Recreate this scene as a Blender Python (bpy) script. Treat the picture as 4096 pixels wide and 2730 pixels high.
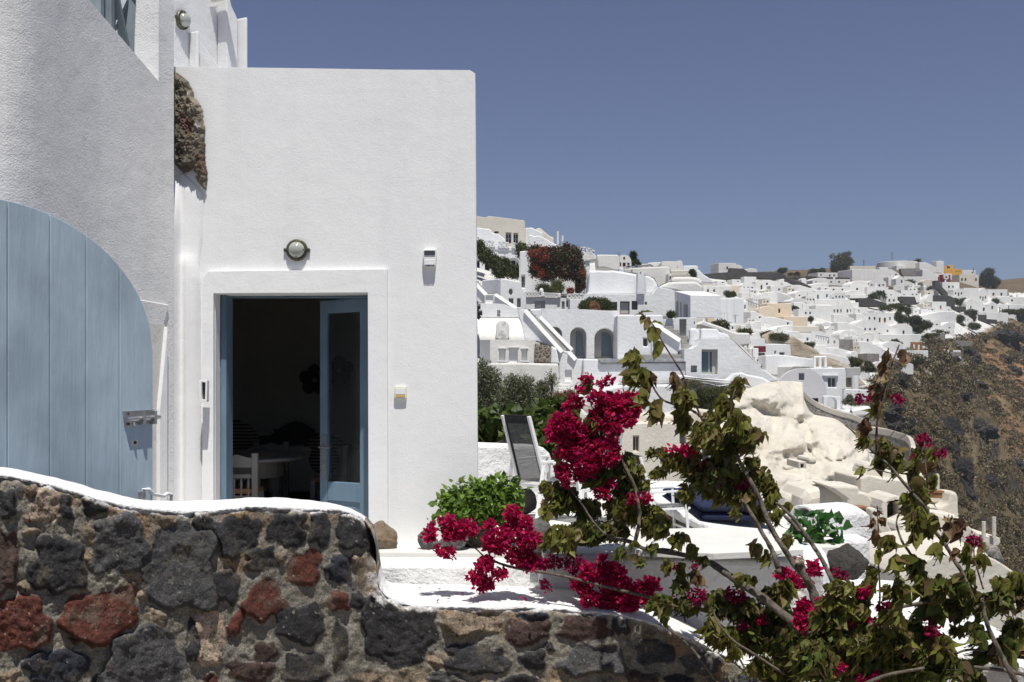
import bpy, bmesh, math, random
import numpy as np
from mathutils import Vector, Matrix, noise
from mathutils.geometry import tessellate_polygon
for _o in list(bpy.data.objects): bpy.data.objects.remove(_o)
C = bpy.context.scene.collection
scene = bpy.context.scene
# ------------------------------------------------------------ camera, sky, sun, exposure
F = 1138.0; HV = 385.0
cam = bpy.data.objects.new('camera', bpy.data.cameras.new('camera')); C.objects.link(cam)
cam.location = (0, 0, 0); cam.rotation_euler = (math.radians(90), 0, 0)
cam.data.sensor_width = 36.0; cam.data.lens = 36.0*F/1024; cam.data.shift_y = (HV-341)/1024
cam.data.clip_start = 0.05; cam.data.clip_end = 6000
scene.camera = cam
SUN_DIR = Vector((-0.24, 1.12, -2.9)).normalized()      # the way the light travels
SUN_EL = math.asin(-SUN_DIR.z); SUN_AZ = math.atan2(-SUN_DIR.x, -SUN_DIR.y)
world = bpy.data.worlds.new('World'); scene.world = world; world.use_nodes = True
wn = world.node_tree; wn.nodes.clear()
wo = wn.nodes.new('ShaderNodeOutputWorld'); wb = wn.nodes.new('ShaderNodeBackground')
sk = wn.nodes.new('ShaderNodeTexSky'); sk.sky_type = 'NISHITA'; sk.sun_disc = False
sk.sun_elevation = SUN_EL; sk.sun_rotation = SUN_AZ; sk.altitude = 200; sk.air_density = 1.0; sk.dust_density = 0.25; sk.ozone_density = 3.5
hs = wn.nodes.new('ShaderNodeHueSaturation'); hs.inputs['Saturation'].default_value = 0.72; hs.inputs['Hue'].default_value = 0.515
wn.links.new(sk.outputs[0], hs.inputs['Color']); tn = wn.nodes.new('ShaderNodeVectorMath'); tn.operation = 'MULTIPLY'; tn.inputs[1].default_value = (.70, .785, .98); wn.links.new(hs.outputs[0], tn.inputs[0]); wn.links.new(tn.outputs[0], wb.inputs[0]); wn.links.new(wb.outputs[0], wo.inputs[0])
wb.inputs[1].default_value = 0.063
sun = bpy.data.objects.new('sun', bpy.data.lights.new('sun', 'SUN')); C.objects.link(sun)
sun.data.energy = 5.0; sun.data.angle = math.radians(0.53); sun.data.color = (1.0, 0.965, 0.895)
sun.rotation_euler = SUN_DIR.to_track_quat('-Z', 'Y').to_euler(); sun.location = (3, -8, 30)
scene.view_settings.view_transform = 'Standard'; scene.view_settings.look = 'None'
scene.view_settings.exposure = 0.05; scene.view_settings.gamma = 1.0
try:
    scene.cycles.use_denoising = True; scene.cycles.denoiser = 'OPENIMAGEDENOISE'
    scene.cycles.max_bounces = 6; scene.cycles.diffuse_bounces = 4; scene.cycles.transparent_max_bounces = 8
except Exception: pass
R = random.Random(7)
# ------------------------------------------------------------ materials
def nt(name):
    m = bpy.data.materials.new(name); m.use_nodes = True; n = m.node_tree; n.nodes.clear()
    o = n.nodes.new('ShaderNodeOutputMaterial'); b = n.nodes.new('ShaderNodeBsdfPrincipled'); n.links.new(b.outputs[0], o.inputs[0])
    return m, n, b, o
def N(n, t, **k):
    x = n.nodes.new('ShaderNode'+t)
    for a, v in k.items():
        if a in x.inputs: x.inputs[a].default_value = v
        else: setattr(x, a, v)
    return x
def ramp(n, pts, src):
    r = n.nodes.new('ShaderNodeValToRGB'); e = r.color_ramp.elements
    while len(e) > 1: e.remove(e[-1])
    e[0].position = pts[0][0]; e[0].color = (*pts[0][1], 1)
    for p, c in pts[1:]:
        q = e.new(p); q.color = (*c, 1)
    n.links.new(src, r.inputs[0]); return r.outputs[0]
def coords(n):
    g = n.nodes.new('ShaderNodeNewGeometry'); return g.outputs['Position']
def noise_(n, vec, scale, detail=4, rough=.55):
    x = N(n, 'TexNoise', Scale=scale, Detail=detail, Roughness=rough); n.links.new(vec, x.inputs['Vector']); return x.outputs['Fac']
def mixc(n, fac, a, b):
    x = n.nodes.new('ShaderNodeMix'); x.data_type = 'RGBA'
    if isinstance(fac, (int, float)): x.inputs[0].default_value = fac
    else: n.links.new(fac, x.inputs[0])
    for i, v in ((6, a), (7, b)):
        if isinstance(v, tuple): x.inputs[i].default_value = (*v, 1)
        else: n.links.new(v, x.inputs[i])
    return x.outputs[2]
def bump(n, b, hgt, dist, strength=1.0, prev=None):
    x = N(n, 'Bump', Strength=strength, Distance=dist); n.links.new(hgt, x.inputs['Height'])
    if prev: n.links.new(prev, x.inputs['Normal'])
    if b: n.links.new(x.outputs[0], b.inputs['Normal'])
    return x.outputs[0]
def plaster(name, c1, c2, var=2.0, grain=60, gd=.004, big=6, bd=.01, rough=.9, spec=.1, fleck=0, streak=0):
    m, n, b, o = nt(name); p = coords(n)
    f = noise_(n, p, var, 5, .6)
    col = ramp(n, [(.3, c1), (.7, c2)], f)
    if streak:
        mp = N(n, 'Mapping'); mp.inputs['Scale'].default_value = (streak, streak, streak*.09); n.links.new(p, mp.inputs['Vector'])
        col = mixc(n, ramp(n, [(.50, (0, 0, 0)), (.70, (.5, .5, .5))], noise_(n, mp.outputs[0], 1.0, 6, .6)), col, tuple(v*.92 for v in c1))
        col = mixc(n, ramp(n, [(.62, (0, 0, 0)), (.66, (.35, .35, .35))], noise_(n, p, streak*.55, 5, .62)), col, tuple(min(1, v*1.07) for v in c2))
    if fleck:
        f2 = noise_(n, p, fleck, 6, .7); col = mixc(n, ramp(n, [(.60, (0, 0, 0)), (.72, (.6, .6, .6))], f2), col, tuple(v*.62 for v in c1))
    n.links.new(col, b.inputs['Base Color']); b.inputs['Roughness'].default_value = rough; b.inputs['Specular IOR Level'].default_value = spec
    n1 = bump(n, None, noise_(n, p, big, 3), bd)
    bump(n, b, noise_(n, p, grain, 3, .65), gd, 1.0, n1)
    return m
def flat(name, c, rough=.6, metal=0, spec=.3, gs=40, gd=.001, var=.08):
    m, n, b, o = nt(name); p = coords(n); f = noise_(n, p, gs*.3, 4)
    n.links.new(ramp(n, [(.3, tuple(v*(1-var) for v in c)), (.7, tuple(min(1, v*(1+var)) for v in c))], f), b.inputs['Base Color'])
    b.inputs['Roughness'].default_value = rough; b.inputs['Metallic'].default_value = metal; b.inputs['Specular IOR Level'].default_value = spec
    bump(n, b, noise_(n, p, gs, 2), gd); return m
W = {}
W['near'] = plaster('near_plaster', (.785, .785, .785), (.82, .82, .815), 1.2, 80, .0020, 5, .005, streak=5)
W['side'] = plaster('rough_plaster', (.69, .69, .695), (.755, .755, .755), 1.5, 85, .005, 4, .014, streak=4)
W['trim'] = plaster('smooth_plaster', (.78, .78, .78), (.82, .82, .815), 1.0, 70, .0015, 6, .006)
W['cap'] = plaster('whitewash', (.70, .70, .69), (.77, .77, .76), 3, 40, .010, 11, .03, fleck=14)
W['lime'] = plaster('rough_whitewash', (.68, .68, .68), (.76, .76, .75), 3, 30, .014, 7, .02)
W['floor'] = plaster('painted_paving', (.60, .59, .56), (.68, .67, .64), 2, 40, .003, 4, .006, fleck=9)
W['village'] = plaster('village_plaster', (.68, .69, .70), (.76, .76, .76), .35, 4, .03, .5, .06, streak=.9)
W['villwarm'] = plaster('warm_white_plaster', (.64, .625, .585), (.71, .70, .67), .4, 4, .03, .5, .06, streak=.9)
W['town'] = plaster('town_plaster', (.66, .655, .635), (.75, .745, .725), .12, 1.5, .05, .3, .12, streak=.5)
W['cream'] = plaster('cream_plaster', (.58, .54, .46), (.66, .62, .54), .5, 5, .03, .7, .06)
W['beige'] = plaster('beige_plaster', (.62, .52, .40), (.68, .58, .46), .3, 3, .03, .4, .06)
W['grey'] = plaster('grey_cement', (.34, .34, .33), (.44, .43, .41), .6, 5, .02, .5, .04, fleck=2)
W['step'] = plaster('stair_cement', (.26, .26, .24), (.38, .37, .35), 1.5, 8, .02, 1, .03)
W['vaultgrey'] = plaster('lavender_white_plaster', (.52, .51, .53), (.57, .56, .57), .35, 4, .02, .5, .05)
W['red'] = plaster('oxide_red_render', (.17, .025, .035), (.22, .035, .045), .5, 3, .02, .5, .03)
W['ochre'] = plaster('ochre_render', (.62, .33, .05), (.70, .40, .08), .5, 3, .02, .5, .03)
W['marble'] = plaster('grey_marble', (.22, .23, .25), (.45, .46, .48), 1.2, 5, .005, 1, .01)
W['lattice'] = plaster('lattice_panel', (.42, .42, .42), (.55, .55, .54), 4, 9, .03, 2, .01)
W['inside'] = plaster('interior_plaster', (.55, .52, .46), (.62, .59, .53), 1.0, 20, .004, 3, .01)
W['blue'] = None
def wood_blue(name, c1, c2):
    m, n, b, o = nt(name); p = coords(n)
    mp = N(n, 'Mapping'); mp.inputs['Scale'].default_value = (6, 6, .8); n.links.new(p, mp.inputs['Vector'])
    f = noise_(n, mp.outputs[0], 2.2, 6, .6); g = noise_(n, p, 2.2, 4, .55)
    col = mixc(n, ramp(n, [(.42, (0, 0, 0)), (.66, (.75, .75, .75))], g), ramp(n, [(.3, c1), (.72, c2)], f), tuple(v*.72 for v in c1))
    sp = noise_(n, p, 38, 2, .5); col = mixc(n, ramp(n, [(.76, (0, 0, 0)), (.80, (.5, .5, .5))], sp), col, (.5, .6, .68))
    n.links.new(col, b.inputs['Base Color']); b.inputs['Roughness'].default_value = .5; b.inputs['Specular IOR Level'].default_value = .35
    bump(n, b, f, .008); return m
W['gate'] = wood_blue('weathered_blue_paint', (.37, .465, .545), (.43, .525, .60))
W['blue'] = wood_blue('blue_door_paint', (.14, .215, .295), (.17, .25, .33))
W['metal'] = flat('zinc_metal', (.42, .42, .42), .38, .85, .5, 80, .001)
W['rust'] = flat('rusty_screw', (.12, .05, .03), .8)
W['bronze'] = flat('aged_bronze', (.11, .105, .075), .45, .6, .5, 90, .002, .3)
W['white'] = flat('white_painted_metal', (.80, .80, .80), .4, 0, .4, 30, .0005, .02)
W['plastic'] = flat('cream_plastic', (.74, .72, .60), .4, 0, .4, 30, .0003, .03)
W['amber'] = flat('amber_plastic', (.62, .42, .14), .4, 0, .4, 30, .0003, .05)
W['wplastic'] = flat('white_plastic', (.76, .76, .75), .4, 0, .4, 30, .0003, .02)
W['dark'] = flat('dark_opening', (.020, .021, .022), .5)
W['dglass'] = flat('dark_window_glass', (.055, .06, .068), .12, 0, .6, 3, .0003, .2)
W['frame'] = flat('grey_beige_frame', (.42, .41, .38), .5, 0, .3, 10, .0005)
W['paleglass'] = flat('pale_window_glass', (.16, .19, .225), .10, 0, .6, 1.0, .0003, .25)
W['teal'] = flat('teal_glass', (.085, .15, .175), .12, 0, .6, 1.2, .0003, .15)
W['whiteframe'] = flat('white_frame', (.72, .72, .71), .5, 0, .3, 10, .0005)
W['bluetown'] = flat('bright_blue_paint', (.05, .14, .36), .5, 0, .3, 3, .0005)
W['brownstone'] = flat('brown_stone_surround', (.15, .09, .075), .8, 0, .1, 8, .01, .4)
W['wood'] = flat('brown_wood', (.30, .15, .07), .6, 0, .2, 5, .003, .3)
W['crimson'] = flat('crimson_shutter', (.16, .02, .03), .6, 0, .2, 5, .003, .1)
W['darkwood'] = flat('dark_wood', (.030, .022, .018), .5, 0, .3, 12, .002, .4)
W['paintwood'] = flat('painted_wood', (.30, .28, .26), .55, 0, .3, 15, .001, .15)
W['bark'] = None
def bark(name, c1, c2, sc=25):
    m, n, b, o = nt(name); p = coords(n); f = noise_(n, p, sc, 6, .65)
    n.links.new(ramp(n, [(.32, c1), (.68, c2)], f), b.inputs['Base Color']); b.inputs['Roughness'].default_value = .85
    bump(n, b, f, .012); return m
W['bark'] = bark('bougainvillea_bark', (.045, .035, .027), (.17, .14, .108), 40)
W['twig'] = bark('young_reddish_stem', (.10, .035, .035), (.16, .07, .05), 60)
W['trunk'] = bark('grey_trunk', (.10, .085, .07), (.22, .19, .16), 8)
def leafm(name, cols, trans=.35, rough=.5, sheen=.3):
    m, n, b, o = nt(name); g = n.nodes.new('ShaderNodeNewGeometry')
    pts = [(i/(len(cols)), c) for i, c in enumerate(cols)]
    r = ramp(n, pts, g.outputs['Random Per Island'])
    f = noise_(n, g.outputs['Position'], 60, 3)
    col = mixc(n, ramp(n, [(.45, (0, 0, 0)), (.8, (.45, .45, .45))], f), r, tuple(v*.55 for v in cols[0]))
    n.links.new(col, b.inputs['Base Color']); b.inputs['Roughness'].default_value = rough; b.inputs['Specular IOR Level'].default_value = sheen
    t = N(n, 'BsdfTranslucent'); n.links.new(col, t.inputs['Color'])
    mx = N(n, 'MixShader'); mx.inputs[0].default_value = trans
    n.links.new(b.outputs[0], mx.inputs[1]); n.links.new(t.outputs[0], mx.inputs[2]); n.links.new(mx.outputs[0], o.inputs[0])
    return m
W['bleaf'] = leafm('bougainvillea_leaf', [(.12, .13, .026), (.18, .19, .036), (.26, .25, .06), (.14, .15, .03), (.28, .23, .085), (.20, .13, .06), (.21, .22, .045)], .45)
W['bleaf2'] = leafm('shade_tinted_bougainvillea_leaf', [(.075, .10, .02), (.11, .15, .03), (.17, .19, .042), (.20, .19, .055), (.13, .09, .045)], .42)  # darker copy of the leaf, shade of dense clumps put into its colours
W['dry'] = leafm('dry_copper_leaf', [(.13, .065, .035), (.17, .10, .05), (.10, .05, .03), (.20, .14, .06)], .25)
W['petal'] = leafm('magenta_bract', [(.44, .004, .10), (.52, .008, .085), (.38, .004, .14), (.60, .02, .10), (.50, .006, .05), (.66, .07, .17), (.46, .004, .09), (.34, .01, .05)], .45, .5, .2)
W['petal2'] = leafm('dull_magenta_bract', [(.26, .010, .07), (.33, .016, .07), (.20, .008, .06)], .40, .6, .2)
W['basil'] = leafm('bright_herb_leaf', [(.13, .22, .03), (.19, .30, .045), (.09, .16, .025)], .35)
W['vine'] = leafm('bright_ivy_leaf', [(.035, .12, .018), (.05, .17, .03), (.025, .08, .015)], .3, .4, .4)
W['olive'] = leafm('olive_leaf', [(.12, .13, .065), (.17, .18, .095), (.08, .09, .045), (.24, .25, .16)], .2)
W['fig'] = leafm('fig_leaf', [(.07, .11, .02), (.11, .16, .03), (.05, .08, .016)], .35)
W['shrub'] = leafm('dark_shrub_leaf', [(.03, .045, .014), (.05, .065, .022), (.022, .033, .012), (.07, .08, .03)], .1)
W['yshrub'] = leafm('yellow_green_leaf', [(.07, .085, .012), (.05, .06, .012), (.10, .11, .02)], .2)
W['rustbush'] = leafm('rusty_grass', [(.22, .10, .05), (.17, .09, .045), (.28, .15, .08)], .2)
W['redflower'] = leafm('orange_red_flower', [(.32, .05, .03), (.26, .03, .03), (.36, .09, .03)], .2)
W['maroon'] = leafm('maroon_green_leaf', [(.06, .022, .018), (.045, .035, .015), (.03, .035, .012), (.10, .05, .03)], .15)
W['scrub'] = leafm('dry_scrub', [(.13, .10, .055), (.15, .11, .06), (.11, .09, .048), (.105, .10, .045), (.16, .12, .07)], .1)
W['railwood'] = wood_blue('grey_blue_railing_paint', (.22, .27, .30), (.30, .35, .38))
W['cushion'] = flat('navy_cotton', (.024, .030, .066), .9, 0, .1, 60, .003, .2)
W['mesh'] = None
m_, n_, b_, o_ = nt('grey_sling_mesh'); b_.inputs['Base Color'].default_value = (.10, .10, .105, 1); b_.inputs['Roughness'].default_value = .7
t_ = N(n_, 'BsdfTransparent'); x_ = N(n_, 'MixShader'); x_.inputs[0].default_value = .52
n_.links.new(t_.outputs[0], x_.inputs[1]); n_.links.new(b_.outputs[0], x_.inputs[2]); n_.links.new(x_.outputs[0], o_.inputs[0]); W['mesh'] = m_
W['black'] = flat('black_fabric_edge', (.02, .02, .022), .8)
m_, n_, b_, o_ = nt('clear_pane'); b_.inputs['Base Color'].default_value = (.03, .03, .03, 1); b_.inputs['Roughness'].default_value = .03; b_.inputs['Alpha'].default_value = .35
W['pane'] = m_
m_, n_, b_, o_ = nt('lamp_glass'); b_.inputs['Base Color'].default_value = (.36, .38, .34, 1); b_.inputs['Roughness'].default_value = .12; W['lampglass'] = m_
def rockm(name, c1, c2, c3, sc=6, bd=.05):
    m, n, b, o = nt(name); p = coords(n); f = noise_(n, p, sc, 8, .65); g = noise_(n, p, sc*.3, 4)
    col = mixc(n, ramp(n, [(.42, (0, 0, 0)), (.62, (1, 1, 1))], g), ramp(n, [(.35, c1), (.65, c2)], f), c3)
    n.links.new(col, b.inputs['Base Color']); b.inputs['Roughness'].default_value = .9; b.inputs['Specular IOR Level'].default_value = .15
    bump(n, b, noise_(n, p, sc*4, 6, .7), bd); return m
W['rockbrown'] = rockm('brown_boulder', (.16, .09, .045), (.30, .19, .10), (.24, .21, .17), 5, .03)
W['rockgrey'] = rockm('grey_boulder', (.11, .11, .11), (.20, .20, .195), (.14, .135, .13), 9, .02)
W['rockdark'] = rockm('dark_boulder', (.045, .045, .047), (.085, .082, .08), (.07, .06, .05), 7, .03)
W['cliffrock'] = rockm('cliff_rock', (.022, .021, .022), (.085, .078, .072), (.04, .037, .035), .45, .5)
W['pumice'] = rockm('pale_pumice_rock', (.30, .25, .19), (.45, .39, .31), (.22, .18, .13), .7, .25)
def masonry(name, sc, c1, c2, mortar, w=.08):
    m, n, b, o = nt(name); p = coords(n)
    v = N(n, 'TexVoronoi', Scale=sc); v.feature = 'DISTANCE_TO_EDGE'; n.links.new(p, v.inputs['Vector'])
    v2 = N(n, 'TexVoronoi', Scale=sc); n.links.new(p, v2.inputs['Vector'])
    cr = ramp(n, [(0, c1), (1, c2)], v2.outputs['Color'])
    col = mixc(n, ramp(n, [(w*.5, (0, 0, 0)), (w, (1, 1, 1))], v.outputs['Distance']), mortar, cr)
    n.links.new(col, b.inputs['Base Color']); b.inputs['Roughness'].default_value = .95
    bump(n, b, v.outputs['Distance'], .3/sc); return m
W['rubble'] = masonry('rubble_masonry', 3.2, (.05, .045, .04), (.16, .13, .11), (.34, .29, .22), .10)
W['drystone'] = masonry('dark_dry_stone', 2.0, (.035, .033, .032), (.085, .08, .075), (.03, .028, .027), .06)
W['greystone'] = masonry('grey_stone_wall', 2.6, (.14, .13, .12), (.24, .22, .20), (.30, .28, .25), .08)
# ------------------------------------------------------------ geometry helpers
def P(u, v, Y): return Vector(((u-512)/F*Y, Y, (HV-v)/F*Y))
def fr(x0, y0, s): return lambda x, y: ((x0+x/s)/4.0, (y0+y/s)/4.0)
M_ = fr(0, 0, .57446)
Z1 = fr(1900, 840, 4.356); Z2 = fr(1900, 1100, 3.408); Z3 = fr(2300, 950, 3.922); Z4 = fr(2400, 1200, 3.485)
Z5 = fr(2700, 1000, 3.361); Z6 = fr(3400, 980, 3.381); Z7 = fr(2800, 1200, 3.361); Z8 = fr(3400, 1200, 3.381)
Z9 = fr(3200, 1350, 2.0904); ZA = fr(2500, 1350, 1.96); ZB = fr(2700, 1200, 1.6855); ZC = fr(2700, 1750, 1.6003); ZD = fr(1400, 1850, 1.5687)
ZE = fr(1900, 1250, 2.091); ZF = fr(0, 1850, 1.4706); ZG = fr(2400, 2050, 2.3056); ZH = fr(3200, 2050, 2.3058); ZI = fr(2100, 1450, 1.96); ZJ = fr(350, 0, 3.62); ZK = fr(880, 1700, 4.481); ZL = fr(700, 900, 1.2064); ZN = fr(0, 0, 1.7422); ZO = fr(0, 800, 1.206)
class Plane:
    """a vertical plane through two ground points given by view column and distance"""
    def __init__(s, u0, Y0, u1=None, Y1=None):
        if u1 is None: u1, Y1 = u0+100, Y0
        s.x0, s.Y0 = (u0-512)/F*Y0, Y0; s.dx = (u1-512)/F*Y1-s.x0; s.dY = Y1-Y0
        n = Vector((-s.dY, s.dx, 0)).normalized()
        s.n = n if n.y > 0 else -n            # points away from the camera
        if abs(n.y) < 1e-6: s.n = n
    def Y(s, u):
        k = (u-512)/F; return (s.dY*s.x0-s.dx*s.Y0)/(k*s.dY-s.dx) if abs(s.dY) > 1e-9 else s.Y0
    def at(s, u, v, off=0.0): return P(u, v, s.Y(u))+s.n*off
class MB:
    def __init__(s): s.v = []; s.f = []; s.col = None
    def add(s, vs, fs):
        b = len(s.v); s.v.extend([tuple(x) for x in vs]); s.f.extend([tuple(i+b for i in f) for f in fs]); return s
    def box(s, c, h, rz=0, rx=0, ry=0):
        m = Matrix.Rotation(rz, 3, 'Z') @ Matrix.Rotation(ry, 3, 'Y') @ Matrix.Rotation(rx, 3, 'X'); c = Vector(c)
        vs = [c+m @ Vector((h[0]*a, h[1]*b, h[2]*d)) for a in (-1, 1) for b in (-1, 1) for d in (-1, 1)]
        return s.add(vs, [(0, 1, 3, 2), (4, 6, 7, 5), (0, 4, 5, 1), (2, 3, 7, 6), (0, 2, 6, 4), (1, 5, 7, 3)])
    def hexa(s, v8):   # bottom ring 0-3, top ring 4-7
        return s.add(v8, [(0, 3, 2, 1), (4, 5, 6, 7), (0, 1, 5, 4), (1, 2, 6, 5), (2, 3, 7, 6), (3, 0, 4, 7)])
    def bar(s, a, b, w, h=None, up=Vector((0, 0, 1))):
        a, b = Vector(a), Vector(b); h = h or w; d = (b-a).normalized()
        if abs(d.dot(up)) > .98: up = Vector((0, 1, 0))
        x = d.cross(up).normalized()*w/2; y = x.cross(d).normalized()*h/2
        return s.hexa([a-x-y, a+x-y, a+x+y, a-x+y, b-x-y, b+x-y, b+x+y, b-x+y])
    def tube(s, pts, rad, n=7, cap=True):
        pts = [Vector(p) for p in pts]; k = len(pts)
        if not isinstance(rad, (list, tuple)): rad = [rad]*k
        vs = []; fs = []; ref = Vector((.31, .17, .93))
        for i, p in enumerate(pts):
            d = (pts[min(i+1, k-1)]-pts[max(i-1, 0)])
            d = d.normalized() if d.length > 1e-9 else Vector((0, 0, 1))
            if abs(d.dot(ref)) > .97: ref = Vector((.9, .3, .1))
            x = d.cross(ref).normalized(); y = d.cross(x)
            for j in range(n):
                a = 2*math.pi*j/n; vs.append(p+(x*math.cos(a)+y*math.sin(a))*rad[i])
        for i in range(k-1):
            for j in range(n): fs.append((i*n+j, i*n+(j+1) % n, (i+1)*n+(j+1) % n, (i+1)*n+j))
        if cap: fs.append(tuple(range(n))[::-1]); fs.append(tuple((k-1)*n+j for j in range(n)))
        return s.add(vs, fs)
    def lathe(s, c, prof, n=16, axis=(0, 0, 1)):
        ax = Vector(axis).normalized(); t = Vector((1, 0, 0)) if abs(ax.x) < .9 else Vector((0, 1, 0)); x = ax.cross(t).normalized(); y = ax.cross(x); c = Vector(c)
        vs = []; fs = []
        for r, z in prof:
            for j in range(n):
                a = 2*math.pi*j/n; vs.append(c+ax*z+(x*math.cos(a)+y*math.sin(a))*r)
        for i in range(len(prof)-1):
            for j in range(n): fs.append((i*n+j, i*n+(j+1) % n, (i+1)*n+(j+1) % n, (i+1)*n+j))
        fs.append(tuple(range(n))[::-1]); fs.append(tuple((len(prof)-1)*n+j for j in range(n)))
        return s.add(vs, fs)
    def slab(s, outer, nvec, D, holes=(), reveal=None, back=True):
        """front face with real holes, sides extruded along nvec by D, hole reveals"""
        nv = Vector(nvec); loops = [[Vector(p) for p in outer]]+[[Vector(p) for p in h] for h in holes]
        tris = tessellate_polygon(loops) if holes else [tuple(range(len(outer)))]
        flatp = [p for l in loops for p in l]; s.add(flatp, tris)
        if not holes and back: s.add([p+nv*D for p in flatp], tris)
        elif back:
            if reveal and reveal < D*.9: s.add([p+nv*D for p in loops[0]], tessellate_polygon([loops[0]]))
            else: s.add([p+nv*D for p in flatp], tris)
        l = loops[0]; k = len(l)
        s.add(l+[p+nv*D for p in l], [(i, (i+1) % k, (i+1) % k+k, i+k) for i in range(k)])
        for h in loops[1:]:
            k = len(h); r = reveal if reveal else D
            s.add(h+[p+nv*r for p in h], [(i, (i+1) % k, (i+1) % k+k, i+k) for i in range(k)])
        return s
def build(name, mb, mat, parent=None, loc=None, smooth=False, bevel=0, weld=True, recalc=True):
    loc = Vector(loc) if loc is not None else (parent_loc(parent) if parent else Vector((0, 0, 0)))
    me = bpy.data.meshes.new(name)
    v = np.array(mb.v, dtype=np.float64).reshape(-1, 3)-np.array(loc)
    me.from_pydata(v.tolist(), [], mb.f)
    if weld or recalc:
        bm = bmesh.new(); bm.from_mesh(me)
        if weld: bmesh.ops.remove_doubles(bm, verts=bm.verts, dist=1e-4)
        if recalc: bmesh.ops.recalc_face_normals(bm, faces=bm.faces)
        bm.to_mesh(me); bm.free()
    me.materials.append(mat)
    if smooth: me.polygons.foreach_set('use_smooth', [True]*len(me.polygons))
    o = bpy.data.objects.new(name, me); C.objects.link(o)
    if parent: o.parent = parent; o.location = loc-parent_loc(parent)
    else: o.location = loc
    if bevel:
        b = o.modifiers.new('soft_edges', 'BEVEL'); b.width = bevel; b.segments = 2; b.limit_method = 'ANGLE'; b.angle_limit = math.radians(40)
    return o
_PL = {}
def parent_loc(p): 
    l = Vector(p.location); q = p.parent
    while q: l += q.location; q = q.parent
    return l
def tag(o, label, cat, group=None):
    o['label'] = label; o['category'] = cat
    if group: o['group'] = group
    return o
def thing(name, label, cat, loc, group=None):
    o = bpy.data.objects.new(name, None); C.objects.link(o); o.location = loc; o.empty_display_size = .2
    return tag(o, label, cat, group)
def struct(name, mb, mat, **k):
    o = build(name, mb, mat, **k); o['kind'] = 'structure'; return o
def base_of(mb):
    a = np.array(mb.v); return Vector((a[:, 0].mean(), a[:, 1].mean(), a[:, 2].min()))
def solo(name, label, cat, mb, mat, group=None, **k):
    o = build(name, mb, mat, loc=base_of(mb), **k); return tag(o, label, cat, group)
def px(fn, pts): return [fn(*p) for p in pts]
def rect(x0, y0, x1, y1): return [(x0, y0), (x1, y0), (x1, y1), (x0, y1)]
def archp(x0, x1, yt, yb, n=10, k=1.0):
    cx = (x0+x1)/2; r = (x1-x0)/2; ry = r*k
    return [(x0, yb)]+[(cx-r*math.cos(math.pi*i/n), yt+ry-ry*math.sin(math.pi*i/n)) for i in range(n+1)]+[(x1, yb)]
def smooth_poly(pts, it=2):
    for _ in range(it):
        q = []
        for a, b in zip(pts[:-1], pts[1:]): q += [(a[0]*.75+b[0]*.25, a[1]*.75+b[1]*.25), (a[0]*.25+b[0]*.75, a[1]*.25+b[1]*.75)]
        pts = [pts[0]]+q+[pts[-1]]
    return pts
def seg(a, b, t): return a+(b-a)*t
def interp(x, tab):
    return float(np.interp(x, [p[0] for p in tab], [p[1] for p in tab]))
def wallthing(name, label, cat, fn, poly, plane, D, mat, holes=(), group=None, bev=.06, direction=None, partname='wall', reveal=.25):
    """building front: polygon with recessed openings. holes: (part, pts, material, [reveal], [extras])"""
    nv = Vector(direction).normalized() if direction is not None else plane.n
    uv = px(fn, poly); outer = [plane.at(*p) for p in uv]
    hs_ = [[plane.at(*p) for p in px(fn, h[1])] for h in holes]
    mb = MB().slab(outer, nv, D, hs_, reveal)
    b = base_of(mb); 
    T = thing(name, label, cat, b, group)
    build(partname, mb, mat, T, bevel=bev)
    for h, hp in zip(holes, hs_):
        add_pane(T, h, hp, nv, reveal, plane)
    return T
def add_pane(T, h, hp, nv, reveal, plane):
    part, pts, m = h[0], h[1], h[2]; style = h[3] if len(h) > 3 else None
    q = [p+nv*(reveal*.98) for p in hp]
    fw = .04*max((hp[i]-hp[0]).length for i in range(len(hp)))
    if style is None:
        build(part, MB().slab(q, nv, .03), m, T)
    else:
        # frame ring plus bars, pane as sub part
        cen = sum(q, Vector())/len(q); inner = [p+(cen-p)*(2*fw/max(.01, (cen-p).length)) for p in q]
        fm = MB().slab([p-nv*.05 for p in q], nv, .05, [[p-nv*.05 for p in inner]], .05)
        xs = [p for p in q]; zlo = min(p.z for p in q); zhi = max(p.z for p in q)
        a = min(q, key=lambda p: (p.x, p.z)); b = max(q, key=lambda p: (p.x, -p.z))
        for s_ in style.get('v', []):
            c = a+(b-a)*s_; c2 = Vector((c.x, c.y, zhi)); c1 = Vector((c.x, c.y, zlo)); fm.bar(c1-nv*.02, c2-nv*.02-Vector((0, 0, fw*.4)), fw*1.2, .05, up=nv)
        for s_ in style.get('h', []):
            z = zlo+(zhi-zlo)*s_; fm.bar(Vector((a.x, a.y, z))-nv*.02, Vector((b.x, b.y, z))-nv*.02, fw, .05, up=nv)
        fo = build(part, fm, style.get('m', W['whiteframe']), T)
        build('pane' if part == 'window' else 'panel', MB().slab(q, nv, .02), m, fo)
def displ(mb, amp, sc, seed=0, octs=4):
    off = Vector((seed*3.1, seed*1.7, seed*5.3)); out = []
    for v in mb.v:
        p = Vector(v); w = Vector((noise.fractal(p*sc+off, 1.0, 2.1, octs), noise.fractal(p*sc+off+Vector((9, 2, 4)), 1, 2.1, octs), noise.fractal(p*sc+off+Vector((3, 8, 1)), 1, 2.1, octs)))
        out.append(tuple(p+w*amp))
    mb.v = out; return mb
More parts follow.
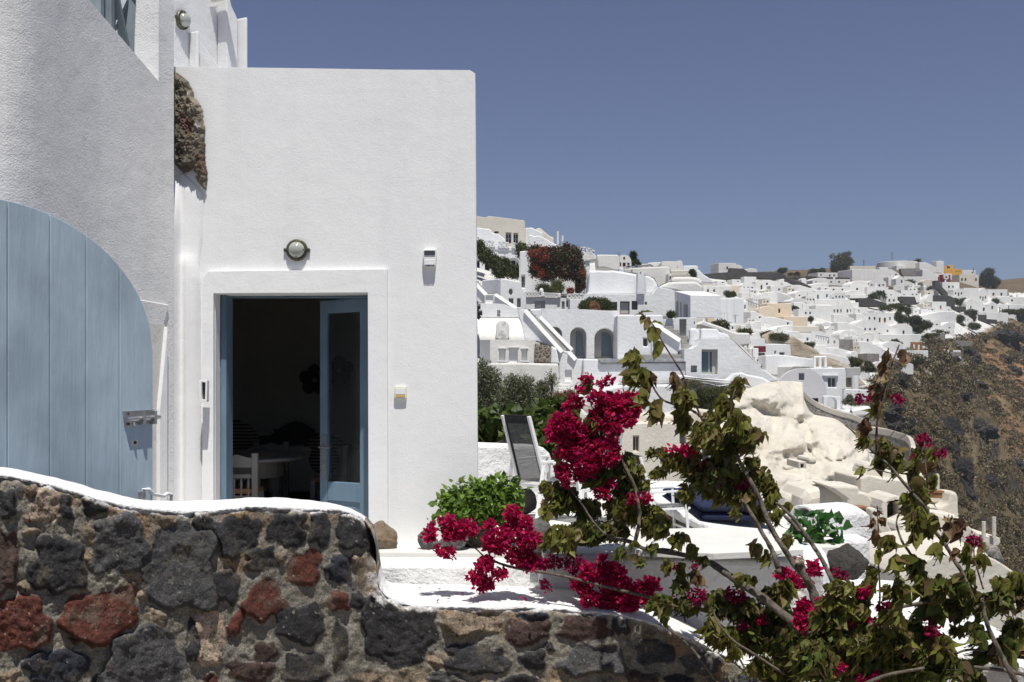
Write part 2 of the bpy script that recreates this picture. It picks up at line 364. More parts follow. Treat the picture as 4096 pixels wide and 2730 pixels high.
def ico(c, r, sub=3, amp=.25, sc=1.6, seed=0, angular=False):
    bm = bmesh.new(); bmesh.ops.create_icosphere(bm, subdivisions=sub, radius=1.0); mb = MB(); c = Vector(c)
    r = r if isinstance(r, (tuple, list)) else (r, r, r); off = Vector((seed*1.3+.5, seed*.77, seed*2.1)); rr = random.Random(seed)
    cuts = [(Vector((rr.uniform(-1, 1), rr.uniform(-1, 1), rr.uniform(-.6, 1))).normalized(), rr.uniform(.55, .85)) for _ in range(9)] if angular else []
    for v in bm.verts:
        p = v.co.copy()
        for nn, d in cuts:
            e = p.dot(nn)-d
            if e > 0: p -= nn*e*.85
        p *= 1+amp*noise.fractal(v.co*sc+off, .9, 2.2, 4)
        v.co = p
    mb.add([c+Vector((v.co.x*r[0], v.co.y*r[1], v.co.z*r[2])) for v in bm.verts], [tuple(v.index for v in f.verts) for f in bm.faces]); bm.free(); return mb
# leaf templates -------------------------------------------------
def leaf_t(n=4, w=.62, curl=.25, fold=.25, tip=.3):
    """heart-ish pointed leaf, length 1 along +x, normal +z"""
    vs = []; fs = []
    prof = [(0, .0), (.05, .60), (.20, .97), (.42, 1.0), (.64, .74), (.84, .34), (1, 0)] if n > 4 else [(0, 0), (.12, .8), (.38, 1.0), (.7, .55), (1, 0)]
    for x, h in prof:
        zc = -curl*x*x; wv = .055*math.sin(x*11) if n > 4 else 0; vs += [(x, -h*w/2, zc+fold*h*w/2+wv), (x, 0, zc), (x, h*w/2, zc+fold*h*w/2-wv)]
    for i in range(len(prof)-1):
        a = i*3; fs += [(a, a+3, a+4, a+1), (a+1, a+4, a+5, a+2)]
    return np.array(vs), fs
def scatter(mb, tmpl, pos, dirs, size, roll=None, rng=None, jitter=0.0):
    """pos (n,3), dirs (n,3) leaf direction, size (n,)"""
    tv, tf = tmpl; n = len(pos); rng = rng or np.random.default_rng(1)
    d = np.asarray(dirs, float); d /= np.linalg.norm(d, axis=1, keepdims=True)+1e-9
    up = rng.normal(size=(n, 3)) if roll is None else roll
    y = np.cross(up, d); y /= np.linalg.norm(y, axis=1, keepdims=True)+1e-9; z = np.cross(d, y)
    cs = rng.uniform(.2, 1.9, size=(n, 1)) if jitter else np.ones((n, 1))
    V = np.asarray(pos)[:, None, :]+(d[:, None, :]*tv[None, :, 0:1]+y[:, None, :]*tv[None, :, 1:2]+z[:, None, :]*(tv[None, :, 2:3]*cs[:, None, :]))*np.asarray(size)[:, None, None]
    b = len(mb.v); mb.v.extend(V.reshape(-1, 3).tolist()); k = len(tv)
    for i in range(n):
        o = b+i*k; mb.f.extend([tuple(j+o for j in f) for f in tf])
    return mb
LEAF = leaf_t(6, .66, .35, .28); LEAFS = leaf_t(4, .55, .3, .2); LEAFN = leaf_t(4, .22, .1, .1)
TRI = (np.array([(0, -.35, 0), (0, .35, 0), (1, .25, .1), (.9, -.25, -.1)]), [(0, 1, 2, 3)])
BRACT = (np.array([(0, 0, 0), (.35, -.34, .10), (.62, -.28, .16), (1, 0, .05), (.62, .28, .16), (.35, .34, .10), (.5, 0, .0)]), [(0, 1, 6), (1, 2, 6), (2, 3, 6), (3, 4, 6), (4, 5, 6), (5, 0, 6)])
def foliage(name, mb_or_none, mat, parent=None, label=None, cat=None, group=None, loc=None):
    o = build(name, mb_or_none, mat, parent, loc=loc, weld=False, recalc=False, smooth=True)
    if label: tag(o, label, cat, group)
    return o
def crown_pts(n, blobs, rng, shell=.55):
    """points spread in ellipsoid clumps (centre, radii)"""
    w = np.array([b[1][0]*b[1][1]*b[1][2] for b in blobs])**.67; w /= w.sum(); idx = rng.choice(len(blobs), n, p=w)
    u = rng.normal(size=(n, 3)); u /= np.linalg.norm(u, axis=1, keepdims=True); r = shell+(1-shell)*rng.random((n, 1))**.7
    c = np.array([b[0] for b in blobs]); rad = np.array([b[1] for b in blobs])
    return c[idx]+u*r*rad[idx], u
# ============================================================ NEAR BUILDINGS
B = 8.3                                             # distance of the door facade
FZ = -(541-HV)/F*B                                  # terrace floor level
front = Plane(300, B)
# --- main white building with the door
u_, v_ = zip(*px(M_, [(384, 153), (640, 156), (900, 160), (1080, 161), (1092, 169), (1094, 500), (1097, 1020), (1098, 1262), (384, 1262)]))
outer = [front.at(a, b) for a, b in zip(u_, v_)]
door_hole = [front.at(*M_(*p)) for p in [(495, 1262), (495, 674), (846, 672), (848, 1262)]]
bx_loc = Vector((-1.5, B, FZ))
bldg = thing('white_house', 'white plastered cubic house with the open blue glazed door', 'house', bx_loc)
mb = MB().slab(outer, (-.02, 1, 0), .42, [door_hole], .42)
build('wall', mb, W['near'], bldg, bevel=.012)
# roof and far walls (real depth behind)
xl, xr = outer[0].x+.12, outer[3].x; zt = outer[2].z-.12
mb = MB()
xk = -3.75; mb.hexa([(xk, B+.44, FZ-.3), (xk+.25, B+.44, FZ-.3), (xk+.25, B+4.6, FZ-.3), (xk, B+4.6, FZ-.3), (xk, B+.44, zt), (xk+.25, B+.44, zt), (xk+.25, B+4.6, zt), (xk, B+4.6, zt)])
mb.hexa([(xr-.3, B+.42, FZ-.3), (xr-.01, B+.42, FZ-.3), (xr-.13, B+4.6, FZ-.3), (xr-.4, B+4.6, FZ-.3), (xr-.3, B+.42, zt), (xr-.01, B+.42, zt), (xr-.13, B+4.6, zt), (xr-.4, B+4.6, zt)])
mb.hexa([(xk, B+4.6, FZ-.3), (xr-.13, B+4.6, FZ-.3), (xr-.13, B+4.9, FZ-.3), (xk, B+4.9, FZ-.3), (xk, B+4.6, zt), (xr-.13, B+4.6, zt), (xr-.13, B+4.9, zt), (xk, B+4.9, zt)])
mb.hexa([(xk, B+.424, zt), (xr-.02, B+.424, zt), (xr-.13, B+4.9, zt), (xk, B+4.9, zt), (xk, B+.424, zt+.1), (xr-.02, B+.424, zt+.1), (xr-.13, B+4.9, zt+.1), (xk, B+4.9, zt+.1)])
mb.hexa([(xk, B+.426, FZ-.3), (xl-.02, B+.426, FZ-.3), (xl-.02, B+.56, FZ-.3), (xk, B+.56, FZ-.3), (xk, B+.426, zt-.01), (xl-.02, B+.426, zt-.01), (xl-.02, B+.56, zt-.01), (xk, B+.56, zt-.01)])
build('rear_walls', mb, W['near'], bldg, bevel=.01)
# dark room lining
mb = MB(); x0, x1, y0, y1, z0, z1 = xk+.27, xr-.42, B+.43, B+4.55, FZ, zt-.03
mb.add([(x0, y0, z0), (x1, y0, z0), (x1, y1, z0), (x0, y1, z0), (x0, y0, z1), (x1, y0, z1), (x1, y1, z1), (x0, y1, z1)], [(0, 1, 2, 3), (4, 5, 6, 7), (1, 2, 6, 5), (2, 3, 7, 6), (3, 0, 4, 7)])
build('room_lining', mb, W['inside'], bldg)
# raised plaster band around the door
bp = [front.at(*M_(*p), off=-.045) for p in [(468, 1262), (471, 640), (482, 625), (891, 620), (893, 1262)]]
hp = [p-Vector((0, .045, 0)) for p in [front.at(*M_(*q)) for q in [(494, 1262), (494, 675), (847, 673), (849, 1262)]]]
build('door_surround', MB().slab(bp[:1]+bp[1:]+[], (0, 1, 0), .06, [[Vector((h.x, h.y, h.z+(.001 if h.z < -1 else 0))) for h in hp]], .06), W['trim'], bldg, bevel=.01)
# door frame (blue) around the opening
df = MB(); dl = door_hole[0].x; dr = door_hole[3].x; dt = door_hole[1].z
df.box((dl+.024, B+.24, (dt+FZ)/2), (.020, .10, (dt-FZ)/2)); df.box((dr-.018, B+.24, (dt+FZ)/2), (.013, .10, (dt-FZ)/2)); df.box(((dl+dr)/2, B+.30, dt-.006), ((dr-dl)/2, .04, .005))
build('door_frame', df, W['blue'], bldg, bevel=.004)
def door_leaf(hx, hy, wid, ang, hinge_right, z0, z1, parent):
    """glazed leaf: stiles, rails, raised panel, pane"""
    d = Vector((-math.cos(ang) if hinge_right else math.cos(ang), math.sin(ang), 0)); nn = Vector((d.y, -d.x, 0)); h = Vector((hx, hy, 0))
    def pt(a, z, t): return h+d*a+nn*t+Vector((0, 0, z))
    def bx(mb, a0, a1, za, zb, t=.022):
        mb.hexa([pt(a0, za, -t), pt(a1, za, -t), pt(a1, za, t), pt(a0, za, t), pt(a0, zb, -t), pt(a1, zb, -t), pt(a1, zb, t), pt(a0, zb, t)])
    mb = MB(); s = .08
    bx(mb, 0, s, z0, z1); bx(mb, wid-s, wid, z0, z1); bx(mb, s, wid-s, z1-.10, z1); bx(mb, s, wid-s, z0, z0+.12)
    zm = z0+.22; bx(mb, s, wid-s, zm, zm+.15)
    leaf = build('door', mb, W['blue'], parent, bevel=.006)
    p = MB(); bx(p, s, wid-s, z0+.12, zm, .008); bx(p, s+.05, wid-s-.05, z0+.145, zm-.035, .016); build('panel', p, W['blue'], leaf, bevel=.004)
    g = MB(); bx(g, s, wid-s, zm+.15, z1-.10, .004); build('pane', g, W['pane'], leaf)
    hd = MB(); zc = -.56; t = .022 if nn.y < 0 else -.022; sg = 1 if t > 0 else -1
    hd.box(pt(wid-.05, zc, t+.006*sg), (.022, .007, .17), rz=math.atan2(d.y, d.x)); hd.tube([pt(wid-.05, zc+.08, t), pt(wid-.05, zc+.08, t+.06*sg), pt(wid-.16, zc+.08, t+.065*sg)], .011, 8); hd.tube([pt(wid-.05, zc-.06, t+.01*sg), pt(wid-.05, zc-.06, t+.022*sg)], .012, 8)
    build('handle', hd, W['metal'], leaf, bevel=.002)
    return leaf
door_leaf(dr-.035, B+.33, .49, math.radians(33), True, FZ+.02, dt-.012, bldg)
door_leaf(dl-.03, B+.50, .50, math.radians(174), False, FZ+.02, dt-.05, bldg)
# --- exposed rock patch in the corner
def patch(pts, plane, step, depth, seed, mat, name, label, cat, fn=M_, amp=.028):
    uv = px(fn, pts); us = [p[0] for p in uv]; vs = [p[1] for p in uv]
    g = MB(); idx = {}; nu = int((max(us)-min(us))/step)+2; nv_ = int((max(vs)-min(vs))/step)+2
    def inside(x, y):
        c = False; j = len(uv)-1
        for i in range(len(uv)):
            if (uv[i][1] > y) != (uv[j][1] > y) and x < (uv[j][0]-uv[i][0])*(y-uv[i][1])/(uv[j][1]-uv[i][1])+uv[i][0]: c = not c
            j = i
        return c
    def edge(x, y):
        d = 1e9
        for i in range(len(uv)):
            a = Vector(uv[i]); b = Vector(uv[i-1]); p = Vector((x, y)); t = max(0, min(1, (p-a).dot(b-a)/max(1e-9, (b-a).length_squared))); d = min(d, (a+(b-a)*t-p).length)
        return d
    for j in range(nv_):
        for i in range(nu):
            x = min(us)+i*step; y = min(vs)+j*step
            w = noise.noise(Vector((x*.25, y*.25, seed)))*1.5
            if inside(x+w, y+w*.5):
                e = min(1, edge(x+w, y+w*.5)/5.0); p = plane.at(x, y)
                h = e**.6*(depth+amp*noise.fractal(Vector((x*.09, y*.05, seed)), .8, 2.1, 5)+amp*.5*noise.fractal(Vector((x*.3, y*.22, seed+3)), .8, 2.1, 5))
                idx[(i, j)] = len(g.v); g.v.append(tuple(p-plane.n*(h+.003)))
    for (i, j) in list(idx):
        q = [(i, j), (i+1, j), (i+1, j+1), (i, j+1)]
        if all(k in idx for k in q): g.f.append(tuple(idx[k] for k in q))
    return solo(name, label, cat, g, mat, smooth=True, weld=False)
m_, n_, b_, o_ = nt('exposed_wall_rock'); p_ = coords(n_)
mp_ = N(n_, 'Mapping'); mp_.inputs['Scale'].default_value = (1, 1, .4); n_.links.new(p_, mp_.inputs['Vector'])
c_ = ramp(n_, [(.30, (.045, .04, .032)), (.45, (.11, .095, .07)), (.55, (.17, .15, .11)), (.68, (.32, .26, .19))], noise_(n_, mp_.outputs[0], 9, 8, .7))
c_ = mixc(n_, ramp(n_, [(.52, (0, 0, 0)), (.58, (.8, .8, .8))], noise_(n_, mp_.outputs[0], 4.1, 3)), c_, (.12, .045, .035))
c_ = mixc(n_, ramp(n_, [(.66, (0, 0, 0)), (.70, (.9, .9, .9))], noise_(n_, p_, 12, 3)), c_, (.62, .60, .56))
n_.links.new(c_, b_.inputs['Base Color']); b_.inputs['Roughness'].default_value = .95; bump(n_, b_, noise_(n_, mp_.outputs[0], 16, 7, .65), .03); W['wallrock'] = m_
patch([(398, 162), (415, 172), (438, 190), (449, 225), (466, 245), (472, 290), (474, 360), (478, 400), (476, 436), (470, 436), (455, 420), (446, 388), (425, 402), (403, 380), (396, 370)], front, .5, .07, 4.2, W['wallrock'], 'exposed_rock', 'rough brown and dark red bare rock left showing in the white wall corner', 'rock')
# --- left building: long wall, sloping parapet, pier, upper storey
def wpt(u, v, Y): return P(u, v, Y)
lw = smooth_poly([(-140, 6.28), (-60, 6.27), (0, 6.38), (18, 6.45), (30, 6.53), (38, 6.60), (60, 6.85), (89, 7.22), (120, 7.56), (140.5, 7.79), (158.8, 7.99), (173.6, 8.15)], 2)
left = thing('tall_white_house', 'tall rough plastered white house on the left with sloping parapet', 'house', Vector((-3.2, 7.6, -1.3)))
mb = MB(); nS = 46
def leftwall(u):
    return interp(u, lw)
cols = [-140+i*3.0 for i in range(100)]+[162, 166, 173.9]
def topv(u):
    if u < 158.9: return interp(u, [(-140, -300), (60, -30), (89, 0), (158.8, 81.4)])
    return -70
cols = sorted(set([round(c, 2) for c in cols if c < 160 or c > 161]+[158.7, 158.9, 89]))
rings = []
for u in cols:
    Y = leftwall(u); x = (u-512)/F*Y
    ztop = (HV-topv(u))/F*Y
    rings.append((Vector((x, Y, 0)), ztop))
T_ = Vector((-1, .10, 0)).normalized()*.30
for k, (p, zt_) in enumerate(rings):
    rows = 14; zb = -1.75
    for r in range(rows+1): mb.v.append((p.x, p.y, zb+(zt_-zb)*r/rows))
    tk = .42 if p.y > 7.985 else 1.0; mb.v.append((p.x+T_.x*tk, p.y+T_.y*tk, zt_)); mb.v.append((p.x+T_.x*tk, p.y+T_.y*tk, zb))
kk = 17
for k in range(len(rings)-1):
    for r in range(kk-1): a = k*kk+r; mb.f.append((a, a+kk, a+kk+1, a+1))
build('wall', mb, W['side'], left, smooth=False, weld=False)
# end return facing the camera above the parapet
pl = Plane(141, 8.22)
pp = [P(138.5, -80, 8.0), P(158.6, -80, 8.0), P(158.6, 76, 8.0), P(133.5, 76, 8.0), P(134, 40, 8.0)]
build('pier', MB().slab(pp, (0, 1, 0), .2), W['side'], left, bevel=.01)
# upper storey behind, with relief
pl2 = Plane(150, 9.6, 245, 10.6)
pp = [pl2.at(*ZJ(*p)) for p in [(900, -300), (1870, -300), (1870, 20), (1925, 20), (1955, 140), (2035, 280), (2090, 400), (2215, 570), (2215, 1100), (900, 1100)]]
build('upper_wall', MB().slab(pp, pl2.n, 1.2), W['side'], left, bevel=.02)
mb = MB()
for q, o in (([(1872, 40), (1885, 8), (1925, 12), (1948, 120), (2035, 300), (2035, 1100), (1872, 1100)], .12), ([(2050, 300), (2085, 300), (2085, 1100), (2045, 1100)], .2), ([(1465, 475), (1512, 475), (1502, 1100), (1462, 1100)], .10), ([(1512, 490), (1870, 970), (1870, 1100), (1505, 1100)], .035)):
    mb.slab([pl2.at(*ZJ(*p), off=-o) for p in q], pl2.n, o-.004)
build('buttress', mb, W['side'], left, bevel=.012)
mb = MB().slab([pl2.at(*ZJ(*p), off=-.3) for p in [(1740, -40), (1830, -40), (1835, 45), (1770, 35)]], pl2.n, .28); build('gutter_spout', mb, W['floor'], left)
build('recessed_panel', MB().slab([pl2.at(*ZJ(*p), off=-.045) for p in [(1560, 760), (1720, 965), (1550, 1100)]], pl2.n, .006), W['floor'], left)
# railing behind the parapet: blue posts, rails and diagonals
rl = MB(); ra = P(89, -60, 7.6); rb = P(139, 10, 8.30)
def rp(u, v, o=0): 
    Y = interp(u, [(60, 7.35), (141, 8.30)]); return P(u, v, Y+o)
rail = thing('balcony_railing', 'weathered blue grey wooden balcony railing with crossed bars', 'railing', rp(120, 85))
for x0, x1 in ((64, 182), (222, 330), (600, 655), (668, 762)):
    u0, v0 = ZJ((x0+x1)/2, 0); m1 = MB(); m1.bar(rp(u0, -60), rp(u0, 100), .09, .07, up=Vector((0, 1, 0))); build('post', m1, W['railwood'], rail, bevel=.004)
m1 = MB(); a, b = ZJ(400, -40), ZJ(550, 680); m1.bar(rp(*a, -.03), rp(*b, -.03), .055, .04, up=Vector((0, 1, 0))); build('cross_bar', m1, W['railwood'], rail)
m1 = MB(); a, b = ZJ(540, -20), ZJ(345, 420); m1.bar(rp(*a, .03), rp(*b, .03), .055, .04, up=Vector((0, 1, 0))); build('cross_bar', m1, W['railwood'], rail)
m1 = MB(); m1.bar(rp(*ZJ(690, -60), -.06), rp(*ZJ(795, 130), -.06), .10, .10); build('top_rail', m1, W['railwood'], rail, bevel=.006)
# rounded plaster pilaster in the corner
pil = MB()
def pz(y): return (HV-M_(0, y)[1])/F*8.25
rowsP = [1262, 1200, 1140, 1080, 1020, 960, 900, 840, 780, 740, 700, 670, 640, 615, 600, 588, 578, 560, 530, 500, 470, 445, 420, 402]
for y in rowsP:
    amp = interp(y, [(402, .0), (445, .012), (540, .02), (578, .025), (610, .045), (680, .06), (1262, .065)]); low = interp(y, [(402, .02), (578, .03), (600, .05), (1262, .05)])
    ur = interp(y, [(402, 186), (445, 205), (560, 203), (600, 200), (640, 201), (1262, 203)]); wob = 1.1*noise.noise(Vector((y*.02, 1, 0)))
    tp_ = interp(y, [(402, 0), (500, 1)]); us_ = [(172.4, .150*tp_), (176, .115*tp_), (179.5, (.5*low+.03)*tp_), (183, low*.9), (185, low+amp*.55), (188, low*.6+amp*.9), (191.5, amp), (194.5, amp*.88), (197.5, amp*.45), (ur-1.2, amp*.12+.003), (ur, -.006)]
    for k, (u, o_) in enumerate(us_):
        uu_ = min(u, ur-(10-k)*.3)+(wob if 2 < k < 10 else 0); p = P(uu_, M_(0, y)[1], 8.3-o_); pil.v.append(tuple(p))
for r in range(len(rowsP)-1):
    for k in range(10): a = r*11+k; pil.f.append((a, a+1, a+12, a+11))
build('pilaster', pil, W['near'], left, smooth=True, weld=False)
# window recess behind the gate, in the left wall
wf = MB(); 
def lwp(u, v, o=0):
    Y = leftwall(u); d = Vector((.99, -.12, 0)); return P(u, v, Y)+d*o
q = [lwp(*M_(*p), .02) for p in [(300, 685), (383, 700), (372, 742), (369, 1200), (300, 1200)]]
mb = MB().slab(q, (-1, .1, 0), .019); build('window_surround', mb, W['side'], left, bevel=.008)
q = [lwp(*M_(*p), .023) for p in [(300, 738), (372, 746), (364, 1200), (300, 1200)]]
mb = MB().slab(q, (-1, .1, 0), .01); build('window_reveal', mb, W['floor'], left)
q = [lwp(*M_(*p), .05) for p in [(370, 750), (369, 1200), (352, 1200), (352, 940)]]
mb = MB().slab(q, (-1, .1, 0), .03); build('window_jamb', mb, W['trim'], left, bevel=.004)
# --- arched gate leaf
gp = Plane(0, 5.75, 152, 6.75)
gate = thing('arched_gate', 'large pale blue plank gate with a rounded top standing open', 'gate', gp.at(10, 545))
edges_px = [-330, -240, -150, -66, 18, 115, 198, 275, 351]
# round outline in real plane coordinates
gx = lambda xm: gp.at(M_(xm, 0)[0], HV)
cxw = gx(-4); hz = (HV-M_(0, 800)[1])/F*gp.Y(M_(-4, 0)[0])
Rr = (gx(351)-cxw).length; zTop = (HV-M_(0, 457)[1])/F*gp.Y(M_(0, 0)[0]); Rz = zTop-hz
ddir = (gx(351)-cxw).normalized(); zbot = -1.42
nn_ = gp.n
for i in range(len(edges_px)-1):
    a = (gx(edges_px[i])-cxw).dot(ddir)+.004; b = (gx(edges_px[i+1])-cxw).dot(ddir)-.004 if i < len(edges_px)-2 else Rr
    a = max(a, -Rr+.001); b = min(b, Rr-.0001)
    if b-a < .02: continue
    pts = [cxw+ddir*a+Vector((0, 0, zbot-cxw.z))]
    for k in range(13):
        s_ = a+(b-a)*k/12; z = hz+Rz*math.sqrt(max(0, 1-(s_/Rr)**2)); pts.append(Vector((cxw.x+ddir.x*s_, cxw.y+ddir.y*s_, z)))
    pts.append(cxw+ddir*b+Vector((0, 0, zbot-cxw.z))); pts = [Vector((p.x, p.y, p.z)) for p in pts]
    build('plank', MB().slab(pts, nn_, .045), W['gate'], gate, bevel=.004)
# dark sheet added behind the planks, standing for shade in the seams
mb = MB(); mb.slab([cxw+ddir*a+Vector((0, 0, z-cxw.z))+nn_*.047 for a, z in ((-Rr*.95, zbot+.1), (Rr*.95, zbot+.1), (Rr*.93, hz), (Rr*.5, hz+Rz*.8), (-Rr*.5, hz+Rz*.8), (-Rr*.93, hz))], nn_, .03); build('seam_shade_backing', mb, W['darkwood'], gate)
# sliding bolt
def gq(x, y, o): return gp.at(*M_(x, y), off=-o)
bolt = MB().slab([gq(*p, .008) for p in [(281, 945), (351, 941), (351, 972), (285, 980)]], nn_, .008)
bo = build('bolt_plate', bolt, W['metal'], gate, bevel=.001)
mb = MB().tube([gq(283, 964, .028), gq(358, 958, .028)], .014, 10); mb.tube([gq(297, 966, .028), gq(297, 979, .04)], .008, 8); build('bolt_rod', mb, W['metal'], bo, smooth=False)
mb = MB()
for x in (292, 318, 345):
    for y in (950, 974): build('screw', MB().tube([gq(x, y-(x-292)*.05, .008), gq(x, y-(x-292)*.05, .014)], .008, 8), W['rust'], bo)
pass
mb = MB()
for x in (315, 341): mb = MB(); mb.slab([gq(x, 944, .05), gq(x+5, 944, .05), gq(x+5, 974, .05), gq(x, 974, .05)], nn_, .045); build('keeper', mb, W['metal'], bo)
mb = MB().slab([gq(*p, .003) for p in [(300, 1010), (316, 1010), (316, 1024), (300, 1026)]], nn_, .003); kh = build('keyhole_stain', mb, W['floor'], gate)
mb = MB().tube([gq(309, 1017, .0), gq(309, 1017, .009)], .010, 8); build('keyhole', mb, W['rust'], kh)
# hook and eye at the gate foot
mb = MB().slab([gq(*p, .012) for p in [(317, 1130), (328, 1129), (330, 1149), (318, 1152)]], nn_, .012); hp_ = build('hook_plate', mb, W['metal'], gate)
c1 = gq(324, 1140, .03); c2 = P(*M_(392, 1145), 7.05)
pts = [c1, P(*M_(330, 1124), 6.6), P(*M_(342, 1124), 6.65), P(*M_(352, 1136), 6.75), P(*M_(376, 1140), 6.95), P(*M_(384, 1134), 7.0), P(*M_(394, 1136), 7.05), P(*M_(393, 1150), 7.05), P(*M_(386, 1158), 7.05)]
build('hook', MB().tube(pts, .011, 8), W['white'], hp_, smooth=True)
# --- bulkhead lamps
def bulkhead(c, nrm, r, label, roll=0):
    c = Vector(c); nrm = Vector(nrm).normalized(); T = thing('bulkhead_lamp', label, 'lamp', c, 'caged bulkhead lamps')
    t = Vector((0, 0, 1)).cross(nrm).normalized(); upv = nrm.cross(t)
    body = MB().lathe(c, [(r*.98, 0), (r*1.0, r*.18), (r*.95, r*.3), (r*.8, r*.34), (r*.78, r*.30)], 28, nrm)
    for s_ in (-1, 1): body.box(c+t*s_*r*1.08+nrm*.012, (.009, .012, .012))
    build('housing', body, W['bronze'], T, smooth=False, bevel=.003)
    gl = MB().lathe(c+nrm*r*.28, [(r*.74, 0), (r*.72, r*.2), (r*.55, r*.48), (r*.3, r*.62), (.001, r*.66)], 24, nrm); build('glass', gl, W['lampglass'], T, smooth=True)
    cg = MB()
    for ax in (t*math.cos(roll)+upv*math.sin(roll), upv*math.cos(roll)-t*math.sin(roll)):
        cg.tube([c+nrm*(r*.30+r*.44*math.cos(a))+ax*r*.9*math.sin(a) for a in [-1.57+3.14*k/10 for k in range(11)]], r*.055, 7)
    build('cage', cg, W['bronze'], T, smooth=True)
    return T
bulkhead(front.at(*M_(683, 575)), (0, -1, 0), .080, 'round bronze caged wall lamp with white glass above the open door')
bulkhead(pl2.at(*ZJ(1360, 290)), (-pl2.n.x+.55, -pl2.n.y, -.1), .085, 'bronze caged lamp with amber tinted glass high on the left house', .5)
# --- small wall fittings
def fit(fn, pts, d, mat, name, parent, off=0, bev=.002):
    return build(name, MB().slab([front.at(*fn(*p), off=-d-off) for p in pts], (0, 1, 0), d-.001), mat, parent, bevel=bev)
wl = thing('solar_wall_light', 'small white solar sensor light on the wall right of the door', 'wall light', front.at(*M_(988, 600)))
fit(M_, [(973, 578), (976, 574), (1003, 574), (1004, 590), (1002, 612), (1000, 615), (976, 615), (973, 590)], .05, W['wplastic'], 'body', wl, bev=.006)
fit(M_, [(976, 578), (1001, 578), (1001, 588), (976, 588)], .006, W['dglass'], 'solar_panel', wl, .05)
fit(M_, [(978, 598), (1000, 598), (1000, 610), (978, 610)], .004, W['trim'], 'diffuser', wl, .05)
def text(s, h, mat, parent, loc, rot, ext=.0008, name='lettering', al='CENTER'):
    cu = bpy.data.curves.new(name, 'FONT'); cu.body = s; cu.size = h; cu.extrude = ext; cu.align_x = al; cu.align_y = 'CENTER'
    tmp = bpy.data.objects.new('tmp', cu); C.objects.link(tmp); bpy.context.view_layer.update()
    me = bpy.data.meshes.new_from_object(tmp.evaluated_get(bpy.context.evaluated_depsgraph_get())); bpy.data.objects.remove(tmp)
    me.name = name; me.materials.clear(); me.materials.append(mat); o = bpy.data.objects.new(name, me); C.objects.link(o)
    o.parent = parent; o.location = Vector(loc)-parent_loc(parent); o.rotation_euler = rot; return o
text('CUBALUX', .0165, W['dark'], wl, front.at(*M_(988.5, 613.0), off=-.052), (math.radians(90), 0, 0))
sw = thing('light_switch', 'cream light switch with amber strip on the wall beside the door', 'switch', front.at(*M_(920, 902)))
fit(M_, [(907, 889), (935, 889), (935, 915), (907, 915)], .03, W['plastic'], 'plate', sw)
fit(M_, [(910, 893), (932, 893), (932, 906), (910, 906)], .006, W['trim'], 'rocker', sw, .03, .001)
fit(M_, [(910, 907), (932, 907), (932, 912), (910, 912)], .005, W['amber'], 'strip', sw, .03, .001)
nb = thing('wall_niche_box', 'slim white frame box with dark slot left of the door', 'wall box', P(*M_(468, 900), 8.2))
mb = MB().slab([P(*M_(*p), 8.12) for p in [(457, 873), (476, 874), (475, 924), (457, 925)]], (0, 1, 0), .06, [[P(*M_(*p), 8.12) for p in [(463, 878), (472, 879), (471, 918), (463, 918)]]], .04); build('frame', mb, W['trim'], nb, bevel=.002)
build('slot', MB().slab([P(*M_(*p), 8.155) for p in [(461, 876), (474, 876), (474, 921), (461, 921)]], (0, 1, 0), .01), W['dglass'], nb)
# --- interior furniture
def ip(x, y, Y): return P(*ZK(x, y), Y)
tab = thing('dining_table', 'pale round dining table inside the dark room', 'table', ip(800, 1300, 9.9))
Yt = 10.0; tc = Vector((-2.6, 9.75, -.615)); Yt = 9.65
mb = MB().lathe((tc.x, Yt+.1, tc.z-.02), [(.80, 0), (.83, .012), (.83, .03), (.80, .038)], 36); build('table_top', mb, W['paintwood'], tab)
mb = MB().lathe((tc.x, Yt+.1, tc.z-.2), [(.64, .04), (.64, .18)], 24); build('apron', mb, W['paintwood'], tab)
for a in (math.radians(-40), math.radians(-140), math.radians(40), math.radians(140)):
    c = Vector((tc.x+.62*math.cos(a), Yt+.1+.62*math.sin(a), FZ)); H = tc.z-.02-FZ
    build('leg', MB().lathe(c, [(.028, 0), (.04, .1), (.03, .2), (.045, H-.42), (.052, H-.38), (.038, H-.34), (.055, H-.3), (.055, H)], 12), W['paintwood'], tab)
def ch(cx, cy, rz, label, sc=.7):
    T = thing('wooden_chair', label, 'chair', (cx, cy, FZ), 'wooden chairs round the dining table'); m = Matrix.Rotation(rz, 3, 'Z')
    def q(x, y, z): return Vector((cx, cy, FZ))+m @ Vector((x, y, z))*sc
    for sx in (-1, 1):
        build('leg', MB().bar(q(sx*.2, 0, 0), q(sx*.2, -.03, .86), .045), W['paintwood'], T)
        build('leg', MB().bar(q(sx*.2, .38, 0), q(sx*.2, .38, .42), .04), W['paintwood'], T)
    build('seat', MB().box(q(0, .19, .43), (.22*sc, .21*sc, .018), rz), W['wood'], T)
    mb = MB(); pts = [q(x, -.03, z) for x, z in [(-.2, .70), (.2, .70), (.2, .80), (.1, .815), (0, .845), (-.1, .815), (-.2, .80)]]; mb.slab([p-m @ Vector((0, .01, 0)) for p in pts], m @ Vector((0, 1, 0)), .022); build('top_rail', mb, W['paintwood'], T)
    build('lower_rail', MB().bar(q(-.2, -.02, .60), q(.2, -.02, .60), .02, .03), W['paintwood'], T); build('lower_rail', MB().bar(q(-.2, 0, .36), q(.2, 0, .36), .02, .03), W['paintwood'], T)
    for x in (-.12, -.04, .04, .12): build('spindle', MB().lathe(q(x, -.01, .36), [(.006, 0), (.012, .04), (.009, .08), (.012, .10), (.006, .17)], 8), W['paintwood'], T)
    return T
a = ip(230, 600, 9.15); ch((237-512)/F*8.95, 8.97, 0.05, 'pale spindle back wooden chair nearest the doorway')
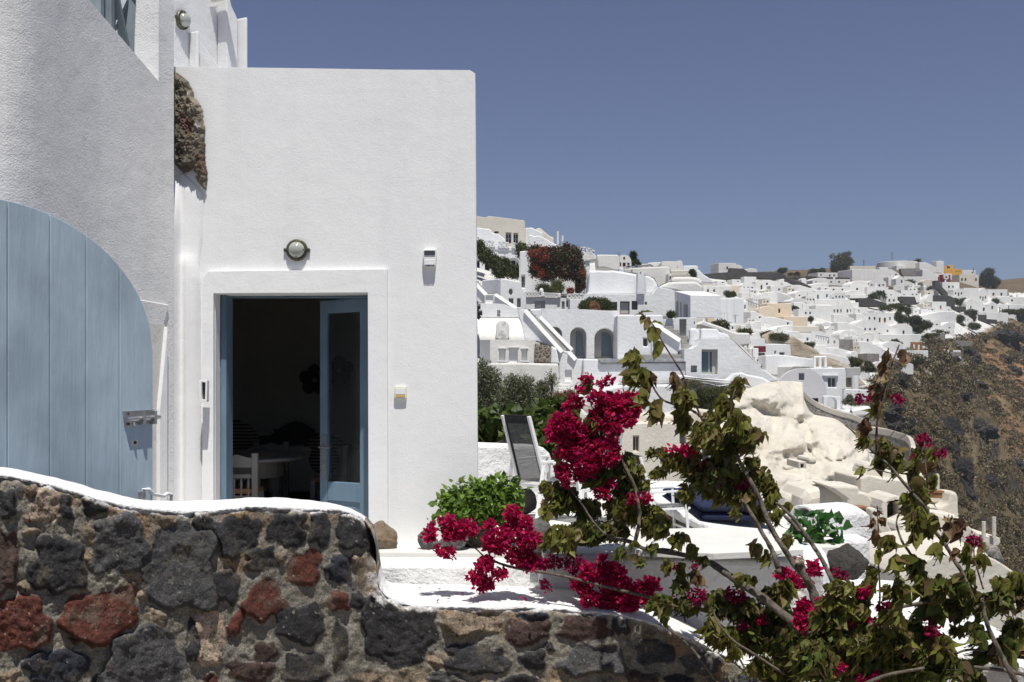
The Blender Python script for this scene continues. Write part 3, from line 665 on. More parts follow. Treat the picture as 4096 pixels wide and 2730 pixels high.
a = ip(900, 380, 10.95); ch((271-512)/F*10.75, 10.75, math.pi, 'second wooden chair beyond the round table')
a = ip(1740, 1250, 10.2); ch(a.x+.25, 10.2, 1.6, 'third wooden chair right of the table, mostly behind the door')
T = thing('sofa', 'dark built in sofa bench along the back wall of the room', 'sofa', (ip(900, 900, 12).x, 12.2, FZ)); c = ip(900, 800, 12)
build('seat', MB().box((c.x, 12.2, FZ+.25), (1.1, .28, .24)), W['inside'], T, bevel=.03)
mb = MB(); pts = [ip(x, y, 12.35) for x, y in [(640, 200), (900, 190), (980, 120), (950, 80), (1060, 70), (1130, 10), (1240, -40), (1340, -70), (1450, -40), (1560, 30), (1700, 90), (1690, 140), (1820, 170), (1900, 500), (1900, 800), (640, 800)]]
build('carved_back', MB().slab(pts, (0, 1, 0), .06), W['darkwood'], T)
m_, n_, b_, o_ = nt('striped_cushion'); p_ = coords(n_); w_ = N(n_, 'TexWave', Scale=9.0, Distortion=1.5); w_.bands_direction = 'Z'; n_.links.new(p_, w_.inputs['Vector'])
n_.links.new(ramp(n_, [(.4, (.05, .035, .03)), (.6, (.30, .24, .18))], w_.outputs['Fac']), b_.inputs['Base Color']); b_.inputs['Roughness'].default_value = .9; W['stripe'] = m_
for (x, y, lab, mt) in ((240, 300, 'striped cushion with a ship wheel print on the sofa', 'stripe'), (30, 330, 'dark blue cushion at the left end of the sofa', 'cushion'), (1900, 560, 'striped cushion seen through the glass of the door leaf', 'stripe')):
    c = ip(x, y, 12.0); mb = ico((c.x, 12.0, c.z-.03), (.28, .10, .26), 3, .05, 1, int(x)); o = solo('cushion', lab, 'cushion', mb, W[mt], 'cushions on the dark sofa', smooth=True)
for (x, y, Y, lab) in ((672, 748, 12.75, 'dark flower shaped wall plate left of the door leaf'), (790, 700, 12.75, 'dark flower shaped wall plate behind the door glass')):
    c = P(*ZL(x, y), Y); mb = MB()
    for k in range(5): a = k*1.2566+.3; mb.lathe((c.x+.10*math.cos(a), Y, c.z+.10*math.sin(a)), [(.075, 0), (.07, .03)], 12, (0, -1, 0))
    solo('wall_plate', lab, 'wall plate', mb, W['darkwood'], 'flower shaped plates on the back wall')
# ============================================================ TERRACE FLOORS AND STEPS
def strip(us, v0, v1, Y0fn, zt=None): pass
def floorpoly(pts, z, mat, name='terrace_floor', thick=.4, bevel=.01):
    """horizontal slab from view points: each (u,v) lies on level z"""
    q = []
    for u, v in pts: Y = -z*F/(v-HV); q.append(P(u, v, Y))
    return struct(name, MB().slab(q, (0, 0, -1), thick), mat, bevel=bevel)
FZ2 = -(552.6-HV)/F*7.75; 
def lev(v, Y): return -(v-HV)/F*Y
Yl1 = -FZ*F/(552.6-HV)                      # edge of the upper level
z1_ = lev(558.5, Yl1); Yl2 = -z1_*F/(567-HV)
z2_ = lev(582.5, Yl2)                      # top of the wide ledge
bm_ = [(-4.2, 13.5), (-4.2, Yl1+.05), (-.95, Yl1+.05), (.62, Yl1+.02), (2.4, Yl1+.35), (2.6, 13.5)]
struct('terrace_floor', MB().slab([Vector((x, y, FZ)) for x, y in bm_], (0, 0, -1), .5), W['floor'], bevel=.012)
struct('terrace_step', MB().slab([Vector((x, y, z1_)) for x, y in [(-4.1, Yl1+.3), (-4.1, Yl2), (-.9, Yl2+.02), (.6, Yl2), (.62, Yl1+.3)]], (0, 0, -1), .5), W['cap'], bevel=.012)
# ============================================================ STONE WALL
wline = [(-70, 4.45), (0, 4.75), (120, 5.2), (250, 5.85), (380, 6.62), (560, 6.75), (830, 6.95)]
def wY(u): return interp(u, wline)
top_pts = px(M_, [(-160, 1075), (0, 1092), (60, 1102), (150, 1125), (250, 1157), (330, 1171), (420, 1179), (520, 1172), (580, 1163), (700, 1172), (770, 1170), (820, 1184), (848, 1206), (862, 1240), (867, 1300), (868, 1345), (884, 1368), (925, 1393), (1050, 1396), (1250, 1398), (1400, 1408), (1480, 1424), (1560, 1455), (1640, 1494), (1735, 1545), (1830, 1600), (1920, 1650)])
back_v = px(M_, [(-160, 1066), (0, 1078), (60, 1087), (150, 1102), (250, 1137), (330, 1152), (420, 1153), (520, 1147), (580, 1144), (700, 1146), (770, 1162), (825, 1180), (856, 1200), (868, 1235), (873, 1280), (878, 1310), (890, 1340), (940, 1342), (1050, 1343), (1260, 1348), (1420, 1370), (1500, 1398), (1580, 1434), (1655, 1474), (1745, 1528), (1840, 1585), (1930, 1640)])
def topv_(u): return interp(u, top_pts)
ST = []
def add_st(fn, sc, rows):
    for r in rows:
        x, y, rx, ry, a, t = r; u, v = fn(x, y); ST.append((u, v, rx/sc/4, ry/sc/4, math.radians(a), t))
add_st(ZF, 1.4706, [(30, 260, 65, 90, 0, 'k'), (275, 255, 85, 100, 20, 'b'), (388, 255, 40, 75, 0, 'k'), (560, 255, 75, 60, 0, 'k'), (20, 590, 80, 180, 0, 'n'), (340, 610, 160, 150, 10, 'k'), (710, 490, 155, 165, 0, 'g'), (1060, 620, 205, 250, 0, 'g'), (960, 345, 85, 42, 0, 't'), (1200, 325, 62, 62, 0, 'k'), (1345, 440, 75, 120, -10, 'k'), (1460, 420, 70, 95, 20, 'k'), (1690, 400, 100, 105, 0, 'k'), (1880, 385, 65, 112, 0, 'k'), (2070, 400, 82, 100, 0, 'k'), (2190, 440, 32, 95, 0, 'k'), (1545, 575, 92, 75, -15, 'k'), (1330, 720, 82, 95, 0, 'k'), (1800, 630, 92, 92, 0, 'r'), (2000, 635, 68, 85, 0, 'c'), (2120, 600, 45, 75, 0, 't'), (600, 900, 220, 140, -18, 'r'), (145, 955, 155, 160, 0, 'r'), (1560, 820, 120, 105, -30, 'r'), (1395, 940, 42, 80, 25, 'r'), (1230, 1020, 85, 170, -6, 'b'), (1140, 1040, 40, 130, -5, 'k'), (1985, 825, 62, 62, 0, 'r'), (1765, 955, 130, 105, 0, 'k'), (2100, 810, 45, 55, 0, 'k'), (860, 1170, 225, 180, 0, 'g'), (345, 1215, 180, 100, 0, 'c'), (1560, 1110, 70, 60, 0, 'n'), (1480, 1225, 130, 65, 0, 'n'), (1800, 1215, 125, 85, 0, 'k'), (1990, 1080, 42, 130, 0, 'k'), (1250, 1285, 50, 28, 0, 'r'), (40, 1270, 90, 50, 0, 't'), (165, 170, 45, 40, 0, 't'), (520, 560, 30, 35, 0, 'o'), (1650, 560, 40, 30, 0, 't')])
add_st(ZD, 1.5687, [(310, 1050, 225, 215, 0, 'k'), (170, 880, 90, 70, 0, 'k'), (760, 1000, 165, 78, 0, 't'), (1110, 1065, 132, 80, 0, 'n'), (1150, 950, 90, 40, 0, 'c'), (1480, 1035, 150, 78, 0, 'n'), (1705, 1010, 55, 75, 0, 'k'), (800, 1235, 195, 85, 5, 'k'), (1155, 1245, 80, 58, 0, 'k'), (1520, 1250, 190, 95, 0, 'g'), (1920, 1190, 125, 70, 0, 'c'), (1830, 1345, 100, 45, 0, 'n'), (2210, 1260, 110, 75, 0, 'g'), (620, 1360, 120, 35, 0, 'g'), (100, 1340, 90, 40, 0, 't'), (2060, 1380, 90, 50, 0, 'k'), (1060, 1380, 150, 35, 0, 'k')])
SC = {'k': (.045, .044, .046), 'g': (.088, .087, .088), 'r': (.12, .042, .030), 'b': (.46, .36, .27), 'n': (.085, .055, .048), 't': (.27, .21, .15), 'c': (.045, .048, .060), 'o': (.26, .20, .13)}
def build_stone_face():
    rng = np.random.default_rng(5)
    du = 1.0; us = np.arange(-66, 800, du); rows = 205
    tp = np.interp(us, [p[0] for p in top_pts], [p[1] for p in top_pts])
    vb = 745.0
    frac = np.linspace(0, 1, rows); vreg = 462+(vb-462)*frac
    U = np.repeat(us[:, None], rows, 1); V = np.maximum(tp[:, None], vreg[None, :])
    # noise via mathutils sampled coarse & interpolated would be slow; build value noise with numpy
    def vnoise(x, y, seed):
        r = np.random.default_rng(seed); G = r.random((256, 256)); xi = np.floor(x).astype(int); yi = np.floor(y).astype(int); fx = x-xi; fy = y-yi
        fx = fx*fx*(3-2*fx); fy = fy*fy*(3-2*fy); g = lambda a, b: G[a % 256, b % 256]
        return (g(xi, yi)*(1-fx)+g(xi+1, yi)*fx)*(1-fy)+(g(xi, yi+1)*(1-fx)+g(xi+1, yi+1)*fx)*fy
    def fbm(x, y, s, seed, o=5, g=.5):
        t = 0; a = 1; n = 0
        for i in range(o): t = t+a*vnoise(x/s*2**i+17.3*i, y/s*2**i+5.1*i, seed+i); n += a; a *= g
        return t/n*2-1
    wu = U+5*fbm(U, V, 26, 1)+1.8*fbm(U, V, 7, 2); wv = V+5*fbm(U, V, 26, 11)+1.8*fbm(U, V, 7, 12)
    stones = list(ST)
    # fill the gaps with small stones
    for k in range(900):
        x = rng.uniform(-60, 790); y = rng.uniform(np.interp(x, us, tp)+8, 740); r = rng.uniform(5, 12)
        if all((abs(x-s[0])/(s[2]+r*1.15+2))**2+(abs(y-s[1])/(s[3]+r*.9+2))**2 > 1 for s in stones):
            stones.append((x, y, r*rng.uniform(.8, 1.2), r*rng.uniform(.6, 1), rng.uniform(-.6, .6), rng.choice(['k', 't', 'c', 'o', 'n'], p=[.3, .3, .12, .2, .08])))
    D = np.full(U.shape, 9.0); I = np.zeros(U.shape, int)
    for i, (cx, cy, rx, ry, a, t) in enumerate(stones):
        ca, sa = math.cos(a), math.sin(a); x = wu-cx; y = wv-cy
        X = (x*ca+y*sa)/rx; Y = (-x*sa+y*ca)/ry; ang = np.arctan2(Y, X); rr = np.random.default_rng(i+50)
        k = 1.07+.10*np.cos(ang*3+rr.uniform(0, 6))+.09*np.cos(ang*5+rr.uniform(0, 6))+.05*np.cos(ang*8+rr.uniform(0, 6))
        d = (np.abs(X)**3.4+np.abs(Y)**3.4)**(1/3.4)/k
        dd = 1+(d-1)*min(rx, ry)/14.0         # keep the joint width even between sizes
        m = dd < D; D[m] = dd[m]; I[m] = i
    inst = D < 1.0
    e = np.clip((1.06-D)/.35, 0, 1); e = e*e*(3-2*e)
    rk = np.random.default_rng(9); hgt = rk.uniform(.014, .034, len(stones)); tiltx = rk.uniform(-.03, .03, len(stones)); tilty = rk.uniform(-.02, .03, len(stones))
    cx = np.array([s[0] for s in stones]); cy = np.array([s[1] for s in stones]); rx_ = np.array([s[2] for s in stones]); ry_ = np.array([s[3] for s in stones])
    fac = hgt[I]+tiltx[I]*(U-cx[I])/rx_[I]+tilty[I]*(V-cy[I])/ry_[I]
    rough = .017*fbm(U, V, 16, 21, 6, .62)+.010*(1-np.abs(fbm(U, V, 9, 31, 4)))+.024*(1-np.abs(fbm(U*1.3, V, 34, 35, 3, .45)))-.022
    ridg = 1-np.abs(fbm(U+30, V, 22, 71, 4, .55))
    H = e*(fac+rough)+(1-e)*(.022*fbm(U, V, 14, 41, 5, .6)+.022*ridg-.010)
    # crown of the wall rolls back at the top edge
    top_d = (V-tp[:, None]); H -= .016*np.exp(-(top_d/4.0)**2)
    near_end = np.clip((U-350)/26, 0, 1)*np.clip((388-U)/9, 0, 1)*np.clip((578-V)/26, 0, 1); H -= .20*near_end**3
    Yw = np.interp(U, [p[0] for p in wline], [p[1] for p in wline])-H
    X3 = (U-512)/F*Yw; Z3_ = (HV-V)/F*Yw
    col = np.zeros(U.shape+(3,)); sc = np.array([SC[s[5]] for s in stones])
    base = sc[I]*(1+.22*(rk.random(len(stones))-.5))[I][..., None]
    v1 = fbm(U, V, 7, 51, 5, .6)[..., None]; v2 = fbm(U, V, 30, 61, 3)[..., None]
    st = base*(1+.55*v1+.2*v2)
    spots = (fbm(U, V, 5, 81, 4, .7) > .28) & np.isin(I, [i for i, s in enumerate(stones) if s[5] in 'tbo'])
    st = np.where(spots[..., None], st*.35, st)
    dust = np.clip(fbm(U, V, 22, 87, 5, .6)*2.6-.25, 0, 1)[..., None]*.55; st = st*(1-dust)+np.array([.17, .145, .11])*dust
    whitef = (fbm(U, V, 4.2, 91, 3, .7) > .58) & (fbm(U, V, 40, 95, 2) > -.1)
    st = np.where(whitef[..., None], np.array([.34, .31, .27])+0*st, st)
    mo1 = np.array([.275, .255, .21]); mo2 = np.array([.33, .20, .10]); mo3 = np.array([.30, .285, .25]); mo4 = np.array([.19, .17, .135])
    f = np.clip(fbm(U, V, 34, 101, 4)*1.6+.25-top_d/150, 0, 1)[..., None]; g = np.clip(fbm(U, V, 20, 111, 4)*2.0, 0, 1)[..., None]; h_ = np.clip(-fbm(U, V, 12, 121, 5, .6)*2.2, 0, 1)[..., None]
    mo = mo1*(1-f)+mo2*f; mo = mo*(1-g*.7)+mo3*g*.7; mo = mo*(1-h_*.6)+mo4*h_*.6; mo = mo*(1+.35*v1)
    pale = np.clip(1-(top_d-1)/4.5+fbm(U, V, 10, 131, 4)*1.1, 0, 1)[..., None]*np.clip(1-top_d/16, 0, 1)[..., None]
    ee = np.clip((1.0-D)/.05, 0, 1)[..., None]
    col = mo*.92*(1-ee)+st*ee; col = col*(1-pale*.8)+np.array([.62, .54, .44])*pale*.8
    lime = np.clip(1.2-(top_d-1.0)/2.2+fbm(U, V, 6, 141, 4)*1.6, 0, 1)*(top_d < 10)+np.clip(1-np.hypot((U-379)/12, (V-583)/22)+fbm(U, V, 6, 151, 4)*1.0, 0, 1)*1.4*((V > 540) & (V < 625))
    lime = np.clip(lime, 0, 1)[..., None]; col = col*(1-lime)+np.array([.80, .79, .77])*lime
    col = np.clip(col, .012, .9)
    verts = np.stack([X3, Yw, Z3_], -1).reshape(-1, 3)
    nu = len(us); a = (np.arange(nu-1)[:, None]*rows+np.arange(rows-1)[None, :]).reshape(-1)
    faces = np.stack([a, a+1, a+rows+1, a+rows], 1)
    return verts, faces, col.reshape(-1, 3)
sv, sf, scol = build_stone_face()
SWL = Vector((-1.0, 6.3, -2.1))
swall = thing('stone_wall', 'rough wall of black, grey and red volcanic stones with a white painted top', 'wall', SWL)
me = bpy.data.meshes.new('stone_face'); me.from_pydata((sv-np.array(SWL)).tolist(), [], sf.tolist())
ca = me.color_attributes.new('stone_colour', 'FLOAT_COLOR', 'POINT'); ca.data.foreach_set('color', np.concatenate([scol, np.ones((len(scol), 1))], 1).ravel())
me.polygons.foreach_set('use_smooth', [True]*len(me.polygons))
m, n, b, o = nt('volcanic_masonry'); at = n.nodes.new('ShaderNodeVertexColor'); at.layer_name = 'stone_colour'; p = coords(n)
f1 = noise_(n, p, 90, 5, .7); mm = n.nodes.new('ShaderNodeVectorMath'); mm.operation = 'MULTIPLY'; n.links.new(at.outputs[0], mm.inputs[0]); n.links.new(ramp(n, [(.3, (.45, .45, .45)), (.5, (1, 1, 1)), (.72, (1.6, 1.6, 1.6))], f1), mm.inputs[1])
n.links.new(mm.outputs[0], b.inputs['Base Color']); b.inputs['Roughness'].default_value = .92; b.inputs['Specular IOR Level'].default_value = .25
b1 = bump(n, None, noise_(n, p, 22, 6, .7), .03); bump(n, b, noise_(n, p, 110, 4, .7), .006, 1, b1)
me.materials.append(m); o = bpy.data.objects.new('stone_face', me); C.objects.link(o); o.parent = swall
# whitewashed top
fp = smooth_poly(top_pts, 1); bp_ = smooth_poly(back_v, 1)
cap = MB(); rows = 12; rr_ = np.random.default_rng(3); fine = []
def resample(pts, n):
    a = np.array(pts); t = np.linspace(0, len(a)-1, n); return np.stack([np.interp(t, range(len(a)), a[:, 0]), np.interp(t, range(len(a)), a[:, 1])], 1)
NF = 640; fa = resample(fp, NF); ba = resample(bp_, NF)
for i in range(NF):
    uf, vf = fa[i]; ub, vb_ = ba[i]; yf = wY(uf)
    lip = .9+1.8*noise.noise(Vector((i*.11, 0, 3)))+1.6*noise.noise(Vector((i*.37, 2, 3)))+1.8*abs(noise.noise(Vector((i*.93, 5, 3))))
    if uf < 376: yb = yf+.44
    else:
        w = min(1, max(0, (uf-376)/24)); yb = yf+.44+(Yl2+.02-(yf+.44))*w*(1-min(1, max(0, (uf-540)/80)))
    for r in range(rows+1):
        t = r/rows
        if r == 0: q = P(uf, vf+max(.2, lip), yf-.004)
        elif r == 1: q = P(uf, vf-.2, yf-.010)
        else:
            s_ = (r-1)/(rows-1); u = uf+(ub-uf)*s_
            pa = P(uf, vf-.8, yf-.005); pb = P(ub, vb_, yb); q = pa+(pb-pa)*s_
            q.z += .018*math.sin(math.pi*s_)+.007*noise.fractal(Vector((q.x*5, q.y*5, 2)), 1, 2, 3)
        cap.v.append(tuple(q))
    q = cap.v[-1]; cap.v.append((q[0], q[1], -2.3))
k = rows+2
ec = MB(); ec.v = cap.v
for i in range(NF-1):
    for r in range(k-1):
        a = i*k+r; (ec if 521 < fa[i][1] < 578 and 362 < fa[i][0] < 381 else cap).f.append((a, a+1, a+k+1, a+k))
W['wallend'] = masonry('wall_end_stones', 7, (.04, .04, .045), (.16, .13, .10), (.40, .35, .28), .12)
ec.v = [tuple(p) for p in ec.v]; build('stone_end', ec, W['wallend'], swall, smooth=True, weld=False)
build('whitewashed_top', cap, W['cap'], swall, smooth=True, weld=False)
# ============================================================ TERRACE, RIGHT PART
rt = [M_(1236, 1290), M_(1330, 1289), M_(1500, 1287), M_(1700, 1290), M_(1850, 1296), M_(1893, 1305), M_(1906, 1292), M_(1900, 1270), M_(1880, 1245), M_(1850, 1232), M_(1236, 1232)]
q = []
for u, v in rt: Y = -FZ*F/(v-HV); q.append(P(u, v, Y))
q[-1].y = Yl1+.02; q[-2].y = max(q[-2].y, 8.5)
mb = MB().slab([Vector((p.x, p.y, FZ+.003)) for p in q], (0, 0, -1), 1.2); struct('raised_terrace', mb, W['lime'], bevel=.03)
def wallstrip(pts, fn, z, thick, mat, name, label, cat, bevel=.02, group=None):
    q = []
    for x, y in pts:
        u, v = fn(x, y); Y = -z*F/(v-HV); q.append(P(u, v, Y))
    return solo(name, label, cat, MB().slab(q, (0, 0, -1), thick), mat, group, bevel=bevel)
wallstrip([(250, 640), (420, 596), (900, 625), (1300, 790), (1640, 955), (2400, 1360), (2400, 1500), (1480, 1282), (300, 1292), (0, 1290)], ZH, -1.42, 1.4, W['lime'], 'parapet_wall', 'broad whitewashed parapet behind the bougainvillea at lower right', 'wall', .03)
# boards lying on low battens
for i, (pts, lab) in enumerate((([(1432, 1217), (1690, 1211), (1832, 1240), (1846, 1262), (1640, 1271), (1436, 1262)], 'long white painted board slab with leaf shadows on the terrace edge'), ([(1245, 1262), (1260, 1222), (1428, 1220), (1431, 1273), (1250, 1276)], 'shorter white board left of the long one, under the flowers'))):
    z = FZ+.105; q = []
    for x, y in pts: u, v = M_(x, y); q.append(P(u, v, -z*F/(v-HV)))
    T = thing('board_slab', lab, 'slab', Vector((q[0].x, q[0].y, FZ)), 'white boards on the terrace')
    build('board', MB().slab(q, (0, 0, -1), .042), W['floor'], T, bevel=.004)
    c = sum(q, Vector())/len(q)
    for s_ in (-.25, .25): build('batten', MB().box((c.x+s_, c.y+.02, FZ+.033), (.04, .12, .029)), W['darkwood'], T)
# low white wall past the house corner
lp = Plane(478, 10.2, 560, 10.5)
solo('low_wall', 'low rounded white wall behind the grey deck chair', 'wall', MB().slab([lp.at(*M_(*p)) for p in [(1090, 1018), (1235, 1023), (1252, 1029), (1266, 1042), (1273, 1062), (1280, 1100), (1300, 1150), (1330, 1205), (1340, 1230), (1090, 1230)]], lp.n, .28), W['lime'], bevel=.04)
solo('plinth', 'low white plinth at the foot of the wall behind the herb pot', 'ledge', MB().slab([P(*M_(*p), 9.9) for p in [(1098, 1108), (1180, 1108), (1180, 1240), (1098, 1240)]], (0, 1, 0), .3), W['lime'], bevel=.02)
# boulders
def boulder(fn, x, y, rx, ry, sc, Y, mat, label, seed, amp=.18):
    u, v = fn(x, y); s = Y/F/sc/4 if sc else 1; c = P(u, v, Y)
    return solo('boulder', label, 'boulder', ico(c, (rx*s, rx*s*.8, ry*s), 5, amp, 1.3, seed, True), W[mat], 'loose boulders on the terrace', smooth=True)
boulder(M_, 876, 1234, 42, 40, .57446, 7.95, 'rockbrown', 'brown boulder with flaked white paint beside the door foot', 3)
boulder(M_, 984, 1241, 24, 26, .57446, 7.9, 'rockgrey', 'small grey boulder left of the herb pot', 5)
boulder(M_, 1040, 1240, 34, 24, .57446, 7.85, 'rockgrey', 'rounded grey boulder hidden under the pink flowers', 9)
boulder(M_, 1232, 1220, 36, 42, .57446, 8.0, 'rockgrey', 'tall pale grey boulder right of the herb pot', 12)
boulder(M_, 1410, 1212, 42, 30, .57446, 8.1, 'rockgrey', 'grey boulder in the shade behind the bougainvillea branches', 15)
boulder(M_, 1200, 1150, 34, 34, .57446, 9.9, 'rockdark', 'dark boulder behind the deck chair legs', 18)
boulder(M_, 1946, 1290, 46, 42, .57446, 7.7, 'rockdark', 'large smooth dark boulder beside the white vaulted oven', 22, .22)
# herb in a pot
hc = P(*M_(1095, 1160), 8.05)
herb = thing('potted_herb', 'bushy bright green herb in a dark pot against the wall', 'plant', Vector((hc.x, 8.05, FZ)))
build('pot', MB().lathe((hc.x, 8.05, FZ), [(.10, 0), (.13, .14), (.15, .16), (.15, .19), (.12, .19), (.11, .13)], 20), W['rockdark'], herb, smooth=True)
rg = np.random.default_rng(11)
bl = [((hc.x, 8.05, hc.z), (.23, .18, .18)), ((hc.x-.10, 8.0, hc.z-.05), (.16, .15, .16)), ((hc.x+.12, 8.02, hc.z+.02), (.18, .15, .16)), ((hc.x+.18, 8.0, hc.z+.12), (.09, .08, .10)), ((hc.x+.27, 8.0, hc.z+.08), (.06, .05, .06)), ((hc.x-.22, 7.98, hc.z-.03), (.07, .06, .12))]
pp_, uu_ = crown_pts(1500, bl, rg, .35); pp_ += uu_*np.abs(rg.normal(size=(len(pp_), 1)))*.022; dd_ = uu_*.8+rg.normal(size=pp_.shape)*.35; dd_[:, 2] -= .25
mb = scatter(MB(), LEAF, pp_, dd_, rg.uniform(.035, .065, len(pp_)), roll=uu_[:, [1, 0, 2]]+rg.normal(size=pp_.shape)*.5+np.array([0, 0, .5]), rng=rg); foliage('leaves', mb, W['basil'], herb)
mb = MB()
for k in range(26):
    a = R.uniform(0, 6.28); r = R.uniform(.05, .24); mb.tube([(hc.x, 8.05, FZ+.12), (hc.x+r*.5*math.cos(a), 8.05+r*.4*math.sin(a), hc.z-.1), (hc.x+r*math.cos(a), 8.05+r*.8*math.sin(a), hc.z+.15-r*.3)], .003, 4)
st_ = build('stems', mb, W['basil'], herb); st_['kind'] = 'stuff'
# deck chairs ---------------------------------------------------
def deck_chair(loc, rz, sc, label, m=None):
    T = thing('deck_chair', label, 'chair', loc, 'grey sling deck chairs with white frames')
    mt = Matrix.Rotation(rz, 3, 'Z')
    def q(x, y, z): return Vector(loc)+mt @ Vector((x, y, z))*sc
    t = .027*sc
    for sx in (-1, 1):
        x = sx*.29
        mb = MB(); mb.bar(q(x, -.22, .62), q(x, .28, .64), t*1.5, t); mb.bar(q(x, .26, .65), q(x, .30, 0), t*1.4, t); mb.bar(q(x, -.20, .64), q(x, -.30, 0), t*1.4, t)
        build('arm_frame', mb, W['white'], T, bevel=.004*sc)
        mb = MB(); mb.bar(q(x*.86, -.14, .36), q(x*.84, -.36, 1.10), t*1.5, t*1.2); build('back_rail', mb, W['white'], T, bevel=.004*sc)
        mb = MB(); mb.bar(q(x*.86, -.18, .38), q(x*.86, .34, .40), t*1.1, t); build('seat_rail', mb, W['white'], T, bevel=.004*sc)
        mb = MB(); mb.slab([q(x*.80, -.16, .40), q(x*.78, -.352, 1.08), q(x*.66, -.352, 1.08), q(x*.68, -.16, .40)], mt @ Vector((0, .9, .4)), .008); build('sling_hem', mb, W['black'], T)
    mb = MB()
    for y, z in ((-.20, .36), (.30, .39), (.28, .12)): mb.bar(q(-.28, y, z), q(.28, y, z), t, t)
    cr = build('cross_bars', mb, W['white'], T)
    mb = MB().slab([q(-.20, -.16, .41), q(-.20, -.352, 1.08), q(.20, -.352, 1.08), q(.20, -.16, .41)], mt @ Vector((0, .9, .4)), .004); build('back_sling', mb, W['mesh'], T)
    mb = MB(); mb.slab([q(-.25, -.34, 1.02), q(-.25, -.356, 1.105), q(.25, -.356, 1.105), q(.25, -.34, 1.02)], mt @ Vector((0, .9, .4)), .010); build('head_hem', mb, W['black'], T)
    mb = MB().slab([q(-.23, -.15, .41), q(-.23, .33, .42), q(.23, .33, .42), q(.23, -.15, .41)], (0, 0, -1), .006); build('seat_sling', mb, W['mesh'], T)
    return T
c = P(*M_(1250, 1190), 9.55); deck_chair(Vector((c.x, 9.7, FZ)), math.radians(-56), .80, 'grey sling deck chair standing in full view beside the house corner')
c = P(*M_(1345, 1190), 9.4); deck_chair(Vector((c.x, 9.5, FZ)), math.radians(40), .76, 'grey sling deck chair mostly hidden behind the magenta flowers')
c = P(*M_(1512, 1190), 8.75); deck_chair(Vector((c.x, 8.6, FZ)), math.radians(-80), .55, 'white framed deck chair in front of the navy mattress')
# masonry lounger with folded mattress
def pz_(fn, x, y, Y): return P(*fn(x, y), Y)
T = thing('masonry_lounger', 'whitewashed masonry lounger with bare rock side under the navy mattress', 'lounger', P(*M_(1650, 1240), 9.6))
tq = [pz_(ZA, 0, 1130, 9.9), pz_(ZA, 330, 1118, 10.3), pz_(ZA, 1000, 1290, 9.7), pz_(ZA, 1180, 1470, 8.9), pz_(ZA, 1080, 1540, 8.3), pz_(ZA, 700, 1495, 8.35), pz_(ZA, 420, 1370, 8.7), pz_(ZA, 200, 1250, 9.2)]
zav = None
build('bed', MB().slab(tq, (0, 0, -1), .07), W['cap'], T, bevel=.02)
lowq = [Vector((p.x, p.y, p.z-.065)) for p in tq]; c = sum(lowq, Vector())/len(lowq); lowq = [p+(c-p)*.05 for p in lowq]
mb = MB(); k = len(lowq); mb.add(lowq+[Vector((p.x, p.y, FZ-.2)) for p in lowq], [(i, (i+1) % k, (i+1) % k+k, i+k) for i in range(k)]+[tuple(range(k))])
build('rock_base', mb, W['wallrock'], T)
def mattress(fn, pts, Ys, h, layers, label):
    T = thing('folded_mattress', label, 'mattress', pz_(fn, *pts[0], Ys[0]), 'navy folded mattresses')
    base = [pz_(fn, *p, y) for p, y in zip(pts, Ys)]
    for L in range(layers):
        z0 = h*L/layers; hh = h/layers*.94; mb = MB(); n1, n2 = 22, 14
        def S(a, b): return base[0].lerp(base[1], a).lerp(base[3].lerp(base[2], a), b)
        pr = []
        for i in range(n1+1):
            for j in range(n2+1):
                a, b_ = i/n1, j/n2; e = min(a, 1-a, b_, 1-b_)*2; rnd = min(1, e*7)**.5
                tuft = -.010*max(0, math.cos(a*18.8))*max(0, math.cos(b_*12.5))+.004*noise.noise(Vector((a*7, b_*7, L)))
                p_ = S(a, b_); pr.append((p_, rnd, tuft))
        nvv = len(pr)
        for p_, rnd, tf_ in pr: mb.v.append((p_.x, p_.y, p_.z+z0+hh*(.5+.5*rnd)+tf_*rnd))
        for p_, rnd, tf_ in pr: mb.v.append((p_.x, p_.y, p_.z+z0+hh*(.5-.5*rnd)))
        for i in range(n1):
            for j in range(n2):
                a = i*(n2+1)+j; mb.f.append((a, a+n2+1, a+n2+2, a+1)); mb.f.append((a+nvv, a+1+nvv, a+n2+2+nvv, a+n2+1+nvv))
        build('fold', mb, W['cushion'], T, smooth=True)
    return T
mattress(ZA, [(290, 1262), (590, 1262), (700, 1335), (420, 1335)], [9.35, 9.6, 9.1, 8.9], .10, 2, 'small navy blue folded mattress, the upper left one on the lounger')
mattress(ZA, [(420, 1312), (980, 1330), (1180, 1445), (590, 1445)], [9.1, 9.3, 8.55, 8.5], .13, 2, 'larger navy blue folded mattress nearest the camera on the lounger')
# white vaulted oven with square base
T = thing('vaulted_oven', 'white whitewashed outdoor oven with half round vault and open end', 'oven', P(*M_(1930, 1250), 9.0))
a0 = P(*ZC(815, 480), 9.1); a1 = P(*ZC(1085, 480), 9.36); zb = P(*ZC(815, 620), 9.0).z
mb = MB(); n_arc = 16; L = (a1-a0); L.z = 0; ax = L.normalized(); side = Vector((-ax.y, ax.x, 0)); rW = .17; zc = a0.z-.05; topz = P(*ZC(900, 416), 9.3).z
secs = []
ring_o = []
for s_, shr in ((0, 1), (.5, 1), (.88, 1), (.98, .96), (1.1, .80), (1.18, .55), (1.22, .2)):
    base = a0+ax*L.length*s_; ring_o.append([base+side*(rW*math.cos(math.pi*k/n_arc))*(1 if shr > .9 else .98)+Vector((0, 0, (zc-base.z)+(topz-zc)*math.sin(math.pi*k/n_arc)*shr)) for k in range(n_arc+1)]+[])
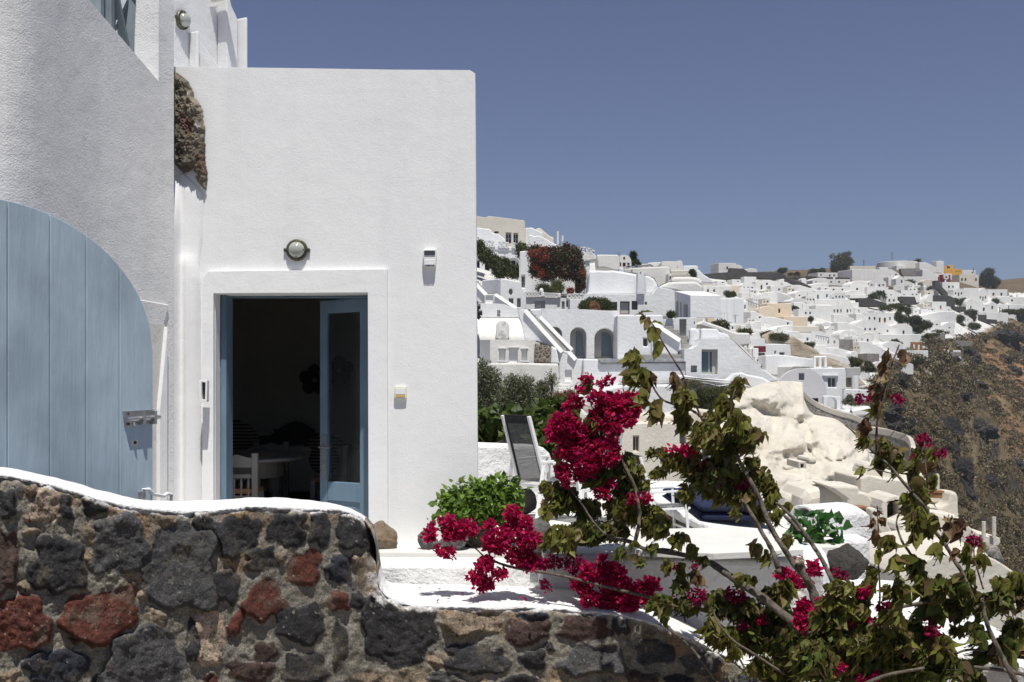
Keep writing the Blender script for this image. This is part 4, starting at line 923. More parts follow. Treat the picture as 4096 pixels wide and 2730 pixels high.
for r in ring_o: mb.v.extend([tuple(r[0]+Vector((0, 0, -.6)))]+[tuple(p) for p in r]+[tuple(r[-1]+Vector((0, 0, -.6)))])
k = n_arc+3
for i in range(len(ring_o)-1):
    for j in range(k-1): a = i*k+j; mb.f.append((a, a+1, a+k+1, a+k))
# open end: ring with recess
r0 = ring_o[0]; cc = a0.copy(); cc.z = zc+.05; inn = [cc+(p-cc)*.60 for p in r0]
b0 = len(mb.v); mb.v.extend([tuple(p) for p in r0]+[tuple(p) for p in inn]+[tuple(p+ax*.25) for p in inn]); kk2 = n_arc+1
for j in range(kk2-1): mb.f.append((b0+j, b0+j+1, b0+kk2+j+1, b0+kk2+j)); mb.f.append((b0+kk2+j, b0+kk2+j+1, b0+2*kk2+j+1, b0+2*kk2+j))
mb.f.append(tuple(b0+2*kk2+j for j in range(kk2)))
mb.v.extend([tuple(r0[0]+Vector((0, 0, -.6))), tuple(r0[-1]+Vector((0, 0, -.6)))]); q_ = len(mb.v); mb.f.append((b0, b0+kk2, b0+2*kk2-1, b0+kk2-1, q_-1, q_-2))
build('vault', mb, W['lime'], T, smooth=False, bevel=.012)
c = P(*ZC(1090, 700), 9.25); wv = P(*ZC(1215, 700), 9.1).x
build('base_block', MB().hexa([Vector((a0.x-.02, 8.75, -2.2)), Vector((wv, 8.95, -2.2)), Vector((wv-.02, 9.7, -2.2)), Vector((a0.x, 9.5, -2.2)), Vector((a0.x-.02, 8.75, zb)), Vector((wv, 8.95, P(*ZC(1215, 640), 9.0).z)), Vector((wv-.02, 9.7, P(*ZC(1215, 640), 9.0).z)), Vector((a0.x, 9.5, zb))]), W['lime'], T, bevel=.04)
# ivy in a basket
ic = P(*ZC(880, 600), 8.25); T = thing('potted_ivy', 'bright green ivy plant spilling beside the white oven', 'plant', P(*ZC(850, 760), 8.25))
build('planter', MB().lathe(P(*ZC(800, 745), 8.2), [(.07, 0), (.13, .05), (.14, .07), (.12, .07), (.09, .04)], 18), W['floor'], T, smooth=True)
LOBE = (np.array([(0, 0, 0), (.02, -.45, .02), (.35, -.5, -.04), (.55, -.25, .0), (1, 0, -.16), (.55, .25, .0), (.35, .5, -.04), (.02, .45, .02), (.4, 0, .04)]), [(0, 1, 8), (1, 2, 8), (2, 3, 8), (3, 4, 8), (4, 5, 8), (5, 6, 8), (6, 7, 8), (7, 0, 8)])
pp_, uu_ = crown_pts(120, [((ic.x, 8.25, ic.z+.04), (.15, .12, .11)), ((ic.x+.12, 8.2, ic.z+.02), (.11, .08, .11)), ((ic.x+.13, 8.15, ic.z-.10), (.05, .05, .06)), ((ic.x-.08, 8.2, ic.z-.03), (.1, .1, .08))], rg, .6)
dd_ = uu_+rg.normal(size=uu_.shape)*.4; dd_[:, 2] -= .5; mb = scatter(MB(), LOBE, pp_, dd_, rg.uniform(.045, .085, len(pp_)), roll=np.tile([.2, -.8, .5], (len(pp_), 1))+rg.normal(size=uu_.shape)*.35, rng=rg); foliage('leaves', mb, W['vine'], T)
mb = MB()
for p_ in pp_[::4]: mb.tube([P(*ZC(805, 720), 8.2), (Vector(p_)+P(*ZC(805, 720), 8.2))/2+Vector((0, 0, .05)), p_], .004, 5)
o = build('stems', mb, W['basil'], T); o['kind'] = 'stuff'
mb = MB()
for (x, y) in ((790, 610), (805, 628), (778, 632)): mb.v, mb.f = mb.v, mb.f; g_ = ico(P(*ZC(x, y), 8.1), .022, 2, .02, 1, 1); mb.add(g_.v, g_.f)
# ============================================================ BOUGAINVILLEA
BP = Vector((1.9, 6.0, -1.9))
bv = thing('bougainvillea', 'sprawling magenta bougainvillea with woody stems in front of the stone wall', 'shrub', BP)
rb = np.random.default_rng(21)
YB = {'ZI': 6.95, 'ZD': 6.85, 'ZA': 6.3, 'ZG': 6.35, 'ZH': 5.7, 'Z9': 6.1, 'ZC': 5.95, 'ZE': 6.5}
FRS = {'ZI': (ZI, 1.96), 'ZD': (ZD, 1.5687), 'ZA': (ZA, 1.96), 'ZG': (ZG, 2.3056), 'ZH': (ZH, 2.3058), 'Z9': (Z9, 2.0904), 'ZC': (ZC, 1.6003), 'ZE': (ZE, 2.091)}
def branch(fk, pts, r0, r1, y0=None, y1=None, mat='bark', n=7, wob=.012):
    fn, s = FRS[fk]; y0 = y0 or YB[fk]; y1 = y1 or y0
    uv = smooth_poly(px(fn, pts), 2); k = len(uv); P3 = []; RR = []
    for i, (u, v) in enumerate(uv):
        t = i/(k-1); Y = y0+(y1-y0)*t+wob*math.sin(i*1.1+len(pts)); P3.append(P(u, v, Y)); kn = 1+.18*noise.noise(Vector((i*.9, r0, u*.01)))
        RR.append((r0+(r1-r0)*t)*.74*kn*Y/F)
    return build('branch', MB().tube(P3, RR, n), W[mat], bv, smooth=True, recalc=False)
for a in [
    ('ZC', [(985, 1700), (975, 1568), (950, 1330), (930, 1150), (885, 985), (830, 880), (800, 800)], 8, 5.2, 5.95, 6.0),
    ('ZC', [(840, 900), (760, 810), (690, 700), (610, 580), (560, 430), (480, 270), (400, 130)], 4.6, 2.6, 6.0, 6.2),
    ('ZC', [(395, 125), (330, 10), (270, -80), (230, -150)], 2.4, 1.6, 6.2, 6.3),
    ('ZA', [(700, 720), (640, 660), (560, 590), (470, 540), (300, 505), (230, 410), (200, 330)], 2.2, 1.0, 6.3, 6.4),
    ('ZA', [(800, 960), (790, 820), (820, 700), (830, 550), (860, 400), (910, 330)], 1.6, .7, 6.25, 6.3),
    ('ZC', [(665, 860), (640, 760), (600, 680), (540, 580), (480, 470), (430, 400)], 4.2, 2.0, 5.95, 6.1),
    ('ZC', [(1035, 985), (990, 880), (940, 780), (880, 680), (800, 600), (700, 500)], 3.4, 2.4, 5.9, 6.2),
    ('ZC', [(900, 720), (850, 640), (780, 540), (690, 450), (640, 410)], 3.0, 1.8, 6.0, 6.2),
    ('ZC', [(850, 1245), (700, 1140), (560, 1020), (430, 940), (330, 870), (235, 805)], 6.2, 4.6, 5.9, 6.5),
    ('ZG', [(1030, 475), (820, 400), (640, 370), (420, 350), (300, 270), (150, 235), (60, 250)], 3.6, 2.0, 6.5, 6.9),
    ('ZI', [(1250, 1510), (1100, 1460), (960, 1480), (840, 1410), (700, 1385), (600, 1330), (520, 1230), (440, 1100), (340, 975)], 2.6, 1.2, 6.6, 6.95),
    ('ZI', [(860, 1420), (900, 1250), (890, 1100), (860, 960), (790, 830), (740, 720), (640, 560)], 3.0, 1.6, 6.8, 7.0),
    ('ZE', [(1900, 900), (1850, 780), (1780, 640), (1740, 520), (1690, 440), (1600, 300), (1560, 230), (1480, 80), (1400, 20), (1370, -5)], 1.6, .6, 6.3, 6.4, 'twig'),
    ('ZH', [(730, 940), (740, 700), (720, 450), (725, 200), (715, 20), (712, -60)], 1.3, .7, 5.7, 5.7, 'twig'),
    ('ZH', [(1035, 410), (1000, 350), (950, 290), (900, 160), (885, 80), (925, -10)], 2.2, 1.0, 5.7, 5.75),
    ('ZH', [(1555, 700), (1500, 550), (1420, 440), (1370, 340), (1290, 230), (1210, 140), (1150, 60), (1090, -20)], 3.0, 2.2, 5.6, 5.9),
    ('Z9', [(1100, 1560), (1075, 1450), (930, 1290), (830, 1170), (760, 1080), (640, 980), (520, 870), (440, 780), (380, 735)], 2.6, 1.0, 5.9, 6.1),
    ('Z9', [(640, 960), (638, 770), (660, 600), (720, 380), (760, 250), (790, 160), (830, 60)], 2.0, .8, 6.1, 6.15, 'twig'),
    ('Z9', [(1080, 1330), (1060, 1160), (1045, 1000), (1040, 870)], 1.4, .6, 5.95, 6.0, 'twig'),
    ('Z9', [(780, 1140), (640, 1105), (560, 1100), (465, 1070)], .9, .4, 6.0, 6.0),
    ('Z9', [(690, 890), (780, 800), (830, 700), (900, 620)], .7, .3, 6.1, 6.1),
    ('Z9', [(800, 870), (900, 800), (985, 730)], .6, .3, 6.1, 6.1),
    ('ZH', [(560, 1600), (780, 1500), (1000, 1460), (1140, 1435)], 2.8, 2.0, 5.5, 5.55),
    ('ZH', [(310, 1230), (480, 1140), (680, 1020), (860, 900), (950, 865), (1150, 830), (1330, 790)], 2.2, 2.6, 5.6, 5.7),
    ('ZH', [(1440, 1300), (1540, 1262), (1700, 1270)], 1.6, 1.8, 5.6, 5.6),
    ('ZH', [(1600, 1425), (1850, 1450), (2100, 1500)], 2.2, 2.8, 5.6, 5.6),
    ('ZH', [(2010, 1600), (1900, 1400), (1840, 1280), (1740, 1080), (1700, 930), (1680, 800)], 4.2, 2.4, 5.55, 5.6),
    ('ZH', [(1690, 705), (1640, 540), (1600, 400), (1610, 250)], 1.4, .6, 5.6, 5.6, 'twig'),
    ('ZH', [(1250, 1300), (1245, 1150), (1260, 1050)], 1.6, 1.0, 5.6, 5.6, 'twig'),
    ('ZH', [(1300, 235), (1340, 120), (1375, 15)], .9, .5, 5.7, 5.7),
    ('ZG', [(600, 1030), (700, 1130), (800, 1200), (900, 1320), (1000, 1450), (1100, 1600)], 2.4, 2.0, 6.45, 6.3),
    ('ZG', [(1250, 1290), (1330, 1420), (1400, 1600)], 1.5, 1.5, 6.3, 6.2),
    ('ZG', [(1030, 880), (1100, 1050), (1230, 1190), (1400, 1290), (1700, 1490)], 1.4, 2.0, 6.2, 6.1),
    ('ZD', [(860, 610), (760, 510), (640, 450), (540, 420), (480, 400)], 1.2, .6, 6.9, 6.9),
    ('ZD', [(840, 590), (1000, 660), (1300, 700), (1600, 780), (1900, 850), (2100, 900), (2353, 960)], 1.6, 2.6, 6.9, 6.5)]:
    branch(a[0], a[1], a[2], a[3], *(a[4:6]), mat=a[6] if len(a) > 6 else 'bark')
pt = np.array([[rb.uniform(-.9, 1.4), rb.uniform(Yl2-.75, Yl2-.05), z2_+.012] for _ in range(46)]+[[rb.uniform(-.6, 1.6), rb.uniform(Yl1+.1, 8.2), FZ+.012] for _ in range(40)])
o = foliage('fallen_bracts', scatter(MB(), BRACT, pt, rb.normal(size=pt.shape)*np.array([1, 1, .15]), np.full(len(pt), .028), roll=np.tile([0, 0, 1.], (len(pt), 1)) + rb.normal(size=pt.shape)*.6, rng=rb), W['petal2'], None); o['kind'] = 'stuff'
# the sawn stub
fn = ZC; build('cut_end', MB().lathe(P(*ZC(800, 797), 6.0), [(.024, 0), (.024, .012)], 14, (-.2, -.75, .6)), W['pumice'], bv)
leafA = MB(); leafB = MB(); leafD = MB()
twigs = MB()
def lclump(fk, x, y, rx, ry, n, sz, kind='A', dens=1.0):
    fn, s = FRS[fk]; u, v = fn(x, y); Y = YB[fk]+rb.normal()*.08; k = Y/F/s/4; c = P(u, v, Y)
    sz *= .66; n = int(1.55*n*(2.2 if kind == 'B' else 1.6)*(1.45 if fk in ('ZI', 'ZA') else 1))+1; pt, uu = crown_pts(n, [((c.x, c.y, c.z), (rx*k, min(rx, ry)*k*1.3, ry*k))], rb, .15)
    d = uu*.30+rb.normal(size=pt.shape)*.42; d[:, 2] -= 1.05
    roll = rb.normal(size=pt.shape)*.8+np.array([.9, -.3, .35])
    sizes = rb.uniform(.6, 1.3, n)*sz*1.08
    for j in range(max(1, n//9)):
        e = pt[rb.integers(n)]; e2 = pt[rb.integers(n)]; m_1 = (e+e2)/2+rb.normal(size=3)*.02; twigs.tube([e, m_1, e2], [.0022, .0028, .0018], 4, False)
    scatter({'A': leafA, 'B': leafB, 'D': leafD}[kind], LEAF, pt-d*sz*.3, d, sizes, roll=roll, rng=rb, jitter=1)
for c in [
    ('ZI', 300, 1060, 130, 120, 60, .085, 'B'), ('ZI', 170, 980, 60, 60, 10, .07, 'A'), ('ZI', 480, 1150, 110, 90, 40, .085, 'B'), ('ZI', 790, 820, 105, 120, 110, .065, 'B'), ('ZI', 800, 980, 120, 90, 90, .065, 'B'), ('ZI', 820, 1160, 150, 110, 90, .075, 'A'), ('ZI', 1000, 1250, 115, 130, 130, .065, 'A'), ('ZI', 290, 1380, 140, 110, 80, .075, 'A'), ('ZI', 500, 1320, 170, 80, 60, .09, 'B'), ('ZI', 260, 700, 45, 80, 14, .07, 'A'), ('ZI', 550, 470, 80, 80, 14, .08, 'A'), ('ZI', 600, 600, 60, 90, 14, .075, 'A'), ('ZI', 500, 190, 60, 70, 12, .07, 'A'), ('ZI', 590, 900, 100, 80, 40, .10, 'B'), ('ZI', 950, 960, 40, 30, 6, .08, 'A'), ('ZI', 200, 1150, 80, 80, 18, .075, 'A'), ('ZI', 400, 410, 40, 50, 6, .07, 'A'), ('ZI', 150, 1410, 50, 60, 12, .06, 'A'), ('ZI', 700, 1330, 120, 70, 30, .08, 'B'), ('ZI', 690, 1130, 70, 110, 34, .075, 'A'), ('ZI', 900, 860, 40, 60, 18, .06, 'A'),
    ('ZA', 60, 170, 70, 60, 16, .085, 'A'), ('ZA', 90, 300, 90, 90, 22, .10, 'A'), ('ZA', 190, 340, 50, 80, 8, .10, 'D'), ('ZA', 250, 580, 45, 90, 10, .12, 'A'), ('ZA', 150, 480, 25, 60, 4, .11, 'A'), ('ZA', 460, 480, 90, 90, 46, .07, 'A'), ('ZA', 380, 330, 30, 50, 5, .09, 'D'), ('ZA', 450, 640, 60, 110, 20, .09, 'A'), ('ZA', 640, 770, 120, 110, 70, .075, 'A'), ('ZA', 780, 560, 55, 100, 20, .095, 'A'), ('ZA', 880, 680, 90, 100, 36, .10, 'A'), ('ZA', 900, 350, 50, 30, 8, .07, 'A'), ('ZA', 870, 400, 50, 70, 9, .085, 'A'), ('ZA', 1000, 760, 90, 60, 22, .07, 'A'), ('ZA', 960, 840, 60, 60, 14, .08, 'A'), ('ZA', 780, 880, 100, 110, 44, .10, 'B'), ('ZA', 250, 900, 90, 35, 20, .055, 'A'), ('ZA', 370, 960, 100, 60, 34, .07, 'A'), ('ZA', 500, 980, 110, 100, 56, .08, 'A'), ('ZA', 270, 1060, 70, 50, 20, .055, 'A'), ('ZA', 640, 1080, 150, 130, 90, .085, 'B'), ('ZA', 800, 1080, 120, 130, 64, .08, 'A'), ('ZA', 490, 1230, 50, 70, 10, .085, 'A'), ('ZA', 780, 1230, 130, 80, 50, .08, 'A'), ('ZA', 1050, 1110, 110, 100, 60, .07, 'A'), ('ZA', 1150, 1230, 60, 100, 34, .07, 'A'), ('ZA', 960, 1260, 90, 80, 36, .07, 'A'), ('ZA', 1060, 1390, 60, 70, 20, .07, 'A'), ('ZA', 870, 1370, 40, 40, 8, .06, 'A'), ('ZA', 1180, 1400, 40, 80, 14, .06, 'A'), ('ZA', 680, 640, 80, 60, 18, .07, 'A'), ('ZA', 1000, 980, 60, 60, 20, .06, 'A'), ('ZA', 1270, 1330, 30, 40, 6, .07, 'A'),
    ('ZG', 720, 250, 80, 60, 20, .08, 'A'), ('ZG', 850, 350, 40, 60, 7, .095, 'A'), ('ZG', 560, 120, 90, 110, 50, .065, 'A'), ('ZG', 620, 500, 50, 70, 16, .06, 'A'), ('ZG', 740, 560, 40, 100, 12, .08, 'A'), ('ZG', 740, 680, 70, 60, 16, .08, 'B'), ('ZG', 880, 590, 50, 70, 9, .085, 'D'), ('ZG', 560, 840, 110, 80, 44, .075, 'B'), ('ZG', 580, 930, 60, 60, 12, .09, 'B'), ('ZG', 800, 850, 130, 80, 60, .075, 'B'), ('ZG', 1020, 1080, 50, 110, 12, .12, 'A'), ('ZG', 1100, 830, 130, 110, 60, .085, 'B'), ('ZG', 1320, 620, 70, 40, 14, .075, 'A'), ('ZG', 1400, 660, 35, 50, 6, .08, 'A'), ('ZG', 1300, 900, 170, 120, 90, .08, 'B'), ('ZG', 1150, 1150, 160, 120, 80, .085, 'A'), ('ZG', 1450, 1130, 200, 170, 150, .085, 'B'), ('ZG', 1560, 780, 90, 90, 36, .085, 'B'), ('ZG', 1700, 720, 110, 80, 40, .10, 'A'), ('ZG', 1800, 1250, 220, 260, 220, .085, 'B'), ('ZG', 1480, 1420, 120, 110, 50, .085, 'A'), ('ZG', 1750, 1480, 250, 100, 110, .085, 'B'), ('ZG', 1430, 330, 40, 80, 3, .14, 'A'), ('ZG', 1540, 410, 35, 70, 3, .11, 'A'), ('ZG', 1720, 260, 60, 60, 10, .07, 'A'), ('ZG', 1650, 1000, 160, 160, 110, .085, 'B'), ('ZG', 190, 370, 50, 40, 7, .08, 'B'), ('ZG', 370, 450, 30, 40, 3, .08, 'B'), ('ZG', 480, 320, 60, 30, 7, .07, 'B'), ('ZG', 300, 300, 30, 30, 4, .07, 'A'), ('ZG', 1230, 1290, 60, 50, 12, .085, 'A'), ('ZG', 950, 440, 50, 30, 6, .07, 'B'),
    ('ZH', 380, 700, 160, 70, 60, .07, 'A'), ('ZH', 300, 830, 160, 60, 40, .07, 'A'), ('ZH', 480, 880, 180, 120, 90, .075, 'A'), ('ZH', 640, 660, 60, 90, 12, .10, 'A'), ('ZH', 800, 740, 36, 70, 5, .09, 'A'), ('ZH', 670, 550, 60, 40, 8, .07, 'A'), ('ZH', 900, 450, 60, 50, 3, .13, 'A'), ('ZH', 905, 720, 60, 140, 9, .15, 'A'), ('ZH', 1050, 500, 60, 90, 8, .13, 'A'), ('ZH', 1140, 690, 70, 100, 10, .13, 'A'), ('ZH', 1240, 880, 90, 100, 12, .15, 'B'), ('ZH', 1300, 680, 70, 90, 12, .12, 'B'), ('ZH', 1480, 680, 80, 100, 18, .11, 'B'), ('ZH', 1450, 880, 90, 90, 12, .13, 'B'), ('ZH', 1610, 800, 110, 110, 22, .11, 'B'), ('ZH', 1720, 860, 80, 100, 14, .12, 'B'), ('ZH', 1850, 800, 90, 110, 20, .11, 'B'), ('ZH', 1850, 650, 70, 60, 12, .08, 'A'), ('ZH', 1980, 620, 80, 50, 9, .10, 'A'), ('ZH', 2040, 760, 60, 100, 12, .11, 'B'), ('ZH', 1560, 590, 60, 60, 8, .10, 'A'), ('ZH', 1540, 430, 30, 60, 4, .10, 'A'), ('ZH', 1540, 320, 40, 60, 6, .08, 'A'), ('ZH', 1665, 450, 30, 60, 4, .09, 'A'), ('ZH', 1670, 330, 30, 60, 4, .08, 'A'),
    ('ZH', 620, 1160, 420, 120, 220, .085, 'A'), ('ZH', 500, 1330, 500, 200, 420, .09, 'B'), ('ZH', 1050, 1220, 220, 180, 150, .10, 'B'), ('ZH', 940, 1230, 60, 80, 4, .14, 'A'), ('ZH', 1040, 1060, 120, 60, 26, .09, 'A'), ('ZH', 1300, 1250, 120, 120, 50, .085, 'A'), ('ZH', 1200, 1480, 110, 90, 14, .14, 'B'), ('ZH', 1400, 1420, 120, 100, 40, .10, 'B'), ('ZH', 1650, 1140, 80, 80, 18, .10, 'B'), ('ZH', 1600, 1060, 50, 30, 7, .09, 'B'), ('ZH', 1880, 1250, 110, 110, 40, .10, 'B'), ('ZH', 1990, 1080, 90, 110, 30, .09, 'A'), ('ZH', 2030, 1300, 60, 150, 20, .10, 'D'), ('ZH', 1570, 1440, 80, 80, 18, .09, 'B'), ('ZH', 1700, 1300, 60, 70, 12, .10, 'B'), ('ZH', 130, 1350, 200, 190, 200, .085, 'B'), ('ZH', 700, 1470, 420, 100, 200, .09, 'B'), ('ZH', 1450, 1090, 60, 50, 8, .08, 'A'), ('ZH', 1620, 1540, 80, 40, 14, .09, 'B'), ('ZH', 850, 950, 120, 70, 24, .08, 'A'), ('ZH', 250, 1000, 200, 120, 80, .075, 'B'), ('ZH', 1090, 1360, 110, 90, 50, .10, 'B'),
    ('ZH', 1080, 60, 70, 80, 18, .10, 'A'), ('ZH', 1060, 190, 30, 80, 5, .12, 'A'), ('ZH', 1160, 160, 60, 60, 9, .11, 'A'), ('ZH', 1240, 75, 50, 30, 4, .10, 'A'), ('ZH', 1270, 360, 45, 50, 4, .11, 'A'), ('ZH', 1340, 240, 30, 40, 3, .08, 'A'), ('ZH', 1420, 370, 20, 30, 2, .08, 'D'), ('ZH', 690, 200, 25, 60, 3, .09, 'D'), ('ZH', 760, 270, 25, 60, 2, .10, 'D'), ('ZH', 830, 280, 35, 70, 5, .11, 'A'), ('ZH', 670, 80, 25, 20, 2, .07, 'D'), ('ZH', 765, 90, 20, 30, 2, .07, 'D'), ('ZH', 735, 400, 20, 50, 2, .09, 'A'), ('ZH', 1460, 140, 40, 60, 4, .12, 'D'), ('ZH', 1380, 120, 30, 70, 4, .09, 'D'),
    ('Z9', 740, 170, 40, 40, 3, .09, 'D'), ('Z9', 870, 180, 40, 20, 1, .11, 'D'), ('Z9', 690, 250, 30, 40, 4, .09, 'D'), ('Z9', 715, 330, 18, 40, 2, .09, 'D'), ('Z9', 630, 430, 40, 60, 5, .11, 'D'), ('Z9', 745, 460, 22, 30, 1, .08, 'D'), ('Z9', 625, 590, 40, 50, 6, .10, 'A'), ('Z9', 550, 740, 35, 60, 6, .09, 'D'), ('Z9', 545, 870, 50, 60, 12, .08, 'A'), ('Z9', 690, 890, 60, 50, 8, .09, 'A'), ('Z9', 720, 960, 60, 50, 9, .09, 'B'), ('Z9', 680, 1040, 50, 40, 6, .10, 'B'), ('Z9', 810, 980, 50, 60, 8, .10, 'A'), ('Z9', 810, 1080, 25, 60, 2, .13, 'A'), ('Z9', 515, 1140, 18, 50, 1, .12, 'A'), ('Z9', 980, 970, 50, 60, 12, .07, 'A'), ('Z9', 950, 1100, 35, 90, 6, .12, 'B'), ('Z9', 1000, 1220, 40, 70, 6, .11, 'A'), ('Z9', 1110, 1090, 50, 35, 2, .12, 'D'), ('Z9', 1110, 1210, 45, 60, 6, .11, 'A'), ('Z9', 1100, 980, 40, 50, 7, .08, 'A'), ('Z9', 920, 1340, 60, 40, 10, .09, 'A'), ('Z9', 950, 1420, 90, 90, 30, .09, 'A'), ('Z9', 1030, 1350, 50, 60, 8, .10, 'A'), ('Z9', 960, 1520, 60, 50, 12, .10, 'B'), ('Z9', 1100, 1520, 60, 30, 6, .09, 'A'), ('Z9', 645, 1470, 30, 15, 4, .05, 'D')]:
    lclump(*c)
# single leaves along the thin arching twig
for (x, y, s_, a) in [(1395, 15, .05, 2.5), (1375, 10, .05, 3.0), (1420, -10, .08, .5), (1400, 60, .06, -1.8), (1440, 100, .08, -1.7), (1455, 70, .06, -1.2), (1480, 180, .11, -1.9), (1520, 190, .11, -1.5), (1525, 80, .08, .1), (1530, 310, .13, -1.6), (1410, 40, .045, -2.5)]:
    u, v = ZE(x, y); c = P(u, v, 6.42); scatter(leafA, LEAF, np.array([c-Vector((math.cos(a), 0, math.sin(a)))*s_*.4]), np.array([[math.cos(a), .1, math.sin(a)]]), np.array([s_*.9]), roll=np.array([[.3, .2, .9]]), rng=rb)
for nm, mb_, mt in (('leaves', leafA, 'bleaf'), ('shade_tinted_leaves', leafB, 'bleaf2'), ('dry_leaves', leafD, 'dry')):
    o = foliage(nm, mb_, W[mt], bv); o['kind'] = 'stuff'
o = build('twigs', twigs, W['bark'], bv, recalc=False, weld=False); o['kind'] = 'stuff'
FL = [
    ('ZI', 680, 340, 130, 90, 1), ('ZI', 820, 330, 100, 100, 1), ('ZI', 800, 440, 70, 60, 1), ('ZI', 380, 325, 70, 55, 1), ('ZI', 560, 270, 60, 40, 1), ('ZI', 310, 500, 120, 100, 1), ('ZI', 430, 560, 120, 90, 1), ('ZI', 400, 690, 150, 90, 1), ('ZI', 480, 790, 120, 80, 1), ('ZI', 620, 700, 110, 110, 1), ('ZI', 600, 430, 100, 80, 1), ('ZI', 300, 860, 60, 60, 1), ('ZI', 600, 1025, 60, 40, 1), ('ZI', 495, 108, 20, 14, 1), ('ZI', 600, 160, 30, 22, 1), ('ZI', 660, 135, 30, 26, 1), ('ZI', 420, 220, 20, 24, 1), ('ZI', 850, 1065, 36, 25, 1), ('ZI', 940, 1060, 30, 36, 1), ('ZI', 320, 935, 30, 26, 1), ('ZI', 430, 890, 40, 30, 1), ('ZI', 450, 150, 18, 20, 1), ('ZI', 690, 520, 60, 50, 1), ('ZI', 220, 560, 50, 60, 1), ('ZI', 670, 940, 28, 30, 1),
    ('ZD', 610, 375, 45, 25, 1), ('ZD', 730, 415, 70, 45, 1), ('ZD', 500, 440, 28, 50, 1), ('ZD', 566, 540, 22, 30, 1), ('ZD', 620, 565, 30, 28, 1), ('ZD', 650, 450, 70, 35, 1), ('ZD', 930, 490, 90, 80, 1), ('ZD', 1020, 320, 40, 45, 1), ('ZD', 1030, 410, 50, 50, 1), ('ZD', 1105, 380, 30, 30, 1), ('ZD', 1110, 480, 70, 60, 1), ('ZD', 1080, 590, 80, 60, 1), ('ZD', 880, 390, 30, 25, 1), ('ZD', 850, 640, 60, 40, 1), ('ZD', 1160, 640, 70, 30, 1), ('ZD', 780, 720, 40, 30, 1), ('ZD', 850, 760, 55, 38, 1), ('ZD', 940, 700, 36, 30, 1), ('ZD', 1270, 630, 70, 30, 2), ('ZD', 1400, 640, 60, 50, 2), ('ZD', 1510, 700, 70, 60, 1), ('ZD', 1640, 700, 80, 70, 1), ('ZD', 1680, 800, 100, 70, 1), ('ZD', 1850, 800, 90, 70, 1), ('ZD', 1750, 880, 90, 50, 1), ('ZD', 1450, 760, 60, 40, 1), ('ZD', 1500, 850, 50, 40, 1), ('ZD', 1230, 770, 28, 30, 2), ('ZD', 1590, 610, 20, 18, 1), ('ZD', 1370, 540, 30, 40, 2), ('ZD', 1600, 880, 60, 30, 1),
    ('ZG', 900, 770, 70, 60, 2), ('ZG', 1240, 760, 90, 60, 2), ('ZG', 660, 500, 40, 22, 2), ('ZG', 1320, 1050, 40, 30, 2), ('ZG', 1500, 1000, 30, 20, 1), ('ZG', 1700, 570, 80, 35, 1), ('ZG', 1860, 630, 80, 40, 1), ('ZG', 1960, 510, 36, 46, 1), ('ZG', 1840, 430, 28, 20, 2), ('ZG', 850, 490, 18, 14, 2),
    ('ZH', 40, 900, 70, 80, 1), ('ZH', 30, 1010, 70, 60, 1), ('ZH', 250, 850, 90, 50, 1), ('ZH', 290, 920, 70, 50, 1), ('ZH', 430, 990, 55, 45, 1), ('ZH', 790, 880, 55, 46, 1), ('ZH', 870, 935, 36, 34, 1), ('ZH', 620, 1000, 55, 35, 1), ('ZH', 730, 1060, 65, 50, 1), ('ZH', 350, 1190, 50, 60, 1), ('ZH', 390, 1290, 50, 50, 1), ('ZH', 490, 1180, 36, 50, 1), ('ZH', 320, 1420, 46, 46, 1), ('ZH', 985, 1260, 40, 60, 1), ('ZH', 630, 1530, 80, 40, 1), ('ZH', 560, 735, 60, 28, 1), ('ZH', 380, 580, 50, 34, 2), ('ZH', 120, 520, 36, 46, 1), ('ZH', 330, 540, 26, 22, 2), ('ZH', 1210, 1090, 55, 30, 2), ('ZH', 1190, 1020, 18, 14, 2), ('ZH', 1600, 250, 55, 36, 2), ('ZH', 290, 780, 50, 25, 1), ('ZH', 240, 1160, 30, 30, 1),
    ('Z9', 500, 515, 32, 30, 2), ('Z9', 578, 490, 16, 34, 2), ('Z9', 815, 505, 40, 32, 2), ('Z9', 1035, 860, 50, 40, 2), ('Z9', 1165, 955, 38, 30, 2), ('Z9', 930, 1020, 20, 18, 2),
    ('ZA', 380, 885, 25, 18, 1), ('ZA', 490, 880, 50, 32, 1), ('ZA', 592, 1050, 24, 60, 1), ('ZA', 930, 1180, 50, 36, 1), ('ZA', 1010, 1290, 46, 28, 1), ('ZA', 1120, 1050, 36, 30, 1), ('ZA', 1100, 1280, 28, 24, 1), ('ZA', 810, 1370, 34, 24, 1)]
for (fk, x, y, rx, ry, kd) in FL[:100]:
    fn, s = FRS[fk]; u, v = fn(x, y); Y = YB[fk]-.03+rb.normal()*.03; k = Y/F/s/4; c = P(u, v, Y); a_px = rx*ry/(s*4)**2*3.14
    nfl = max(5, int(a_px/3.7)); fs = .032 if kd == 1 else .022
    pt, uu = crown_pts(nfl, [((c.x, c.y, c.z), (rx*k, min(rx, ry)*k, ry*k))], rb, .45)
    pt = np.repeat(pt, 5, 0)+rb.normal(size=(nfl*5, 3))*.008; ax = np.repeat(uu+rb.normal(size=uu.shape)*.6+np.array([0, -.35, 0]), 5, 0); ax /= np.linalg.norm(ax, axis=1, keepdims=True)
    t = rb.normal(size=ax.shape); t -= ax*(t*ax).sum(1, keepdims=True); t /= np.linalg.norm(t, axis=1, keepdims=True); d = ax*.75+t
    o = foliage('flower_cluster', scatter(MB(), BRACT, pt, d, rb.uniform(.7, 1.15, len(pt))*fs, roll=np.cross(d, ax)+rb.normal(size=ax.shape)*.15, rng=rb), W['petal' if kd == 1 else 'petal2'], bv)
